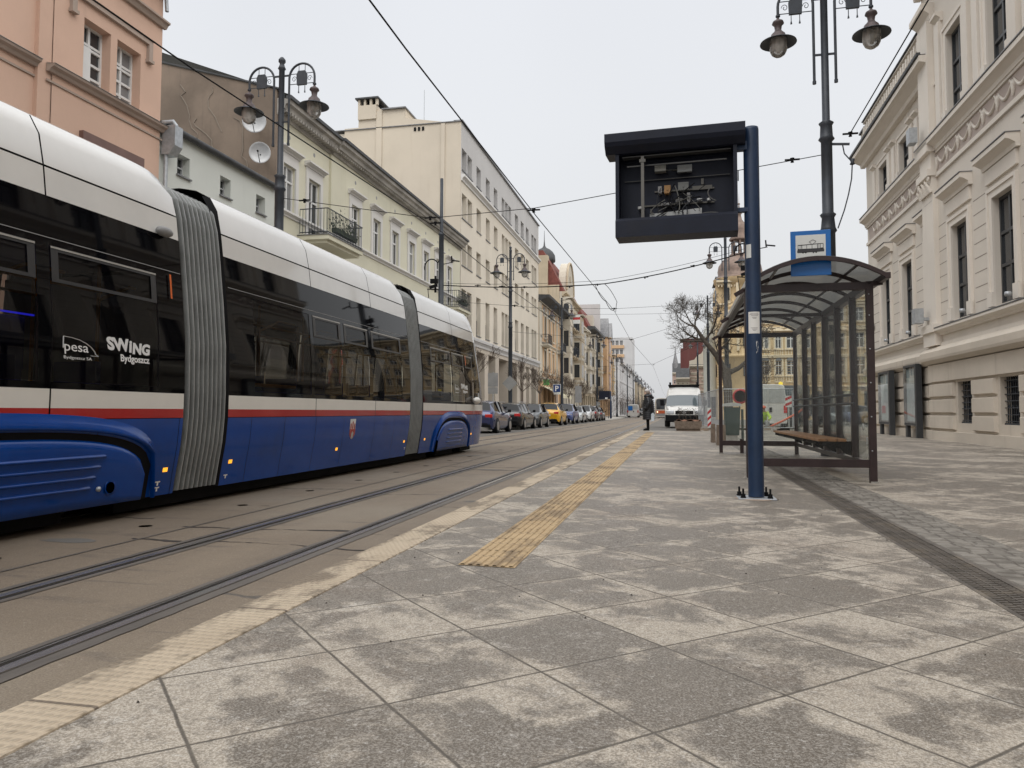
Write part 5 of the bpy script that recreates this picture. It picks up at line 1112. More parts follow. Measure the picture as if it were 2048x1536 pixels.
bx(F, Cr, 'chimney', M['cream_side'], (46.15, 48.2, -7.2, -5.9, 20.4, 21.35)); bx(F, Cr, 'chimney_cap', M['dark_sheet'], (46.0, 48.4, -7.35, -5.7, 21.75, 21.85)); bx(F, Cr, 'chimney_post', M['cream_side'], *[(46.15, 46.35, -7.2+k*.42, -7.05+k*.42, 21.35, 21.75) for k in range(4)], *[(47.9, 48.1, -7.2+k*.42, -7.05+k*.42, 21.35, 21.75) for k in range(4)]); bx(F, Cr, 'chimney_flue', M['black'], (46.5, 47.8, -7.0, -6.0, 21.35, 21.74))
bx(F, Cr, 'parapet_cap', M['zinc'], (46.1, 49, -5.5, -3.8, 20.95, 21.03)); bx(F, Cr, 'vent_hole', M['black'], *[(46.24, 46.27, -3.25+k*.28, -3.1+k*.28, 19.35, 19.6) for k in range(3)]); bx(F, Cr, 'pilaster', M['cream_side'], (46.2, 46.27, -5.9, -5.5, 8, 20.9), (46.2, 46.27, -1.35, -1.1, 8, 19.7))
m = MB(); m.tube([(X0-2.8, 47, 20.3), (X0-2.8, 47, 22.4)], .02, 5); m.build('antenna', M['galv'], Cr); bx(F, Cr, 'body', M['cream'], (46.4, 74.5, -9, -1.3, -.3, 19.6))
bx(F, Cr, 'end_wall', M['cream'], (74.57, 74.6, -9, 0, -.3, 19.7))
# ---------------------------------------------------------------- generic row houses
def house(name, label, F, u0, u1, H, mat, trim, floors, nwin, depth=10, roof=None, rh=0, gf='shop', arched=(), trimw=True, bal=(), win='win_dark', zbase=-.2, sidewall=None, group=None, fw='frame_grey'):
    P = root(name, label, 'building', (0, 0, 0), 0, group); L_ = u1-u0; st = (H-4.4-.9)/floors; ops = []
    for f in range(floors):
        z = 4.4+f*st
        for k in range(nwin):
            c = u0+L_*(k+.5)/nwin; w_ = min(1.1, L_/nwin*.42)/2; ops.append((c-w_, c+w_, z+.6, z+st-.75, f, k))
    g = [(u0+L_*k/nwin+.5, u0+L_*(k+1)/nwin-.5, .1, 3.3) for k in range(nwin)] if gf else []
    wall(F, P, u0, u1, zbase, H, [o[:4] for o in ops]+g, M[mat], 0, .3)
    for o in ops:
        window(F, P, *o[:4], -.24, fw, (.5,), (.66,), win, .06); a, b, z0, z1 = o[:4]
        if trimw: bx(F, P, 'window_surround', M[trim], (a-.16, a, 0, .06, z0, z1+.16), (b, b+.16, 0, .06, z0, z1+.16), (a, b, 0, .06, z1, z1+.16), (a-.25, b+.25, 0, .18, z1+.28, z1+.42), (a-.2, b+.2, 0, .12, z0-.15, z0))
        if o[4] in arched:
            m = MB(F); r_ = (b-a)/2; c = (a+b)/2; m.prism([(c-r_*cos(t), z1+r_*.8*sin(t)) for t in [pi*j/8 for j in range(9)]], .0, .012, 'y'); m.build('arched_head', M['win_dark'], P)
        if (o[4], o[5]) in bal: balcony(F, P, a-.6, b+.6, z0-.1, .9, trim, False)
    for o in g: window(F, P, *o, -.28, 'frame_dark', (.5,), (.75,), 'win_dark', .08, 'shop_window')
    ledge(F, P, u0-.02, u1+.05, mould(H-.55, H, 0, .6), M[trim], 'cornice'); ledge(F, P, u0, u1, mould(4.0, 4.4, 0, .25), M[trim], 'string_course')
    for f in range(1, floors): ledge(F, P, u0, u1, mould(4.25+f*st, 4.45+f*st, 0, .14), M[trim], 'string_course')
    bx(F, P, 'body', M[sidewall or mat], (u0+.02, u1-.02, -depth, -.33, zbase, H-.1)); bx(F, P, 'side_wall', M[sidewall or mat], (u0, u0+.02, -depth, 0, zbase, H)); bx(F, P, 'side_wall', M[sidewall or mat], (u1-.02, u1, -depth, 0, zbase, H))
    if roof:
        m = MB(F); t = rh*.45; r = [[(u0, .3, H), (u0, -t, H+rh), (u0, -depth, H+rh)], [(u1, .3, H), (u1, -t, H+rh), (u1, -depth, H+rh)]]; m.grid(r, False)
        for uu in (u0, u1): m.face([(uu, .3, H), (uu, -t, H+rh), (uu, -depth, H+rh), (uu, -depth, H)])
        m.build('roof', M[roof], P)
    else: bx(F, P, 'roof', M['dark_sheet'], (u0, u1, -depth, .55, H, H+.08))
    return P
B1 = house('apricot_house', 'apricot house with white end bays and a deep dark eaves, next after the cream block', F, 74.65, 90.6, 12.6, 'orange', 'ivory', 2, 6, 9, None, arched=(1, 0), win='win_dark')
bx(F, B1, 'end_bay', M['ivory'], (74.7, 76.0, 0, .12, 4.4, 12.0), (79.0, 79.4, 0, .12, 4.4, 12.0), (86.0, 86.4, 0, .12, 4.4, 12.0), (90.0, 90.6, 0, .12, 4.4, 12.0)); ledge(F, B1, 74.6, 90.8, [(0, 12.0), (.5, 12.3), (1.1, 12.45), (1.15, 12.7), (0, 12.75)], M['dark_sheet'], 'eaves')
bx(F, B1, 'attic_panel', M['inner_grey'], *[(75.2+2.2*k, 76.4+2.2*k, 0, .03, 10.9, 11.9) for k in range(7)])
Aw = MB(F); r = [[(u, .05, 3.5), (u, 2.0, 2.55), (u, 2.02, 2.25)] for u in (76.2, 84.6)]; Aw.grid(r, False); Aw.build('awning', plain('cream_awning', (.62, .58, .42), .8), B1, recalc=False)
bx(F, B1, 'green_sign', plain('green_shop_sign', (.12, .36, .1), .4), (75.2, 75.35, .4, 1.0, 3.5, 4.1))
B2 = house('gabled_tenement', 'ornate ivory tenement with a curved gable, red mansard and dark domed turret', F, 90.7, 106, 15.6, 'ivory', 'sand', 3, 6, 14, 'tile_red', 5.2, bal=((1, 2), (1, 3), (2, 4)), win='win_dark', fw='frame_white')
m = MB(F); g0, g1, zb = 93.2, 99.6, 15.6; c = (g0+g1)/2; pl = [(g0, zb)]+[(c-(g1-g0)/2*cos(t)**1 if abs(cos(t)) > 0 else c, zb+.6+3.9*sin(t)) for t in [pi*j/14 for j in range(15)]]+[(g1, zb)]
m.prism(pl, -.8, .25, 'y'); m.build('curved_gable', M['ivory'], B2)
m = MB(F); m.tube([(p[0], .28, p[1]) for p in pl[1:-1]], .16, 6); m.lathe([(.001, .3), (.5, .28)], (c, 18.0), 12, ax='y'); m.build('gable_moulding', M['sand'], B2)
bx(F, B2, 'fire_wall', M['sand'], (90.5, 90.7, -3.3, -.3, 12, 16.4), (90.3, 91.4, -3.4, -1.7, 12, 20.1)); bx(F, B2, 'pilaster', M['ivory'], (93.3, 93.9, 0, .3, 4.4, 15.0), (99.2, 99.8, 0, .3, 4.4, 15.0))
m = MB(); m.lathe([(1.15, 16), (1.15, 20.2), (1.45, 20.3), (1.45, 20.6), (1.4, 21.1), (1.1, 21.6), (.7, 21.95), (.3, 22.15), (.12, 22.4), (.05, 23.1), (.02, 24.4), (.001, 24.5)], (-16.5, 95.5), 12); m.build('domed_turret', M['dark_sheet'], B2)
B3 = house('bay_tenement', 'ivory and grey tenement with stacked bay windows and dark loggias', F, 106.1, 118, 13.4, 'sand', 'ivory', 3, 4, 10, 'tile_red', 2.6, bal=((0, 0), (1, 0)), fw='frame_white')
bx(F, B3, 'bay', M['ivory'], (111.5, 115.0, 0, 1.1, 3.6, 12.0), (111.2, 115.3, 0, 1.25, 7.1, 7.4), (111.2, 115.3, 0, 1.25, 10.2, 10.5)); bx(F, B3, 'bay_window', M['win_dark'], *[(111.9+1.6*k, 112.9+1.6*k, 1.1, 1.115, z, z+1.9) for k in range(2) for z in (4.6, 7.8)], *[(111.49, 111.5, .3, .8, z, z+1.9) for z in (4.6, 7.8)]); bx(F, B3, 'loggia', M['inner_grey'], *[(106.6+1.1*k, 107.3+1.1*k, 0, .02, 7.2, 9.0) for k in range(4)])
B4 = house('dormered_tenement', 'sand coloured tenement with dark eaves under a steep red roof with a dormer', F, 118.1, 136, 14.2, 'sand', 'ivory', 3, 6, 10, 'tile_red', 4.0)
bx(F, B4, 'party_wall', M['cream_grey'], (135.2, 136.1, -7, .3, 13, 20.3)); ledge(F, B4, 118, 136, [(0, 13.6), (1.2, 14.0), (1.2, 14.35), (0, 14.4)], M['dark_sheet'], 'eaves'); bx(F, B4, 'dormer', M['ivory'], (125, 127.5, -1.6, .1, 14.3, 17))
B5 = house('rust_bay_tenement', 'rust and ochre tenement with pointed bays and iron balconies, farthest of the tall left row', F, 136.2, 160, 13.6, 'orange', 'ochre', 3, 7, 10, 'zinc', 1.8, bal=((0, 2), (1, 2), (1, 4)))
for u in (138, 146): bx(F, B5, 'pointed_bay', M['orange'], (u, u+3, 0, 1.3, 4.0, 14.6)); m = MB(F); m.prism([(u-.3, 14.6), (u+3.3, 14.6), (u+1.5, 18.2)], -.4, 1.5, 'y'); m.build('bay_roof', M['zinc'], B5)
def oriel(P, u0, u1, z0, z1, dp, mat, trim, n_=3):
    bx(F, P, 'oriel', M[mat], (u0, u1, 0, dp, z0, z1)); ledge(F, P, u0-.1, u1+.1, mould(z1, z1+.35, 0, dp+.3), M[trim], 'oriel_cornice'); ledge(F, P, u0-.05, u1+.05, [(0, z0-.7), (dp*.4, z0-.4), (dp+.1, z0-.1), (dp+.1, z0), (0, z0)], M[trim], 'oriel_base')
    h = (z1-z0)/n_
    for k in range(n_):
        z = z0+k*h; bx(F, P, 'oriel_window', M['win_dark'], (u0-.012, u0-.002, dp*.2, dp*.8, z+h*.28, z+h*.85)); bx(F, P, 'oriel_window', M['win_dark'], (u0+(u1-u0)*.15, u0+(u1-u0)*.42, dp, dp+.01, z+h*.28, z+h*.85)); bx(F, P, 'oriel_window', M['win_dark'], (u0+(u1-u0)*.58, u0+(u1-u0)*.85, dp, dp+.01, z+h*.28, z+h*.85))
        bx(F, P, 'oriel_band', M[trim], (u0-.06, u1+.06, 0, dp+.06, z+h*.05, z+h*.16)); bx(F, P, 'oriel_frame', M[trim], (u0-.03, u0-.0, dp*.1, dp*.2, z+h*.25, z+h*.9), (u0-.03, u0-.0, dp*.8, dp*.9, z+h*.25, z+h*.9), (u0-.03, u0, dp*.2, dp*.8, z+h*.85, z+h*.92))
oriel(B2, 91.0, 93.0, 4.6, 14.6, 1.0, 'ivory', 'ivory'); oriel(B2, 100.4, 103.2, 4.6, 13.6, 1.2, 'sand', 'ivory'); oriel(B3, 106.6, 108.8, 4.6, 12.2, .9, 'ivory', 'ivory')
oriel(B4, 119.5, 122.5, 4.4, 12.8, 1.1, 'ivory', 'ivory'); oriel(B4, 129.5, 132.5, 4.4, 13.2, 1.1, 'sand', 'ivory'); oriel(B5, 141.5, 144, 4.4, 14.5, 1.5, 'rose', 'ochre'); oriel(B5, 151, 155, 4.4, 12, 1.5, 'ochre', 'ivory')
for uu in (94.5, 97.6): balcony(F, B2, uu, uu+2.0, 8.0, 1.0, 'sand', False); balcony(F, B2, uu, uu+2.0, 11.6, 1.0, 'sand', False)
for uu, zz in ((76.0, 7.9), (86.6, 7.9)): balcony(F, B1, uu, uu+2.6, zz, .8, 'ivory', False)
for uu in (124.2, 137.5, 148): balcony(F, B4 if uu < 130 else B5, uu, uu+2.2, 8.2, 1.2, 'sand', False)
house('white_block', 'plain white low block beyond the left tram stop', frame('L', -13.2), 184, 250, 13.0, 'far_white', 'cream_grey', 2, 10, 12, trimw=False, win='win_grey')
FT = frame('F', -22.8, 250); P = root('tower_block', 'distant white tower block with orange balcony bands', 'building', (0, 0, 0)); wall(FT, P, 0, 9.2, -.3, 25.5, [(.8+1.4*k, 1.8+1.4*k, 2+3*j, 3.5+3*j) for k in range(4) for j in range(8)], M['far_white'], 0, .3)
bx(FT, P, 'balcony_band', M['orange'], *[(.6, 6.4, 0, .5, .9+3*j, 1.9+3*j) for j in range(8)]); bx(FT, P, 'pane', M['win_grey'], *[(.8+1.4*k, 1.8+1.4*k, -.32, -.3, 2+3*j, 3.5+3*j) for k in range(4) for j in range(8)]); bx(FT, P, 'body', M['far_white'], (0, 9.2, -12, -.35, -.3, 25.4))
house('distant_row_house', 'dim grey-roofed houses closing the left side far away', frame('L', -13.0), 262, 330, 11, 'sand', 'ivory', 2, 12, 10, 'dark_sheet', 3.4, trimw=False); house('distant_row_house', 'farthest brownish house at the vanishing point on the left', frame('L', -12.5), 335, 420, 9.5, 'rose', 'ivory', 2, 12, 10, 'brick_red', 3, trimw=False)
# ---------------------------------------------------------------- yellow palace with domed corner tower
FY = frame('F', 0, 105); PY_ = root('yellow_palace', 'ornate yellow palace tenement with a domed corner tower seen through the shelter', 'building')
cs = [8.3, 11.7, 13.5, 15.1, 17.0, 19.4, 21.2, 23.6, 25.4, 27.4, 29.8, 31.6, 33.4, 35.8, 37.6, 40, 42, 44]; ops = []
for k, c in enumerate(cs):
    w_ = .58 if k % 3 != 2 else .40
    ops += [(c-w_, c+w_, 5.75, 7.7), (c-w_, c+w_, 9.3, 11.25), (c-w_, c+w_, 12.8, 14.6), (c-w_, c+w_, 16.1, 17.5)]
gf_ = [(6.6+2.9*k, 8.6+2.9*k, 0, 3.6) for k in range(13)]
wall(FY, PY_, 5.6, 48, -.2, 18.6, ops+gf_, M['ochre'], 0, .3)
for o in ops:
    window(FY, PY_, *o, -.2, 'frame_white', (.5,), (.66,), None, .1); a, b, z0, z1 = o; fl_ = int((z0-5)/3.4)
    bx(FY, PY_, 'window_surround', M['ochre_trim'], (a-.2, a, 0, .12, z0-.1, z1+.2), (b, b+.2, 0, .12, z0-.1, z1+.2), (a, b, 0, .12, z1, z1+.2), (a-.32, b+.32, 0, .34, z1+.38, z1+.52), (a-.26, b+.26, 0, .22, z0-.2, z0-.08))
    c = (a+b)/2; r_ = (b-a)/2
    if fl_ == 0: m = MB(FY); m.prism([(c-r_*cos(t), z1+r_*.9*sin(t)) for t in [pi*j/8 for j in range(9)]], .12, .14, 'y'); m.build('arched_head', M['win_grey'], PY_)
    if fl_ == 1: m = MB(FY); m.prism([(a-.32, z1+.52), (b+.32, z1+.52), (c, z1+.95)], 0, .3, 'y'); m.build('pediment', M['ochre_trim'], PY_)
    if fl_ < 2: m = MB(FY); [m.lathe([(.04, z0-.85), (.09, z0-.65), (.04, z0-.4), (.06, z0-.2)], (a-.1+(b-a+.2)*j/4, .12), 6) for j in range(5)]; m.box(a-.2, b+.2, .02, .2, z0-.98, z0-.86); m.build('balustrade', M['ochre_trim'], PY_)
for o in gf_: window(FY, PY_, *o, -.25, 'frame_dark', (.5,), (.75,), 'win_dark', .1, 'shop_window')
m = MB(FY)
for j in range(11): m.box(5.6, 48, .001, .03, 4.5+j*.34, 4.55+j*.34)
m.build('rusticated_joint', plain('ochre_joint', (.33, .22, .11), .9), PY_)
for z0, z1, d_ in ((3.9, 4.3, .4), (8.1, 8.45, .35), (11.9, 12.15, .3), (15.1, 15.5, .4), (18.0, 18.6, .8)): ledge(FY, PY_, 5.6, 48, mould(z0, z1, 0, d_), M['ochre_trim'], 'string_course')
for x in (9.9, 16.05, 22.4, 28.6, 34.6): bx(FY, PY_, 'pilaster', M['ochre_trim'], (x-.22, x+.22, 0, .25, 8.45, 18.0)); m = MB(FY); m.lathe([(.001, .3), (.28, .2), (.3, 0)], (x, 15.3), 10, ax='y'); m.lathe([(.001, .3), (.25, .2), (.25, 0)], (x, 12.0), 10, ax='y'); m.build('rosette', M['ochre_trim'], PY_)
m = MB(FY); u = 5.8
while u < 47: m.box(u, u+.16, .1, .62, 17.72, 18.0); u += .42
m.build('cornice_bracket_row', M['ochre_trim'], PY_)
m = MB(FY); m.grid([[(5.6, .5, 18.6), (5.6, -2, 19.6), (5.6, -12, 19.6)], [(48, .5, 18.6), (48, -2, 19.6), (48, -12, 19.6)]], False); m.build('roof', M['dark_sheet'], PY_)
bx(FY, PY_, 'body', M['ochre'], (5.7, 48, -12, -.35, -.2, 18.5))
m = MB(); c = (8.9, 107.3); m.lathe([(3.3, -.2), (3.3, 8.0), (3.6, 8.2), (3.6, 8.5), (3.2, 8.6), (3.2, 14.6), (3.5, 14.9), (3.5, 15.3), (3.0, 15.5), (3.0, 18.2), (3.5, 18.5), (3.6, 19.1)], c, 16); m.build('corner_tower', M['ochre'], PY_)
m = MB()
for j in range(12):
    a = -2.9+j*.38; m.bar((c[0]+3.1*cos(a), c[1]+3.1*sin(a), 15.5), (c[0]+3.1*cos(a), c[1]+3.1*sin(a), 18.2), .4, .4); m.bar((c[0]+3.35*cos(a), c[1]+3.35*sin(a), 9), (c[0]+3.35*cos(a), c[1]+3.35*sin(a), 14.6), .35, .35)
m.build('tower_column', M['ochre_trim'], PY_)
for z in (5.6, 9.6, 12.4, 15.9):
    for a in (-2.2, -1.45, -.8, -2.9): m = MB(); p = (c[0]+3.34*cos(a), c[1]+3.34*sin(a)); m.bar((*p, z), (*p, z+1.7), .8, .12, upv=(cos(a), sin(a), 0)); m.build('tower_window', M['win_dark'], PY_)
m = MB(); m.lathe([(3.6, 19.1), (3.3, 19.3), (2.9, 19.5), (3.0, 20.2), (2.85, 21.0), (2.3, 21.8), (1.5, 22.3), (1.1, 22.5)], c, 20); m.lathe([(1.35, 24.6), (1.4, 24.8), (.9, 25.4), (1.1, 26.0), (.9, 26.8), (.4, 27.5), (.25, 28.2), (.42, 28.4), (.16, 28.7), (.06, 29.6), (.2, 29.7), (.04, 29.9), (.001, 31.4)], c, 16); m.build('dome', M['copper'], PY_)
m = MB(); [m.bar((c[0]+1.0*cos(a), c[1]+1.0*sin(a), 22.4), (c[0]+1.0*cos(a), c[1]+1.0*sin(a), 24.6), .22) for a in [2*pi*j/8 for j in range(8)]]; m.lathe([(1.35, 22.3), (1.35, 22.6)], c, 16); m.build('cupola_column', M['copper'], PY_)
# right-hand row beyond the palace
RH = house('turret_house', 'pale grey-green narrow house with a turret left of the yellow palace', frame('F', 4.6, 112), 0, 3.2, 11.6, 'mint', 'ivory', 3, 2, 10, 'tile_red', 1.5, fw='frame_white')
m = MB(); m.lathe([(1.0, 3), (1.0, 11.2), (1.15, 11.4), (.9, 12.6), (.3, 14), (.001, 15.5)], (5.0, 111.4), 12); m.build('turret', M['mint'], RH)
RG = house('gabled_pink_house', 'dusty pink house with white window frames and a stepped white gable', frame('F', 2.35, 128), 0, 3.3, 8.6, 'rose', 'ivory', 3, 2, 12, None, fw='frame_white'); m = MB(frame('F', 2.35, 128)); m.prism([(0, 8.6), (3.3, 8.6), (3.3, 11.6), (2.5, 11.4), (1.9, 10.5), (1.3, 10.2), (.8, 9.5), (0, 9.3)], -.6, .2, 'y'); m.build('gable', M['ivory'], RG)
RB = root('red_gable_house', 'windowless dark red gable wall standing above the pink house', 'building'); m = MB(); y = 142
m.prism([(1.05, -.2), (1.05, 12.6), (1.55, 12.6), (1.55, 14.3), (5.6, 14.4), (8, 12.8), (8, -.2)], y, y+8); m.build('gable_wall', M['brick_red'], RB)
m = MB(); m.prism([(1.0, 14.3), (5.6, 14.42), (5.6, 14.55), (1.5, 14.45)], y-.1, y+8); m.build('coping', M['far_white'], RB)
RC = house('rose_house', 'dusty rose house with dark windows left of the pink house, over the white van', frame('F', .15, 125), 0, 2.15, 6.4, 'rose', 'ivory', 3, 3, 12, 'dark_sheet', 1.6, fw='frame_white')
m = MB(); m.lathe([(.7, 9), (.7, 11.4), (.5, 12.6), (.2, 14), (.001, 16)], (.1, 176), 10); m.build('spire', M['zinc'], house('distant_right_house', 'far right-hand house with a thin grey spire', frame('F', -.6, 175), 0, 3, 9.8, 'rose', 'ivory', 2, 3, 12, 'dark_sheet', 2.2, trimw=False))
RT = root('distant_tower', 'hazy pale blue-grey tower block at the vanishing point', 'building'); FT = frame('F', -1.5, 420); wall(FT, RT, 0, 5.5, -.3, 20.9, [(.4+1.3*k, 1.2+1.3*k, 2+3*j, 3.4+3*j) for k in range(4) for j in range(7)], M['cream_grey'], 0, .4); bx(FT, RT, 'pane', M['win_grey'], *[(.4+1.3*k, 1.2+1.3*k, -.42, -.4, 2+3*j, 3.4+3*j) for k in range(4) for j in range(7)]); bx(FT, RT, 'body', M['cream_grey'], (0, 5.5, -10, -.45, -.3, 23.9))
# ================================================================== CARS
CT = {  # stations: y, half width, sill z, belt z, roof z, half roof width
 'hatch': [(-2.14, .70, .42, .70, .70, .60), (-2.08, .82, .27, .93, .93, .70), (-1.98, .86, .21, 1.0, 1.03, .74), (-1.62, .89, .2, 1.0, 1.40, .60), (-1.0, .9, .2, .98, 1.47, .63), (-.1, .9, .2, .95, 1.49, .65), (.42, .9, .2, .93, 1.44, .63), (1.18, .89, .2, .93, .96, .76), (1.7, .86, .2, .86, .88, .70), (2.05, .78, .24, .72, .74, .62), (2.14, .62, .4, .6, .6, .5)],
 'estate': [(-2.38, .72, .42, .70, .70, .60), (-2.32, .84, .27, .95, .95, .74), (-2.22, .88, .21, 1.0, 1.03, .76), (-1.95, .90, .2, 1.0, 1.38, .62), (-1.2, .91, .2, .98, 1.47, .64), (-.1, .91, .2, .95, 1.49, .65), (.45, .91, .2, .93, 1.44, .63), (1.2, .90, .2, .93, .96, .76), (1.85, .87, .2, .86, .88, .70), (2.25, .78, .24, .72, .74, .62), (2.36, .62, .4, .6, .6, .5)],
 'suv': [(-2.18, .72, .48, .80, .80, .64), (-2.12, .86, .30, 1.05, 1.05, .74), (-2.02, .9, .26, 1.1, 1.13, .77), (-1.62, .92, .25, 1.1, 1.55, .62), (-1.0, .93, .25, 1.08, 1.63, .65), (-.1, .93, .25, 1.05, 1.64, .66), (.40, .93, .25, 1.03, 1.58, .64), (1.10, .92, .25, 1.03, 1.06, .78), (1.7, .90, .25, .98, 1.0, .74), (2.08, .82, .3, .86, .88, .66), (2.17, .66, .45, .7, .7, .55)]}
def car(kind, label, paint, loc, rz=0, rails=False):
    S_ = CT[kind]; C_ = root('parked_car', label, 'car', loc, rz, 'cars parked along the left kerb'); rows = []
    for y, w, zs, zb, zr, wr in S_:
        h = zr-zb
        r = [(w*.93, y, zs), (w, y, zs+.12), (w*1.005, y, (zs+zb)*.52), (w*.965, y, zb-.02), (w*.94, y, zb), (wr*1.0, y, zr-.05 if h > .1 else zr-.01), (wr*.86, y, zr-.005), (wr*.4, y, zr+.02), (0, y, zr+.026)]
        rows.append(r+[(-a, b, c) for a, b, c in r[-2::-1]])
    b = MB(); g = MB(); n_ = len(rows[0])
    for i in range(len(rows)-1):
        hi, hj = S_[i][4]-S_[i][3] > .2, S_[i+1][4]-S_[i+1][3] > .2
        for k in range(n_-1):
            kk = min(k, n_-2-k); q = [rows[i][k], rows[i][k+1], rows[i+1][k+1], rows[i+1][k]]
            gl = (hi and hj and kk == 4) or (hi != hj and kk >= 5)
            (g if gl else b).face(q, True)
    for r in (rows[0], rows[-1]): b.face(r, False)
    body = b.build('body', paint, C_, weld=True); g.build('window_glass', M['car_glass'], C_, weld=True)
    m = MB(); hl = S_[-1][0]; wf, wr_ = (hl-.85), -(hl-.85)
    for y in (S_[4][0]+.2, S_[5][0]-.05):        # pillars
        for s in (1, -1): m.bar((s*(S_[5][1]*.945), y, S_[5][3]-.02), (s*S_[5][5], y, S_[5][4]-.05), .07, .02, upv=(0, 1, 0))
    if rails:
        for s in (1, -1): m.tube([(s*.62, -1.6, S_[4][4]-.02), (s*.62, -1.5, S_[4][4]+.05), (s*.62, .2, S_[4][4]+.06), (s*.62, .35, S_[4][4]-.0)], .018, 6)
    m.build('pillar_trim', M['black'] if not rails else M['steel'], body)
    for y in (wf, wr_):
        for s in (1, -1):
            w_ = S_[5][1]
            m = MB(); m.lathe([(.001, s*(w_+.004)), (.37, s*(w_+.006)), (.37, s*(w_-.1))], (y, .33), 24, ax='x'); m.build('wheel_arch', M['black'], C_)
            m = MB(); m.lathe([(.20, s*(w_+.02)), (.30, s*(w_+.03)), (.325, s*(w_-.02)), (.325, s*(w_-.2))], (y, .325), 24, ax='x'); wh = m.build('wheel', M['tyre'], C_)
            m = MB()
            for k in range(10): a = 2*pi*k/10; m.bar((s*(w_+.02), y+.03*cos(a), .325+.03*sin(a)), (s*(w_+.015), y+.19*cos(a), .325+.19*sin(a)), .045, .01, upv=(1, 0, 0))
            m.lathe([(.185, s*(w_+.018)), (.21, s*(w_+.024)), (.205, s*(w_+.03))], (y, .325), 20, ax='x'); m.build('rim', M['rim'], wh)
            m = MB(); m.lathe([(.001, s*(w_+.0065)), (.2, s*(w_+.0065))], (y, .325), 20, ax='x'); m.build('hub_shadow', M['black'], wh)
    R0, F0 = S_[1], S_[-2]
    for s in (1, -1):
        m = MB(); zz = R0[3]-.12; m.box(s*.50, s*.83, R0[0]-.05, R0[0]+.25, zz-.10, zz+.06); m.build('tail_light', M['tail'], C_, bevel=.02)
        m = MB(); zz = F0[3]-.08; m.prism([(s*.42, zz-.03), (s*.80, zz-.05), (s*.83, zz+.05), (s*.45, zz+.04)], F0[0]-.25, F0[0]+.035, 'y'); m.build('headlight', M['headlight'], C_)
        m = MB(); y = S_[6][0]+.35; zb = S_[6][3]; m.box(s*(w_+.02), s*(w_+.17), y-.05, y+.06, zb+.02, zb+.16); m.bar((s*(w_-.08), y, zb+.02), (s*(w_+.08), y, zb+.06), .04); m.build('wing_mirror', M['black'], C_, bevel=.02)
    m = MB(); m.box(-.26, .26, S_[0][0]-.02, S_[0][0]+.03, .68, .79); m.box(-.26, .26, S_[-1][0]-.03, S_[-1][0]+.02, .42, .53); m.build('number_plate', M['plate'], C_)
    m = MB(); m.box(-.45, .45, F0[0]-.02, F0[0]+.075, F0[3]-.17, F0[3]-.06); m.box(-.6, .6, F0[0]+.02, F0[0]+.09, .28, .38); m.box(-.75, .75, R0[0]-.045, R0[0]+.02, .27, .42); m.box(-.62, .62, S_[0][0]-.01, S_[0][0]+.02, .44, .47); m.build('grille_and_bumper', M['black'], C_)
    return C_
def paint(n, c, r=.18, m=.3): return plain(n, c, r, m, .05, 2, Coat_Weight=.6)
cx = -8.98; kw = dict()
car('hatch', 'blue hatchback seen from behind, nearest the tram end', paint('blue_car_paint', (.022, .035, .11)), (cx+.1, 34.9, RZ))
car('estate', 'black estate car with roof rails and red tail lamps, beside the blue hatchback', paint('black_car_paint', (.02, .02, .022)), (cx, 41.9, RZ), 0, True)
car('hatch', 'dark grey hatchback facing the camera between the black estate and the yellow car', paint('grey_car_paint', (.05, .055, .06)), (cx, 46.9, RZ), pi)
car('suv', 'bright yellow crossover seen from behind under the parking sign', paint('yellow_car_paint', (.62, .33, .015), .2, .1), (cx, 55.2, RZ))
car('suv', 'blue off-roader facing the camera behind the yellow car', paint('navy_car_paint', (.05, .075, .20)), (cx, 62.2, RZ), pi)
car('hatch', 'silver hatchback facing the camera, between the blue and the white cars', paint('silver_car_paint', (.45, .47, .47)), (cx, 68.6, RZ), pi)
car('suv', 'white off-roader facing the camera behind the silver hatchback', paint('white_car_paint', (.55, .56, .56)), (cx, 75, RZ), pi, True)
car('suv', 'dark red-brown car second from the far end of the parked row', paint('maroon_car_paint', (.07, .045, .045)), (cx, 81.5, RZ))
car('hatch', 'dark hatchback last in the parked row before the tram stop island', paint('dark_car_paint', (.03, .032, .04)), (cx, 87.2, RZ))
for k, (x, y, c_, lb) in enumerate(((17.2, 62, (.42, .44, .46), 'silver car parked across the square, seen through the middle shelter panes'), (21.5, 63, (.5, .5, .5), 'pale car parked at the right of the square row, behind the shelter'), (13.2, 64, (.07, .08, .1), 'dark car parked at the left of the square row, behind the works van'))):
    o = car('hatch', lb, paint('square_car_paint', c_), (x, y, -.13), pi/2+.05*k); o['group'] = 'cars parked on the square'
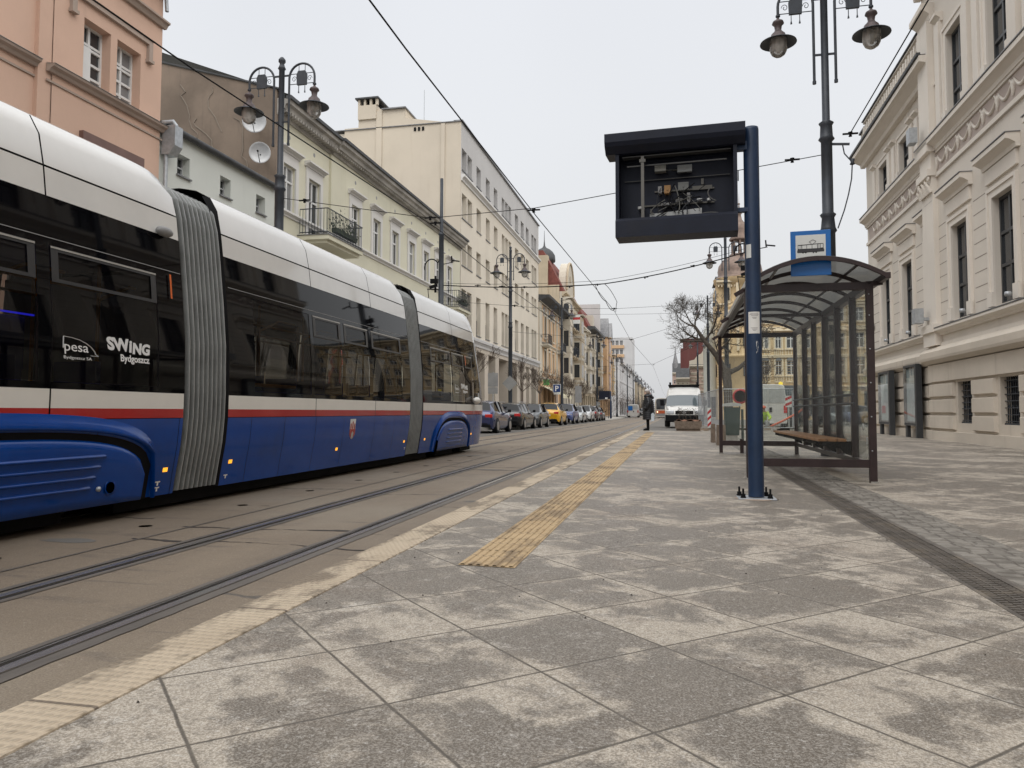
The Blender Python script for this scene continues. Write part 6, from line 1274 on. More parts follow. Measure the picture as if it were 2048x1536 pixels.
# ---------------------------------------------------------------- vans
def van(label, loc, rz, back=False, H=2.5, tint=(.62, .61, .585)):
    V = root('van', label, 'van', loc, rz); P_ = plain('white_van_paint', tint, .3, 0, .05, 1.5, dirt=(.3, .28, .25, .25)); W_ = .98
    st_ = [(2.55, .78, .45, .62, .62, .70), (2.48, .93, .33, .95, .95, .78), (2.1, .97, .3, 1.18, 1.2, .86), (1.72, W_, .3, 1.28, 1.30, .88), (1.15, W_, .3, 1.3, 1.98, .84), (.75, W_, .3, 1.3, H-.03, .80), (-2.45, W_, .3, 1.3, H, .82), (-2.55, .95, .32, 1.3, H-.03, .80)]
    rows = []
    for y, w, zs, zb, zr, wr in st_:
        h = zr-zb; r = [(w*.95, y, zs), (w, y, zs+.12), (w, y, zb-.05), (w*.99, y, zb), (w*.99-(w*.99-wr)*(.25 if h > .3 else 1), y, zb+h*.35), (wr*1.03, y, zr-.09 if h > .3 else zr), (wr*.9, y, zr-.01), (wr*.4, y, zr+.02), (0, y, zr+.02)]
        rows.append(r+[(-a, b, c) for a, b, c in r[-2::-1]])
    b = MB(); g = MB(); n_ = len(rows[0])
    for i in range(len(rows)-1):
        for k in range(n_-1):
            kk = min(k, n_-2-k); gl = (i == 3 and kk >= 5)
            (g if gl else b).face([rows[i][k], rows[i][k+1], rows[i+1][k+1], rows[i+1][k]], True)
    b.face(rows[0]); b.face(rows[-1]); bd = b.build('body', P_, V, weld=True); g.build('windscreen', M['van_glass'], V, weld=True)
    for s in (1, -1):
        m = MB(); m.box(s*.52, s*.90, 2.3, 2.54, .80, 1.02); m.build('headlight', M['headlight'], V, bevel=.03)
        m = MB(); m.box(s*1.02, s*1.22, 1.45, 1.55, 1.32, 1.68); m.bar((s*.95, 1.5, 1.4), (s*1.1, 1.5, 1.45), .04); m.build('wing_mirror', M['black'], V, bevel=.02)
        m = MB(); m.face([(s*(W_+.003), 1.45, 1.3), (s*(W_+.003), .5, 1.3), (s*(W_-.07), .5, 1.85), (s*(W_-.07), 1.2, 1.85)]); m.build('side_window', M['car_glass'], V, recalc=False)
        m = MB(); m.box(s*.80, s*.97, -2.6, -2.54, .9, 1.3); m.build('tail_light', M['tail'], V)
        for y in (1.65, -1.6):
            m = MB(); m.lathe([(.2, s*(W_+.01)), (.31, s*(W_+.012)), (.34, s*(W_-.05)), (.34, s*(W_-.25)), (.001, s*(W_-.25))], (y, .34), 22, ax='x'); wh = m.build('wheel', M['tyre'], V); m = MB(); m.lathe([(.001, s*(W_+.005)), (.2, s*(W_+.008))], (y, .34), 16, ax='x'); m.build('rim', M['steel'], wh)
    m = MB(); m.box(-.45, .45, 2.5, 2.56, .80, 1.0); m.prism([(2.45, .3), (2.62, .36), (2.62, .70), (2.5, .76), (2.4, .76)], -.95, .95, 'x'); m.build('bumper', M['black'], V, bevel=.02)
    m = MB(); m.lathe([(.001, 2.59), (.09, 2.585)], (0, .9), 16, ax='y'); m.build('badge', M['steel'], V)
    m = MB(); m.box(-.7, .7, 1.83, 1.86, 1.255, 1.29); m.build('wiper_panel', M['black'], V)
    if back:
        m = MB(); m.box(-.86, -.04, -2.575, -2.56, 1.45, 2.2); m.box(.04, .86, -2.575, -2.56, 1.45, 2.2); m.box(-.008, .008, -2.58, -2.56, .5, H-.1); m.build('rear_window_panel', plain('grey_film', (.40, .41, .40), .4), V)
        m = MB(); m.box(.05, .2, -2.6, -2.56, .95, 1.2); m.build('door_handle', M['black'], V)
    return V
V1 = van('white van facing the camera beside the flower planter', (.52, 48.6, -.10), pi); V1.scale = (1.17, 1, .98)
m = MB()
for s in (1, -1): m.box(s*.72-.02, s*.72+.02, -2.2, .9, 2.58, 2.63)
for y in (-2.1, -1.2, -.3, .6): m.box(-.78, .78, y-.03, y+.03, 2.55, 2.62)
m.box(-.8, .8, .82, .9, 2.55, 2.66); m.lathe([(.04, 2.63), (.06, 2.8), (.001, 2.82)], (.7, .7), 8); m.lathe([(.04, 2.63), (.06, 2.8), (.001, 2.82)], (-.7, .7), 8); m.build('roof_rack', M['black'], V1)
m = MB(); m.box(-.01, .01, .84, .86, 2.5, 2.58); m.build('aerial', M['black'], V1)
van('white works van seen from behind, fenced in on the square', (5.25, 45.8, -.13), radians(-6), True, 2.45)
V3 = van('small distant white van with a blue rear panel behind the person', (-7.4, 138, RZ), 0, True, 2.35)
m = MB(); m.box(-.85, -.05, -2.6, -2.585, 1.25, 2.05); m.build('blue_panel', M['sign_blue'], V3)
o = car('suv', 'distant black car beside the small white van', paint('far_car_paint', (.02, .02, .022)), (-6.2, 150, RZ)); o['group'] = 'distant traffic'
LT = root('works_lorry', 'dark works lorry cab with a yellow beacon behind the fence', 'lorry', (7.4, 50, -.13), .2)
m = MB(); m.box(-1.2, 1.2, -2.4, 2.5, .7, 1.1); m.box(-1.1, 1.1, -2.4, .2, 1.1, 2.0); m.build('chassis', M['dark_sheet'], LT); m = MB(); m.prism([(-1.1, 1.1), (1.1, 1.1), (1.0, 2.65), (-1.0, 2.65)], .3, 2.2, 'y'); m.build('cab', plain('grey_cab', (.10, .11, .12), .35), LT, bevel=.08)
m = MB(); m.box(-.85, .85, .27, .3, 1.75, 2.4); m.build('rear_window', M['van_glass'], LT); m = MB(); m.lathe([(.12, 2.65), (.13, 2.85), (.001, 2.92)], (-.5, 1.2), 12); m.build('beacon', emit('yellow_beacon', (1., .72, .03), 1.1), LT)
for y in (-1.6, 1.5):
    for s in (1, -1): m = MB(); m.lathe([(.25, s*1.15), (.45, s*1.12), (.48, s*.9), (.001, s*.85)], (y, .48), 18, ax='x'); m.build('wheel', M['tyre'], LT)
# ---------------------------------------------------------------- distant oncoming tram
DT = root('tram', 'distant cream and orange tram coming head-on between the person and the van', 'tram', (-2.25, 130, RZ))
m = MB(); sec = [(1.12, .28), (1.2, .6), (1.2, 1.4), (1.17, 2.6), (1.05, 3.15), (.6, 3.35), (0, 3.38)]
for y, q in ((-.25, .82), (0, .97), (.4, 1), (26, 1)): pass
rows = [[(x*q, y, z if z < 3 else .3+(z-.3)*(.985 if q < .9 else 1)) for x, z in sec]+[(-x*q, y, z if z < 3 else .3+(z-.3)*(.985 if q < .9 else 1)) for x, z in sec[-2::-1]] for y, q in ((-.3, .84), (-.1, .95), (.4, 1), (26, 1))]
m.grid(rows, True); m.face(rows[0]); m.build('body', plain('cream_tram_paint', (.55, .52, .46), .35), DT)
m = MB(); m.prism([(-.9, 1.45), (.9, 1.45), (.92, 3.0), (.8, 3.2), (-.8, 3.2), (-.92, 3.0)], -.33, -.29, 'y'); m.build('windscreen', M['win_dark'], DT)
m = MB(); m.prism([(-.95, .75), (.95, .75), (.98, 1.25), (-.98, 1.25)], -.34, -.28, 'y'); m.build('orange_front', plain('orange_tram_paint', (.50, .10, .03), .35), DT)
m = MB(); m.box(-.9, .9, -.36, -.28, .3, .72); m.build('bumper', M['inner_grey'], DT); m = MB(); m.box(-.3, .1, -.36, -.33, 2.75, 3.05); m.build('display', M['black'], DT)
text('2', .42, emit('amber_display', (1, .35, .04), 1.2), DT, (-.2, -.37, 2.72), (1, 0, 0), (0, 0, 1), 'route_number', bold=.02)
for s in (1, -1): m = MB(); m.lathe([(.001, -.37), (.11, -.36), (.12, -.33)], (s*.72, 1.0), 12, ax='y'); m.build('headlight', emit('lit_headlight', (1, .8, .5), 2.0), DT)
m = MB(); m.box(.95, 1.4, -.2, -.1, 2.0, 2.75); m.build('mirror', M['black'], DT)
# ================================================================== PERSON
def body(par, J, E, rad, mat, sub=2):
    me = bpy.data.meshes.new('body'); me.from_pydata(J, E, []); o = bpy.data.objects.new('body', me); SC.collection.objects.link(o); o.parent = par
    o.modifiers.new('skin', 'SKIN'); 
    if not me.skin_vertices: me.skin_vertices.new() if hasattr(me.skin_vertices, 'new') else None
    bpy.context.view_layer.objects.active = o
    sv = me.skin_vertices[0].data if me.skin_vertices else None
    if sv:
        for k, v in enumerate(sv): r = rad[k]; v.radius = r if isinstance(r, tuple) else (r, r); v.use_root = (k == 0)
    s_ = o.modifiers.new('sub', 'SUBSURF'); s_.levels = sub; s_.render_levels = sub
    me.materials.append(mat); 
    for p in me.polygons: p.use_smooth = True
    o.modifiers['skin'].use_smooth_shade = True
    return o
Pn = root('person', 'person in a long black quilted coat standing at the platform edge, seen side-on', 'person', (-1.17, 32.6, pz(-1.17)))
def ring(cx, cy, z, rx, ry, n_=24, tilt=0): return [(cx+rx*cos(2*pi*k/n_), cy+ry*sin(2*pi*k/n_), z+tilt*cos(2*pi*k/n_)) for k in range(n_)]
# legs, torso, neck and head in one surface; the figure faces -X with chin slightly raised
J = [(0, 0, .95), (0, .09, .88), (.01, .10, .50), (.02, .10, .10), (-.10, .10, .045), (0, -.09, .88), (.02, -.10, .50), (.03, -.10, .10), (-.09, -.10, .045), (.01, 0, 1.15), (.02, 0, 1.36), (.0, 0, 1.46), (-.02, 0, 1.53), (-.035, 0, 1.62), (-.03, 0, 1.69),
     (.02, .19, 1.38), (.05, .24, 1.12), (-.06, .22, .95), (.02, -.19, 1.38), (.05, -.24, 1.12), (-.06, -.22, .95), (-.125, 0, 1.585)]
Ed = [(0, 1), (1, 2), (2, 3), (3, 4), (0, 5), (5, 6), (6, 7), (7, 8), (0, 9), (9, 10), (10, 11), (11, 12), (12, 13), (13, 14), (10, 15), (15, 16), (16, 17), (10, 18), (18, 19), (19, 20), (13, 21)]
rd = [.14, .085, .06, .045, .04, .085, .06, .045, .04, .13, .12, .055, .075, .088, .06, .06, .045, .03, .06, .045, .03, .016]
body(Pn, J, Ed, rd, M['skin'])
m = MB(); rows = []; q = random.Random(4); z = .46
while z < 1.47:
    t = (z-.46)/1.0; rx = .205-.055*t+.02*sin(t*3) if t < .8 else .16-.35*(t-.8); ry = .25-.035*t if t < .82 else .222-.62*(t-.82)
    c = .03 if t < .8 else .03-.1*(t-.8); rows.append(ring(c+.02*(1-t), 0, z, rx, ry)); rows.append(ring(c+.02*(1-t), 0, z+.02, rx+.014, ry+.014)); rows.append(ring(c+.02*(1-t), 0, z+.065, rx+.018, ry+.018)); z += .085
m.grid(rows, True, True); m.face(rows[0]); m.face(rows[-1])
ct = m.build('long_coat', M['coat'], Pn); ct.scale = (1.18, 1.12, 1)
for s in (1, -1):
    m = MB(); pts, rr_ = [], []
    P3 = [Vector((.03, s*.19, 1.39)), Vector((.07, s*.27, 1.16)), Vector((-.02, s*.26, .96)), Vector((-.09, s*.21, .93))]
    for a, b in zip(P3, P3[1:]):
        for k in range(5): pts.append(a+(b-a)*k/5); rr_.append((.088 if k % 2 else .076)*(1-.12*len(pts)/16))
    pts.append(P3[-1]); rr_.append(.05); m.tube(pts, rr_, 12); m.build('sleeve', M['coat'], ct)
m = MB(); m.lathe([(.13, 1.38), (.16, 1.42), (.165, 1.47), (.14, 1.53), (.10, 1.555), (.095, 1.52)], (.035, 0), 18); m.tube([(.10, -.09, 1.44), (.17, 0, 1.40), (.10, .09, 1.44)], [.05, .075, .05], 10); m.build('hood', M['coat'], ct)
m = MB(); m.lathe([(.001, 1.755), (.05, 1.748), (.088, 1.72), (.103, 1.67), (.10, 1.61), (.085, 1.57), (.06, 1.55)], (.012, 0), 16); m.build('hair', plain('greyish_hair', (.30, .25, .22), .7), Pn)
m = MB(); m.lathe([(.001, 1.775), (.055, 1.768), (.096, 1.735), (.108, 1.70), (.105, 1.68)], (-.0, 0), 16); m.build('knit_cap', plain('pale_cap', (.55, .53, .53), .8), Pn)
m = MB()
for s in (1, -1): m.lathe([(.001, -.118), (.008, -.116), (.010, -.108)], (s*.034, 1.632), 8, ax='x')
m.box(-.121, -.112, -.02, .02, 1.566, 1.572); m.build('eyes_and_mouth', M['ink'], Pn)
for s in (1, -1):
    m = MB(); m.tube([(.015, s*.10, .50), (.02, s*.10, .30), (.025, s*.10, .10), (.025, s*.10, .03)], [.07, .062, .055, .05], 12); m.build('trouser_leg', M['black'], Pn)
    m = MB(); m.prism([(.07, 0), (-.17, 0), (-.185, .03), (-.13, .075), (-.04, .11), (.07, .13)], s*.10-.045, s*.10+.045, 'y'); m.build('boot', M['black'], Pn, bevel=.015)
Bg = root('shopping_bag', 'pale blue plastic bag held at the back of the person in black', 'bag', (-.96, 32.45, .42)); m = MB(); m.prism([(-.06, 0), (.08, 0), (.10, .28), (.03, .36), (-.04, .30)], -.12, .12, 'y'); m.build('sack', plain('pale_plastic_bag', (.50, .55, .60), .4), Bg, bevel=.02); m = MB(); m.tube([(.0, 0, .33), (.01, 0, .46), (-.06, .02, .52)], .008, 6); m.build('handle', M['pale_grey'], Bg)
# worker in a hi-vis jacket, bending down behind the blue post
Wk = root('person', 'worker in yellow hi-vis jacket crouching by the orange pipe behind the blue post', 'person', (4.25, 39.2, -.13))
J = [(0, 0, .45), (.12, -.12, .42), (.18, -.38, .42), (.14, -.30, .08), (.14, -.42, .04), (-.12, -.12, .42), (-.2, -.32, .30), (-.16, -.12, .06), (-.16, -.24, .04), (0, -.10, .70), (0, -.25, .92), (0, -.33, 1.0), (0, -.38, 1.06), (0, -.42, 1.14), (.2, -.27, .9), (.30, -.42, .68), (.22, -.62, .55), (-.2, -.27, .9), (-.30, -.40, .66), (-.18, -.62, .5)]
Ed = [(0, 1), (1, 2), (2, 3), (3, 4), (0, 5), (5, 6), (6, 7), (7, 8), (0, 9), (9, 10), (10, 11), (11, 12), (12, 13), (10, 14), (14, 15), (15, 16), (10, 17), (17, 18), (18, 19)]
body(Wk, J, Ed, [.15, .10, .08, .05, .04, .10, .08, .05, .04, .15, .14, .06, .09, .085, .07, .055, .035, .07, .055, .035], plain('worker_skin', (.4, .26, .2), .6))
m = MB(); pts = [Vector(p) for p in ((0, .03, .42), (0, -.04, .58), (0, -.12, .74), (0, -.24, .92), (0, -.30, 1.0))]; m.tube(pts, [.18, .19, .195, .19, .10], 16); jk = m.build('hi_vis_jacket', M['hivis'], Wk)
for s in (1, -1): m = MB(); m.tube([(s*.16, -.26, .92), (s*.31, -.41, .68), (s*.22, -.58, .56)], [.09, .075, .06], 12); m.build('sleeve', M['hivis'], jk)
m = MB(); [m.lathe([(.197, z), (.2, z+.02), (.197, z+.05)], (0, y), 18) for z, y in ((.60, -.06), (.74, -.12))]; m.build('reflective_band', M['pale_grey'], jk)
for s, kn, ft in ((1, (.18, -.38, .42), (.14, -.30, .08)), (-1, (-.2, -.32, .30), (-.16, -.12, .06))): m = MB(); m.tube([(s*.1, -.03, .43), kn, ft], [.13, .105, .075], 12); m.build('trouser_leg', M['inner_grey'], Wk)
m = MB(); m.lathe([(.11, 1.13), (.115, 1.17), (.09, 1.24), (.001, 1.27)], (0, -.42), 14); m.build('helmet', M['orange_pl'], Wk)
# ================================================================== PLATFORM AND WORKS CLUTTER
Pl = root('planter', 'low aggregate concrete planter with bare shrubs in front of the white van', 'planter', (.53, 33.3, pz(.5)))
m = MB(); m.prism([(-.50, 0), (.50, 0), (.50, .10), (-.50, .10)], -.35, .35, 'y'); m.build('foot', M['planter'], Pl); m = MB(); m.prism([(-.54, .10), (.54, .10), (.58, .42), (-.58, .42)], -.4, .4, 'y'); m.build('trough', M['planter'], Pl, bevel=.02)
m = MB(); m.grid([[(-.52+1.04*a/8, -.34+.68*b/6, .42+.06*sin(a*1.7)*cos(b*1.3)+.03) for a in range(9)] for b in range(7)]); m.build('soil', plain('dry_soil', (.20, .10, .06), .95, 0, .4, 12, bump=.6), Pl)
q = random.Random(9); m = MB()
for k in range(15):
    x, y = q.uniform(-.42, .42), q.uniform(-.2, .2); P0 = Vector((x, y, .42)); d = Vector((q.uniform(-.3, .3), q.uniform(-.2, .2), 1)); pts = [P0]
    for j in range(5): d += Vector((q.uniform(-.35, .35), q.uniform(-.2, .2), -.02)); pts.append(pts[-1]+d.normalized()*.10)
    m.tube(pts, [.009, .008, .007, .006, .005, .004], 4)
    for j in (2, 3, 4, 5):
        for _ in range(2): e_ = Vector((q.uniform(-.12, .12), q.uniform(-.08, .08), q.uniform(.02, .1))); m.tube([pts[j], pts[j]+e_], .004, 3); p = pts[j]+e_; s = .018; m.face([p+Vector((s, 0, 0)), p+Vector((0, s, s)), p+Vector((-s, 0, s)), p+Vector((0, -s, 0))])
m.build('shrub', M['bark'], Pl)
for k, (x, y, w, lb) in enumerate(((.99, 21.0, .12, 'thin upright concrete slab, farther of the two left of the shelter'), (1.10, 19.35, .22, 'upright aggregate concrete block, nearer of the two left of the shelter'))):
    m = MB(); m.prism([(-w/2, 0), (w/2, 0), (w/2-.01, .5), (-w/2+.01, .5)], -.2, .2, 'y'); o = m.build('concrete_block', M['planter'], None, (x, y, pz(x)), bevel=.015); tag(o, lb, 'block', 'concrete blocks by the shelter')
Bn_ = root('litter_bin', 'dark green litter bin with a pale lid behind the far shelter pane', 'litter bin', (1.50, 21.2, pz(1.5)))
m = MB(); m.box(-.17, .13, -.18, .18, 0, .22); m.build('base', M['concrete'], Bn_); m = MB(); m.prism([(-.17, .2), (.17, .2), (.21, .95), (-.21, .95)], -.19, .19, 'y'); m.build('bin_body', M['bin_green'], Bn_, bevel=.02)
m = MB(); m.prism([(-.24, .98), (.24, .98), (.22, 1.05), (0, 1.08), (-.22, 1.05)], -.22, .22, 'y'); m.build('lid', plain('lid_grey', (.42, .43, .42), .5), Bn_); m = MB(); [m.box(x-.012, x+.012, -.16, -.13, .9, 1.0) for x in (-.19, .19)]; m.box(.24, .30, -.04, .04, 0, .9); m.build('bracket', M['bin_green'], Bn_)
def mesh_fence(a, b, label, H=1.95):
    a, b = Vector(a), Vector(b); L_ = (b-a).length; Fn = root('construction_fence', label, 'fence', tuple(a), atan2(b.y-a.y, b.x-a.x), 'site fence panels')
    m = MB(); m.tube([(.03, 0, .05), (.03, 0, H-.08), (.1, 0, H), (L_-.1, 0, H), (L_-.03, 0, H-.08), (L_-.03, 0, .05)], .02, 6); m.tube([(.03, 0, .18), (L_-.03, 0, .18)], .016, 6); m.build('frame', M['galv'], Fn)
    m = MB(); x = .1
    while x < L_-.05: m.bar((x, 0, .18), (x, 0, H), .006); x += .1
    z = .3
    while z < H: m.bar((.03, 0, z), (L_-.03, 0, z), .006); z += .22
    m.build('wire_mesh', M['galv'], Fn); m = MB(); m.box(-.12, .12, -.3, .3, 0, .13); m.box(L_-.1, L_+.1, -.3, .3, 0, .13); m.build('foot_block', M['concrete'], Fn); return Fn
mesh_fence((2.1, 36, -.08), (3.75, 36, -.08), 'site fence panel facing the camera, left half seen through the shelter')
mesh_fence((3.8, 36, -.08), (5.35, 36.1, -.08), 'site fence panel facing the camera, ending beside the shelter corner post')
mesh_fence((1.35, 46, -.10), (1.65, 41, -.08), 'site fence panel beside the white van, running away from the camera'); mesh_fence((1.66, 40.9, -.08), (2.0, 36.1, -.08), 'nearer receding site fence panel at the corner left of the shelter')
mesh_fence((5.4, 36.2, -.08), (5.9, 41, -.08), 'site fence panel turning away behind the shelter corner')
Sg2 = root('prohibition_sign', 'round red-ringed no pedestrians sign hung on the site fence', 'sign', (2.92, 35.9, 1.53))
m = MB(); m.lathe([(.001, -.01), (.35, -.01), (.35, .01), (.001, .01)], (0, 0), 36, ax='y'); m.build('plate', M['sign_white'], Sg2); m = MB(); m.lathe([(.265, -.018), (.35, -.018), (.35, -.011), (.265, -.011), (.265, -.018)], (0, 0), 36, ax='y'); m.build('red_ring', M['red_pl'], Sg2)
m = MB(); y0, y1 = -.016, -.012; m.lathe([(.001, y0), (.033, y0)], (0, .175), 14, ax='y'); m.prism([(-.075, .13), (.075, .13), (.08, .02), (.055, .02), (.05, -.04), (.045, -.22), (.004, -.22), (0, -.06), (-.004, -.22), (-.045, -.22), (-.05, -.04), (-.055, .02), (-.08, .02)], y0, y1, 'y'); m.build('pedestrian_pictogram', M['ink'], Sg2)
def board(label, loc, rz=0, H=1.1, w=.25, zb=.12):
    b = root('barrier_board', label, 'barrier', loc, rz, 'red and white barrier boards'); m = MB(); m.box(-w/2, w/2, -.015, .015, zb, H); m.box(-.02, .02, .015, .05, .05, H); m.build('plate', M['sign_white'], b)
    m = MB(); z = zb+.03
    while z < H-.2: m.prism([(-w/2, z), (w/2, z+.16), (w/2, z+.30), (-w/2, z+.14)], -.018, -.016, 'y'); z += .30
    m.build('red_stripe', M['red_pl'], b); m = MB(); m.box(-.3, .3, -.12, .12, 0, .1); m.build('foot', M['rubber'], b)
board('red and white striped board leaning by the fence, right of the white van', (1.62, 38, -.08), 0, 1.1, .17); board('red and white board on a leg inside the fence, right of the works van', (5.78, 41.3, -.13), 0, 1.8, .34, 1.2)
m = MB(); m.tube([(4.55, 38.6, .12), (5.1, 38.8, .36), (5.9, 39.1, .78), (6.1, 39.2, .95)], .05, 10); tag(m.build('orange_pipe', M['orange_pl']), 'bent orange plastic pipe leaning beside the crouching worker', 'pipe')
m = MB(); q = random.Random(8)
for k in range(26): x, y = 1.3+q.uniform(-.5, .7), 36.2+q.uniform(-.8, 2.5); s = q.uniform(.08, .2); m.box(x, x+s*1.4, y, y+s, -.1, -.1+s*q.uniform(.3, 1))
tag(m.build('rubble', plain('rubble_stone', (.26, .2, .15), .95)), 'loose brick and paving rubble by the fence foot', 'rubble', None, 'stuff')
m = MB(); m.grid([[(2.2+a*.55, 37+b*.8, -.12+.28*max(0, sin(a*.9+b)*cos(b*.8+.5*a))) for a in range(12)] for b in range(8)]); tag(m.build('dug_earth', plain('dug_earth', (.15, .115, .085), .95, 0, .3, 6, bump=.5)), 'heaps of dug earth inside the fenced works', 'earth', None, 'stuff')
# ---------------------------------------------------------------- roadside signs on the left
def post(par, H, r=.03): m = MB(); m.tube([(0, 0, 0), (0, 0, H)], r, 8); m.build('post', M['galv'], par)
s1 = root('parking_sign', 'blue parking sign with a white letter P and a plate below, above the yellow car', 'sign', (-9.6, 61.7, -.05)); post(s1, 3.1)
m = MB(); m.box(-.33, .33, -.06, -.04, 2.45, 3.15); m.build('border_plate', M['sign_white'], s1); m = MB(); m.box(-.29, .29, -.07, -.061, 2.49, 3.11); m.build('blue_field', plain('sign_navy_film', (.01, .04, .16), .4), s1); m = MB(); m.box(-.25, .25, -.06, -.04, 2.3, 2.42); m.build('sub_plate', M['sign_white'], s1)
text('P', .62, M['white_text'], s1, (-.17, -.075, 2.58), (1, 0, 0), (0, 0, 1), 'letter', bold=.012)
s2 = root('sign_back', 'grey back of two stacked sign plates just right of the tram end', 'sign', (-9.62, 39.4, -.05)); post(s2, 3.0)
m = MB(); m.box(-.28, .28, -.04, -.02, 2.2, 2.95); m.build('plate', M['inner_grey'], s2); m = MB(); m.box(-.27, .27, -.04, -.02, 1.82, 2.17); m.build('lower_plate', M['inner_grey'], s2)
s3 = root('diamond_sign', 'grey back of a diamond sign fixed to the lamp by the cream block', 'sign', (-10.23, 46.35, 2.6)); m = MB(); m.prism([(-.48, 0), (0, -.5), (.48, 0), (0, .5)], -.02, .0, 'y'); m.build('plate', M['inner_grey'], s3)
s4 = root('sign_back', 'tall grey sign back standing behind the blue and silver cars', 'sign', (-9.7, 76.6, -.05)); post(s4, 3.7); m = MB(); m.box(-.34, .34, -.04, -.02, 1.8, 3.5); m.build('plate', M['inner_grey'], s4)
# far left tram stop
S2 = root('tram_shelter', 'small far tram shelter with a dark navy display box on the left island', 'shelter', (-9.2, 98, -.04), 0)
m = MB(); [m.box(x-.04, x+.04, y-.04, y+.04, 0, 2.3) for x in (-.9, .7) for y in (0, 2.5, 5)]; m.build('post', M['shelter_brown'], S2); m = MB(); m.grid([[(x, y, 2.35+.2*(1-(x+.1)**2/1.1)) for y in (-.3, 5.3)] for x in (-1.1, -.6, -.1, .4, .9)]); m.build('roof', M['shelter_brown'], S2)
m = MB(); m.box(-.88, -.86, 0, 5, .3, 2.2); m.build('glass_panel', M['scratched'], S2)
D2 = root('display_post', 'distant navy display cabinet standing over the far left shelter', 'display post', (-8.1, 97, -.04)); m = MB(); m.lathe([(.08, 0), (.08, 3.5), (.001, 3.52)], seg=12); m.build('post', M['post_blue'], D2); m = MB(); m.box(-1.5, -.1, -.2, .2, 2.5, 3.55); m.build('cabinet', M['cab_blue'], D2, bevel=.02); m = MB(); m.box(-.7, -.4, -.23, -.2, 2.5, 2.7); m.build('label', M['sign_white'], D2)
# ================================================================== BARE TREES
def tree(name, label, loc, limbs, mat, seed, depth=5, spread=.7, l0=.9, group=None, nb=3, thin=.72, upw=.15, r0min=.006):
    Tt = root(name, label, 'tree', loc, 0, group); q = random.Random(seed); tr = MB(); cr_ = MB()
    def grow(p, d, r, L_, k):
        mb = cr_; pts, rr = [p], [r]; n_ = 3
        for j in range(n_):
            d = (d+Vector((q.gauss(0, .16), q.gauss(0, .16), q.gauss(0, .12)+upw*.35))).normalized(); pts.append(pts[-1]+d*L_/n_); rr.append(max(r0min*.7, r*(1-.38*(j+1)/n_)))
        mb.tube(pts, rr, 6 if k > 3 else (4 if k > 1 else 3), False)
        if k <= 0: return
        for j in range(nb+(1 if q.random() < .4 else 0)):
            t = pts[-1] if j == 0 else pts[q.randint(1, n_)]
            nd = (d+Vector((q.gauss(0, spread), q.gauss(0, spread), q.gauss(0, spread*.7)+upw))).normalized()
            grow(t, nd, max(r0min, rr[-1]*q.uniform(.6, .85)), L_*q.uniform(thin-.12, thin+.1), k-1)
    for pts, rr, tip in limbs:
        tr.tube(pts, rr, 10)
        for (i, dx, L_) in tip: grow(Vector(pts[i]), Vector(dx).normalized(), rr[i]*.62, L_, depth-1 if i != len(pts)-1 else depth)
    tr.build('trunk', mat, Tt); cr_.build('crown', M['twig'] if mat is M['twig'] else mat, Tt, recalc=False); return Tt
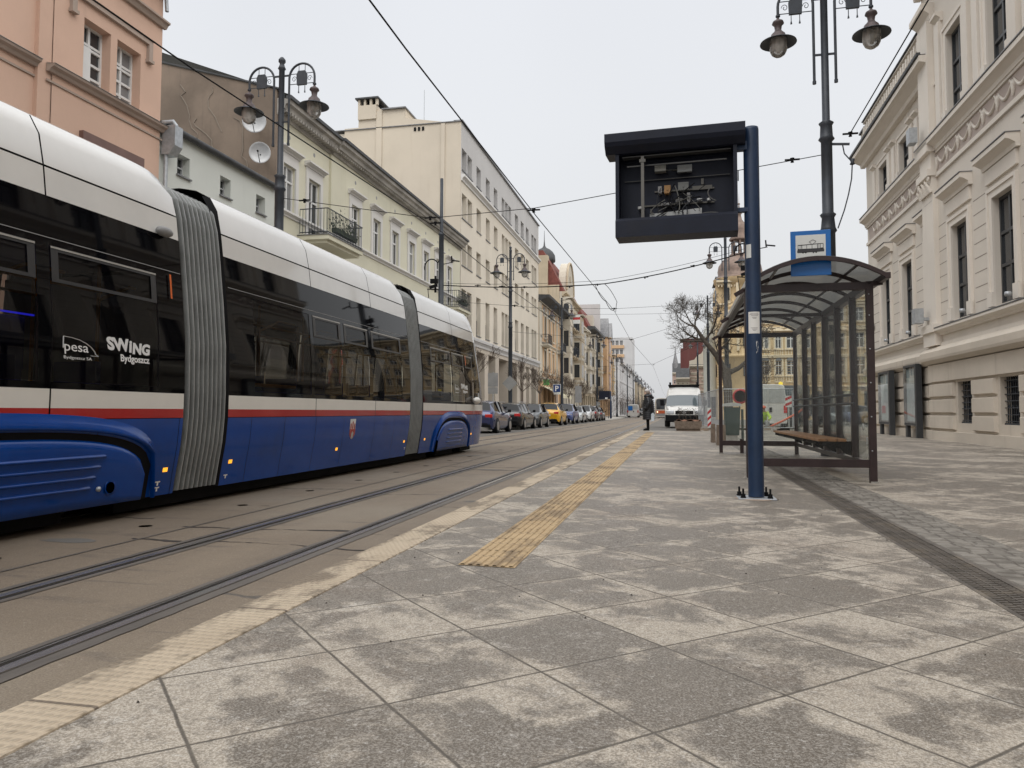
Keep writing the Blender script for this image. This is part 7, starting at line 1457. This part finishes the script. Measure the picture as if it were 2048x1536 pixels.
tree('bare_tree', 'big bare leaning tree behind the shelter, its crown spreading left over the white van', (2.85, 42.5, -.1),
     [([(0, 0, 0), (-.02, 0, 1.2), (-.05, 0, 2.4), (-.15, 0, 3.3)], [.30, .25, .24, .26], []),
      ([(-.1, 0, 3.0), (-.62, -.1, 4.0), (-1.25, -.2, 4.8), (-1.75, -.2, 5.6)], [.20, .15, .12, .08], [(2, (-1, 0, .35), 1.1), (2, (-1, .3, .1), 1.0), (3, (-.8, .1, .5), .9), (3, (.2, -.3, 1), .9), (3, (-1, -.2, .1), .9), (2, (.6, .3, .9), 1.0), (1, (.8, -.2, .9), .9)]),
      ([(-.1, 0, 3.0), (.55, 0, 3.3), (1.05, .1, 3.75), (1.3, .1, 4.6)], [.16, .12, .10, .07], [(3, (.3, .2, 1), .8), (2, (1, 0, .5), .8), (3, (-.4, .2, 1), .8)]),
      ([(-.1, 0, 3.0), (-.35, .2, 3.6), (-.5, .6, 4.2)], [.12, .10, .07], [(2, (-.3, .6, 1), .9)])], M['bark'], 21, 5, .62, 1.0, None, 3, .72, .10, .006)
TS = None
for k, (x, y, lb, sd, sc) in enumerate(((-11.2, 40.6, 'small bare street tree between the tram end and the first lamp of the cream block', 3, 1.0), (-11.3, 55.5, 'small bare street tree before the apricot house, left of the parking sign', 5, .95), (-11.2, 62.5, 'small bare street tree beside the parking sign', 8, 1.05), (-11.3, 71.5, 'small bare street tree right of the second cream block lamp', 9, 1.0), (-11.3, 81, 'small bare street tree before the ivory tenement', 12, 1.0), (-11.3, 93, 'small bare street tree near the far tram shelter', 13, 1.0), (-11.3, 112, 'bare street tree beyond the far tram shelter', 14, 1.0), (6.6, 60, 'thin bare tree on the square left of the yellow palace', 15, 1.1))):
    tree('street_tree', lb, (x, y, -.1), [([(0, 0, 0), (.02, 0, 1.2), (0, .03, 2.4)], [.075, .06, .055], [(2, (.4, .1, 1), .95*sc), (2, (-.4, .2, 1), .95*sc), (2, (.05, -.4, 1), .9*sc), (2, (.3, .5, .8), .85*sc), (2, (-.6, -.2, .7), .85*sc)])], M['twig'], sd, 4, .5, .9, 'bare street trees', 3, .74, .2, .008)
q = random.Random(31); m = MB()
for k in range(9000):
    y = q.uniform(125, 400); s_ = q.random() < .5; x = (-12.0 if s_ else 3.8)+q.gauss(0, .9); z = abs(q.gauss(2.8, 1.5)); d = Vector((q.gauss(0, .4), q.gauss(0, .4), q.gauss(.5, .4))); p = Vector((x, y, z)); w_ = .02+y*.00012; m.face([p, p+Vector((w_, 0, 0)), p+d*1.0+Vector((w_*.5, 0, 0))])
tag(m.build('far_trees', M['twig'], recalc=False), 'far-off mass of bare twiggy trees down both sides of the street', 'trees', None, 'stuff')
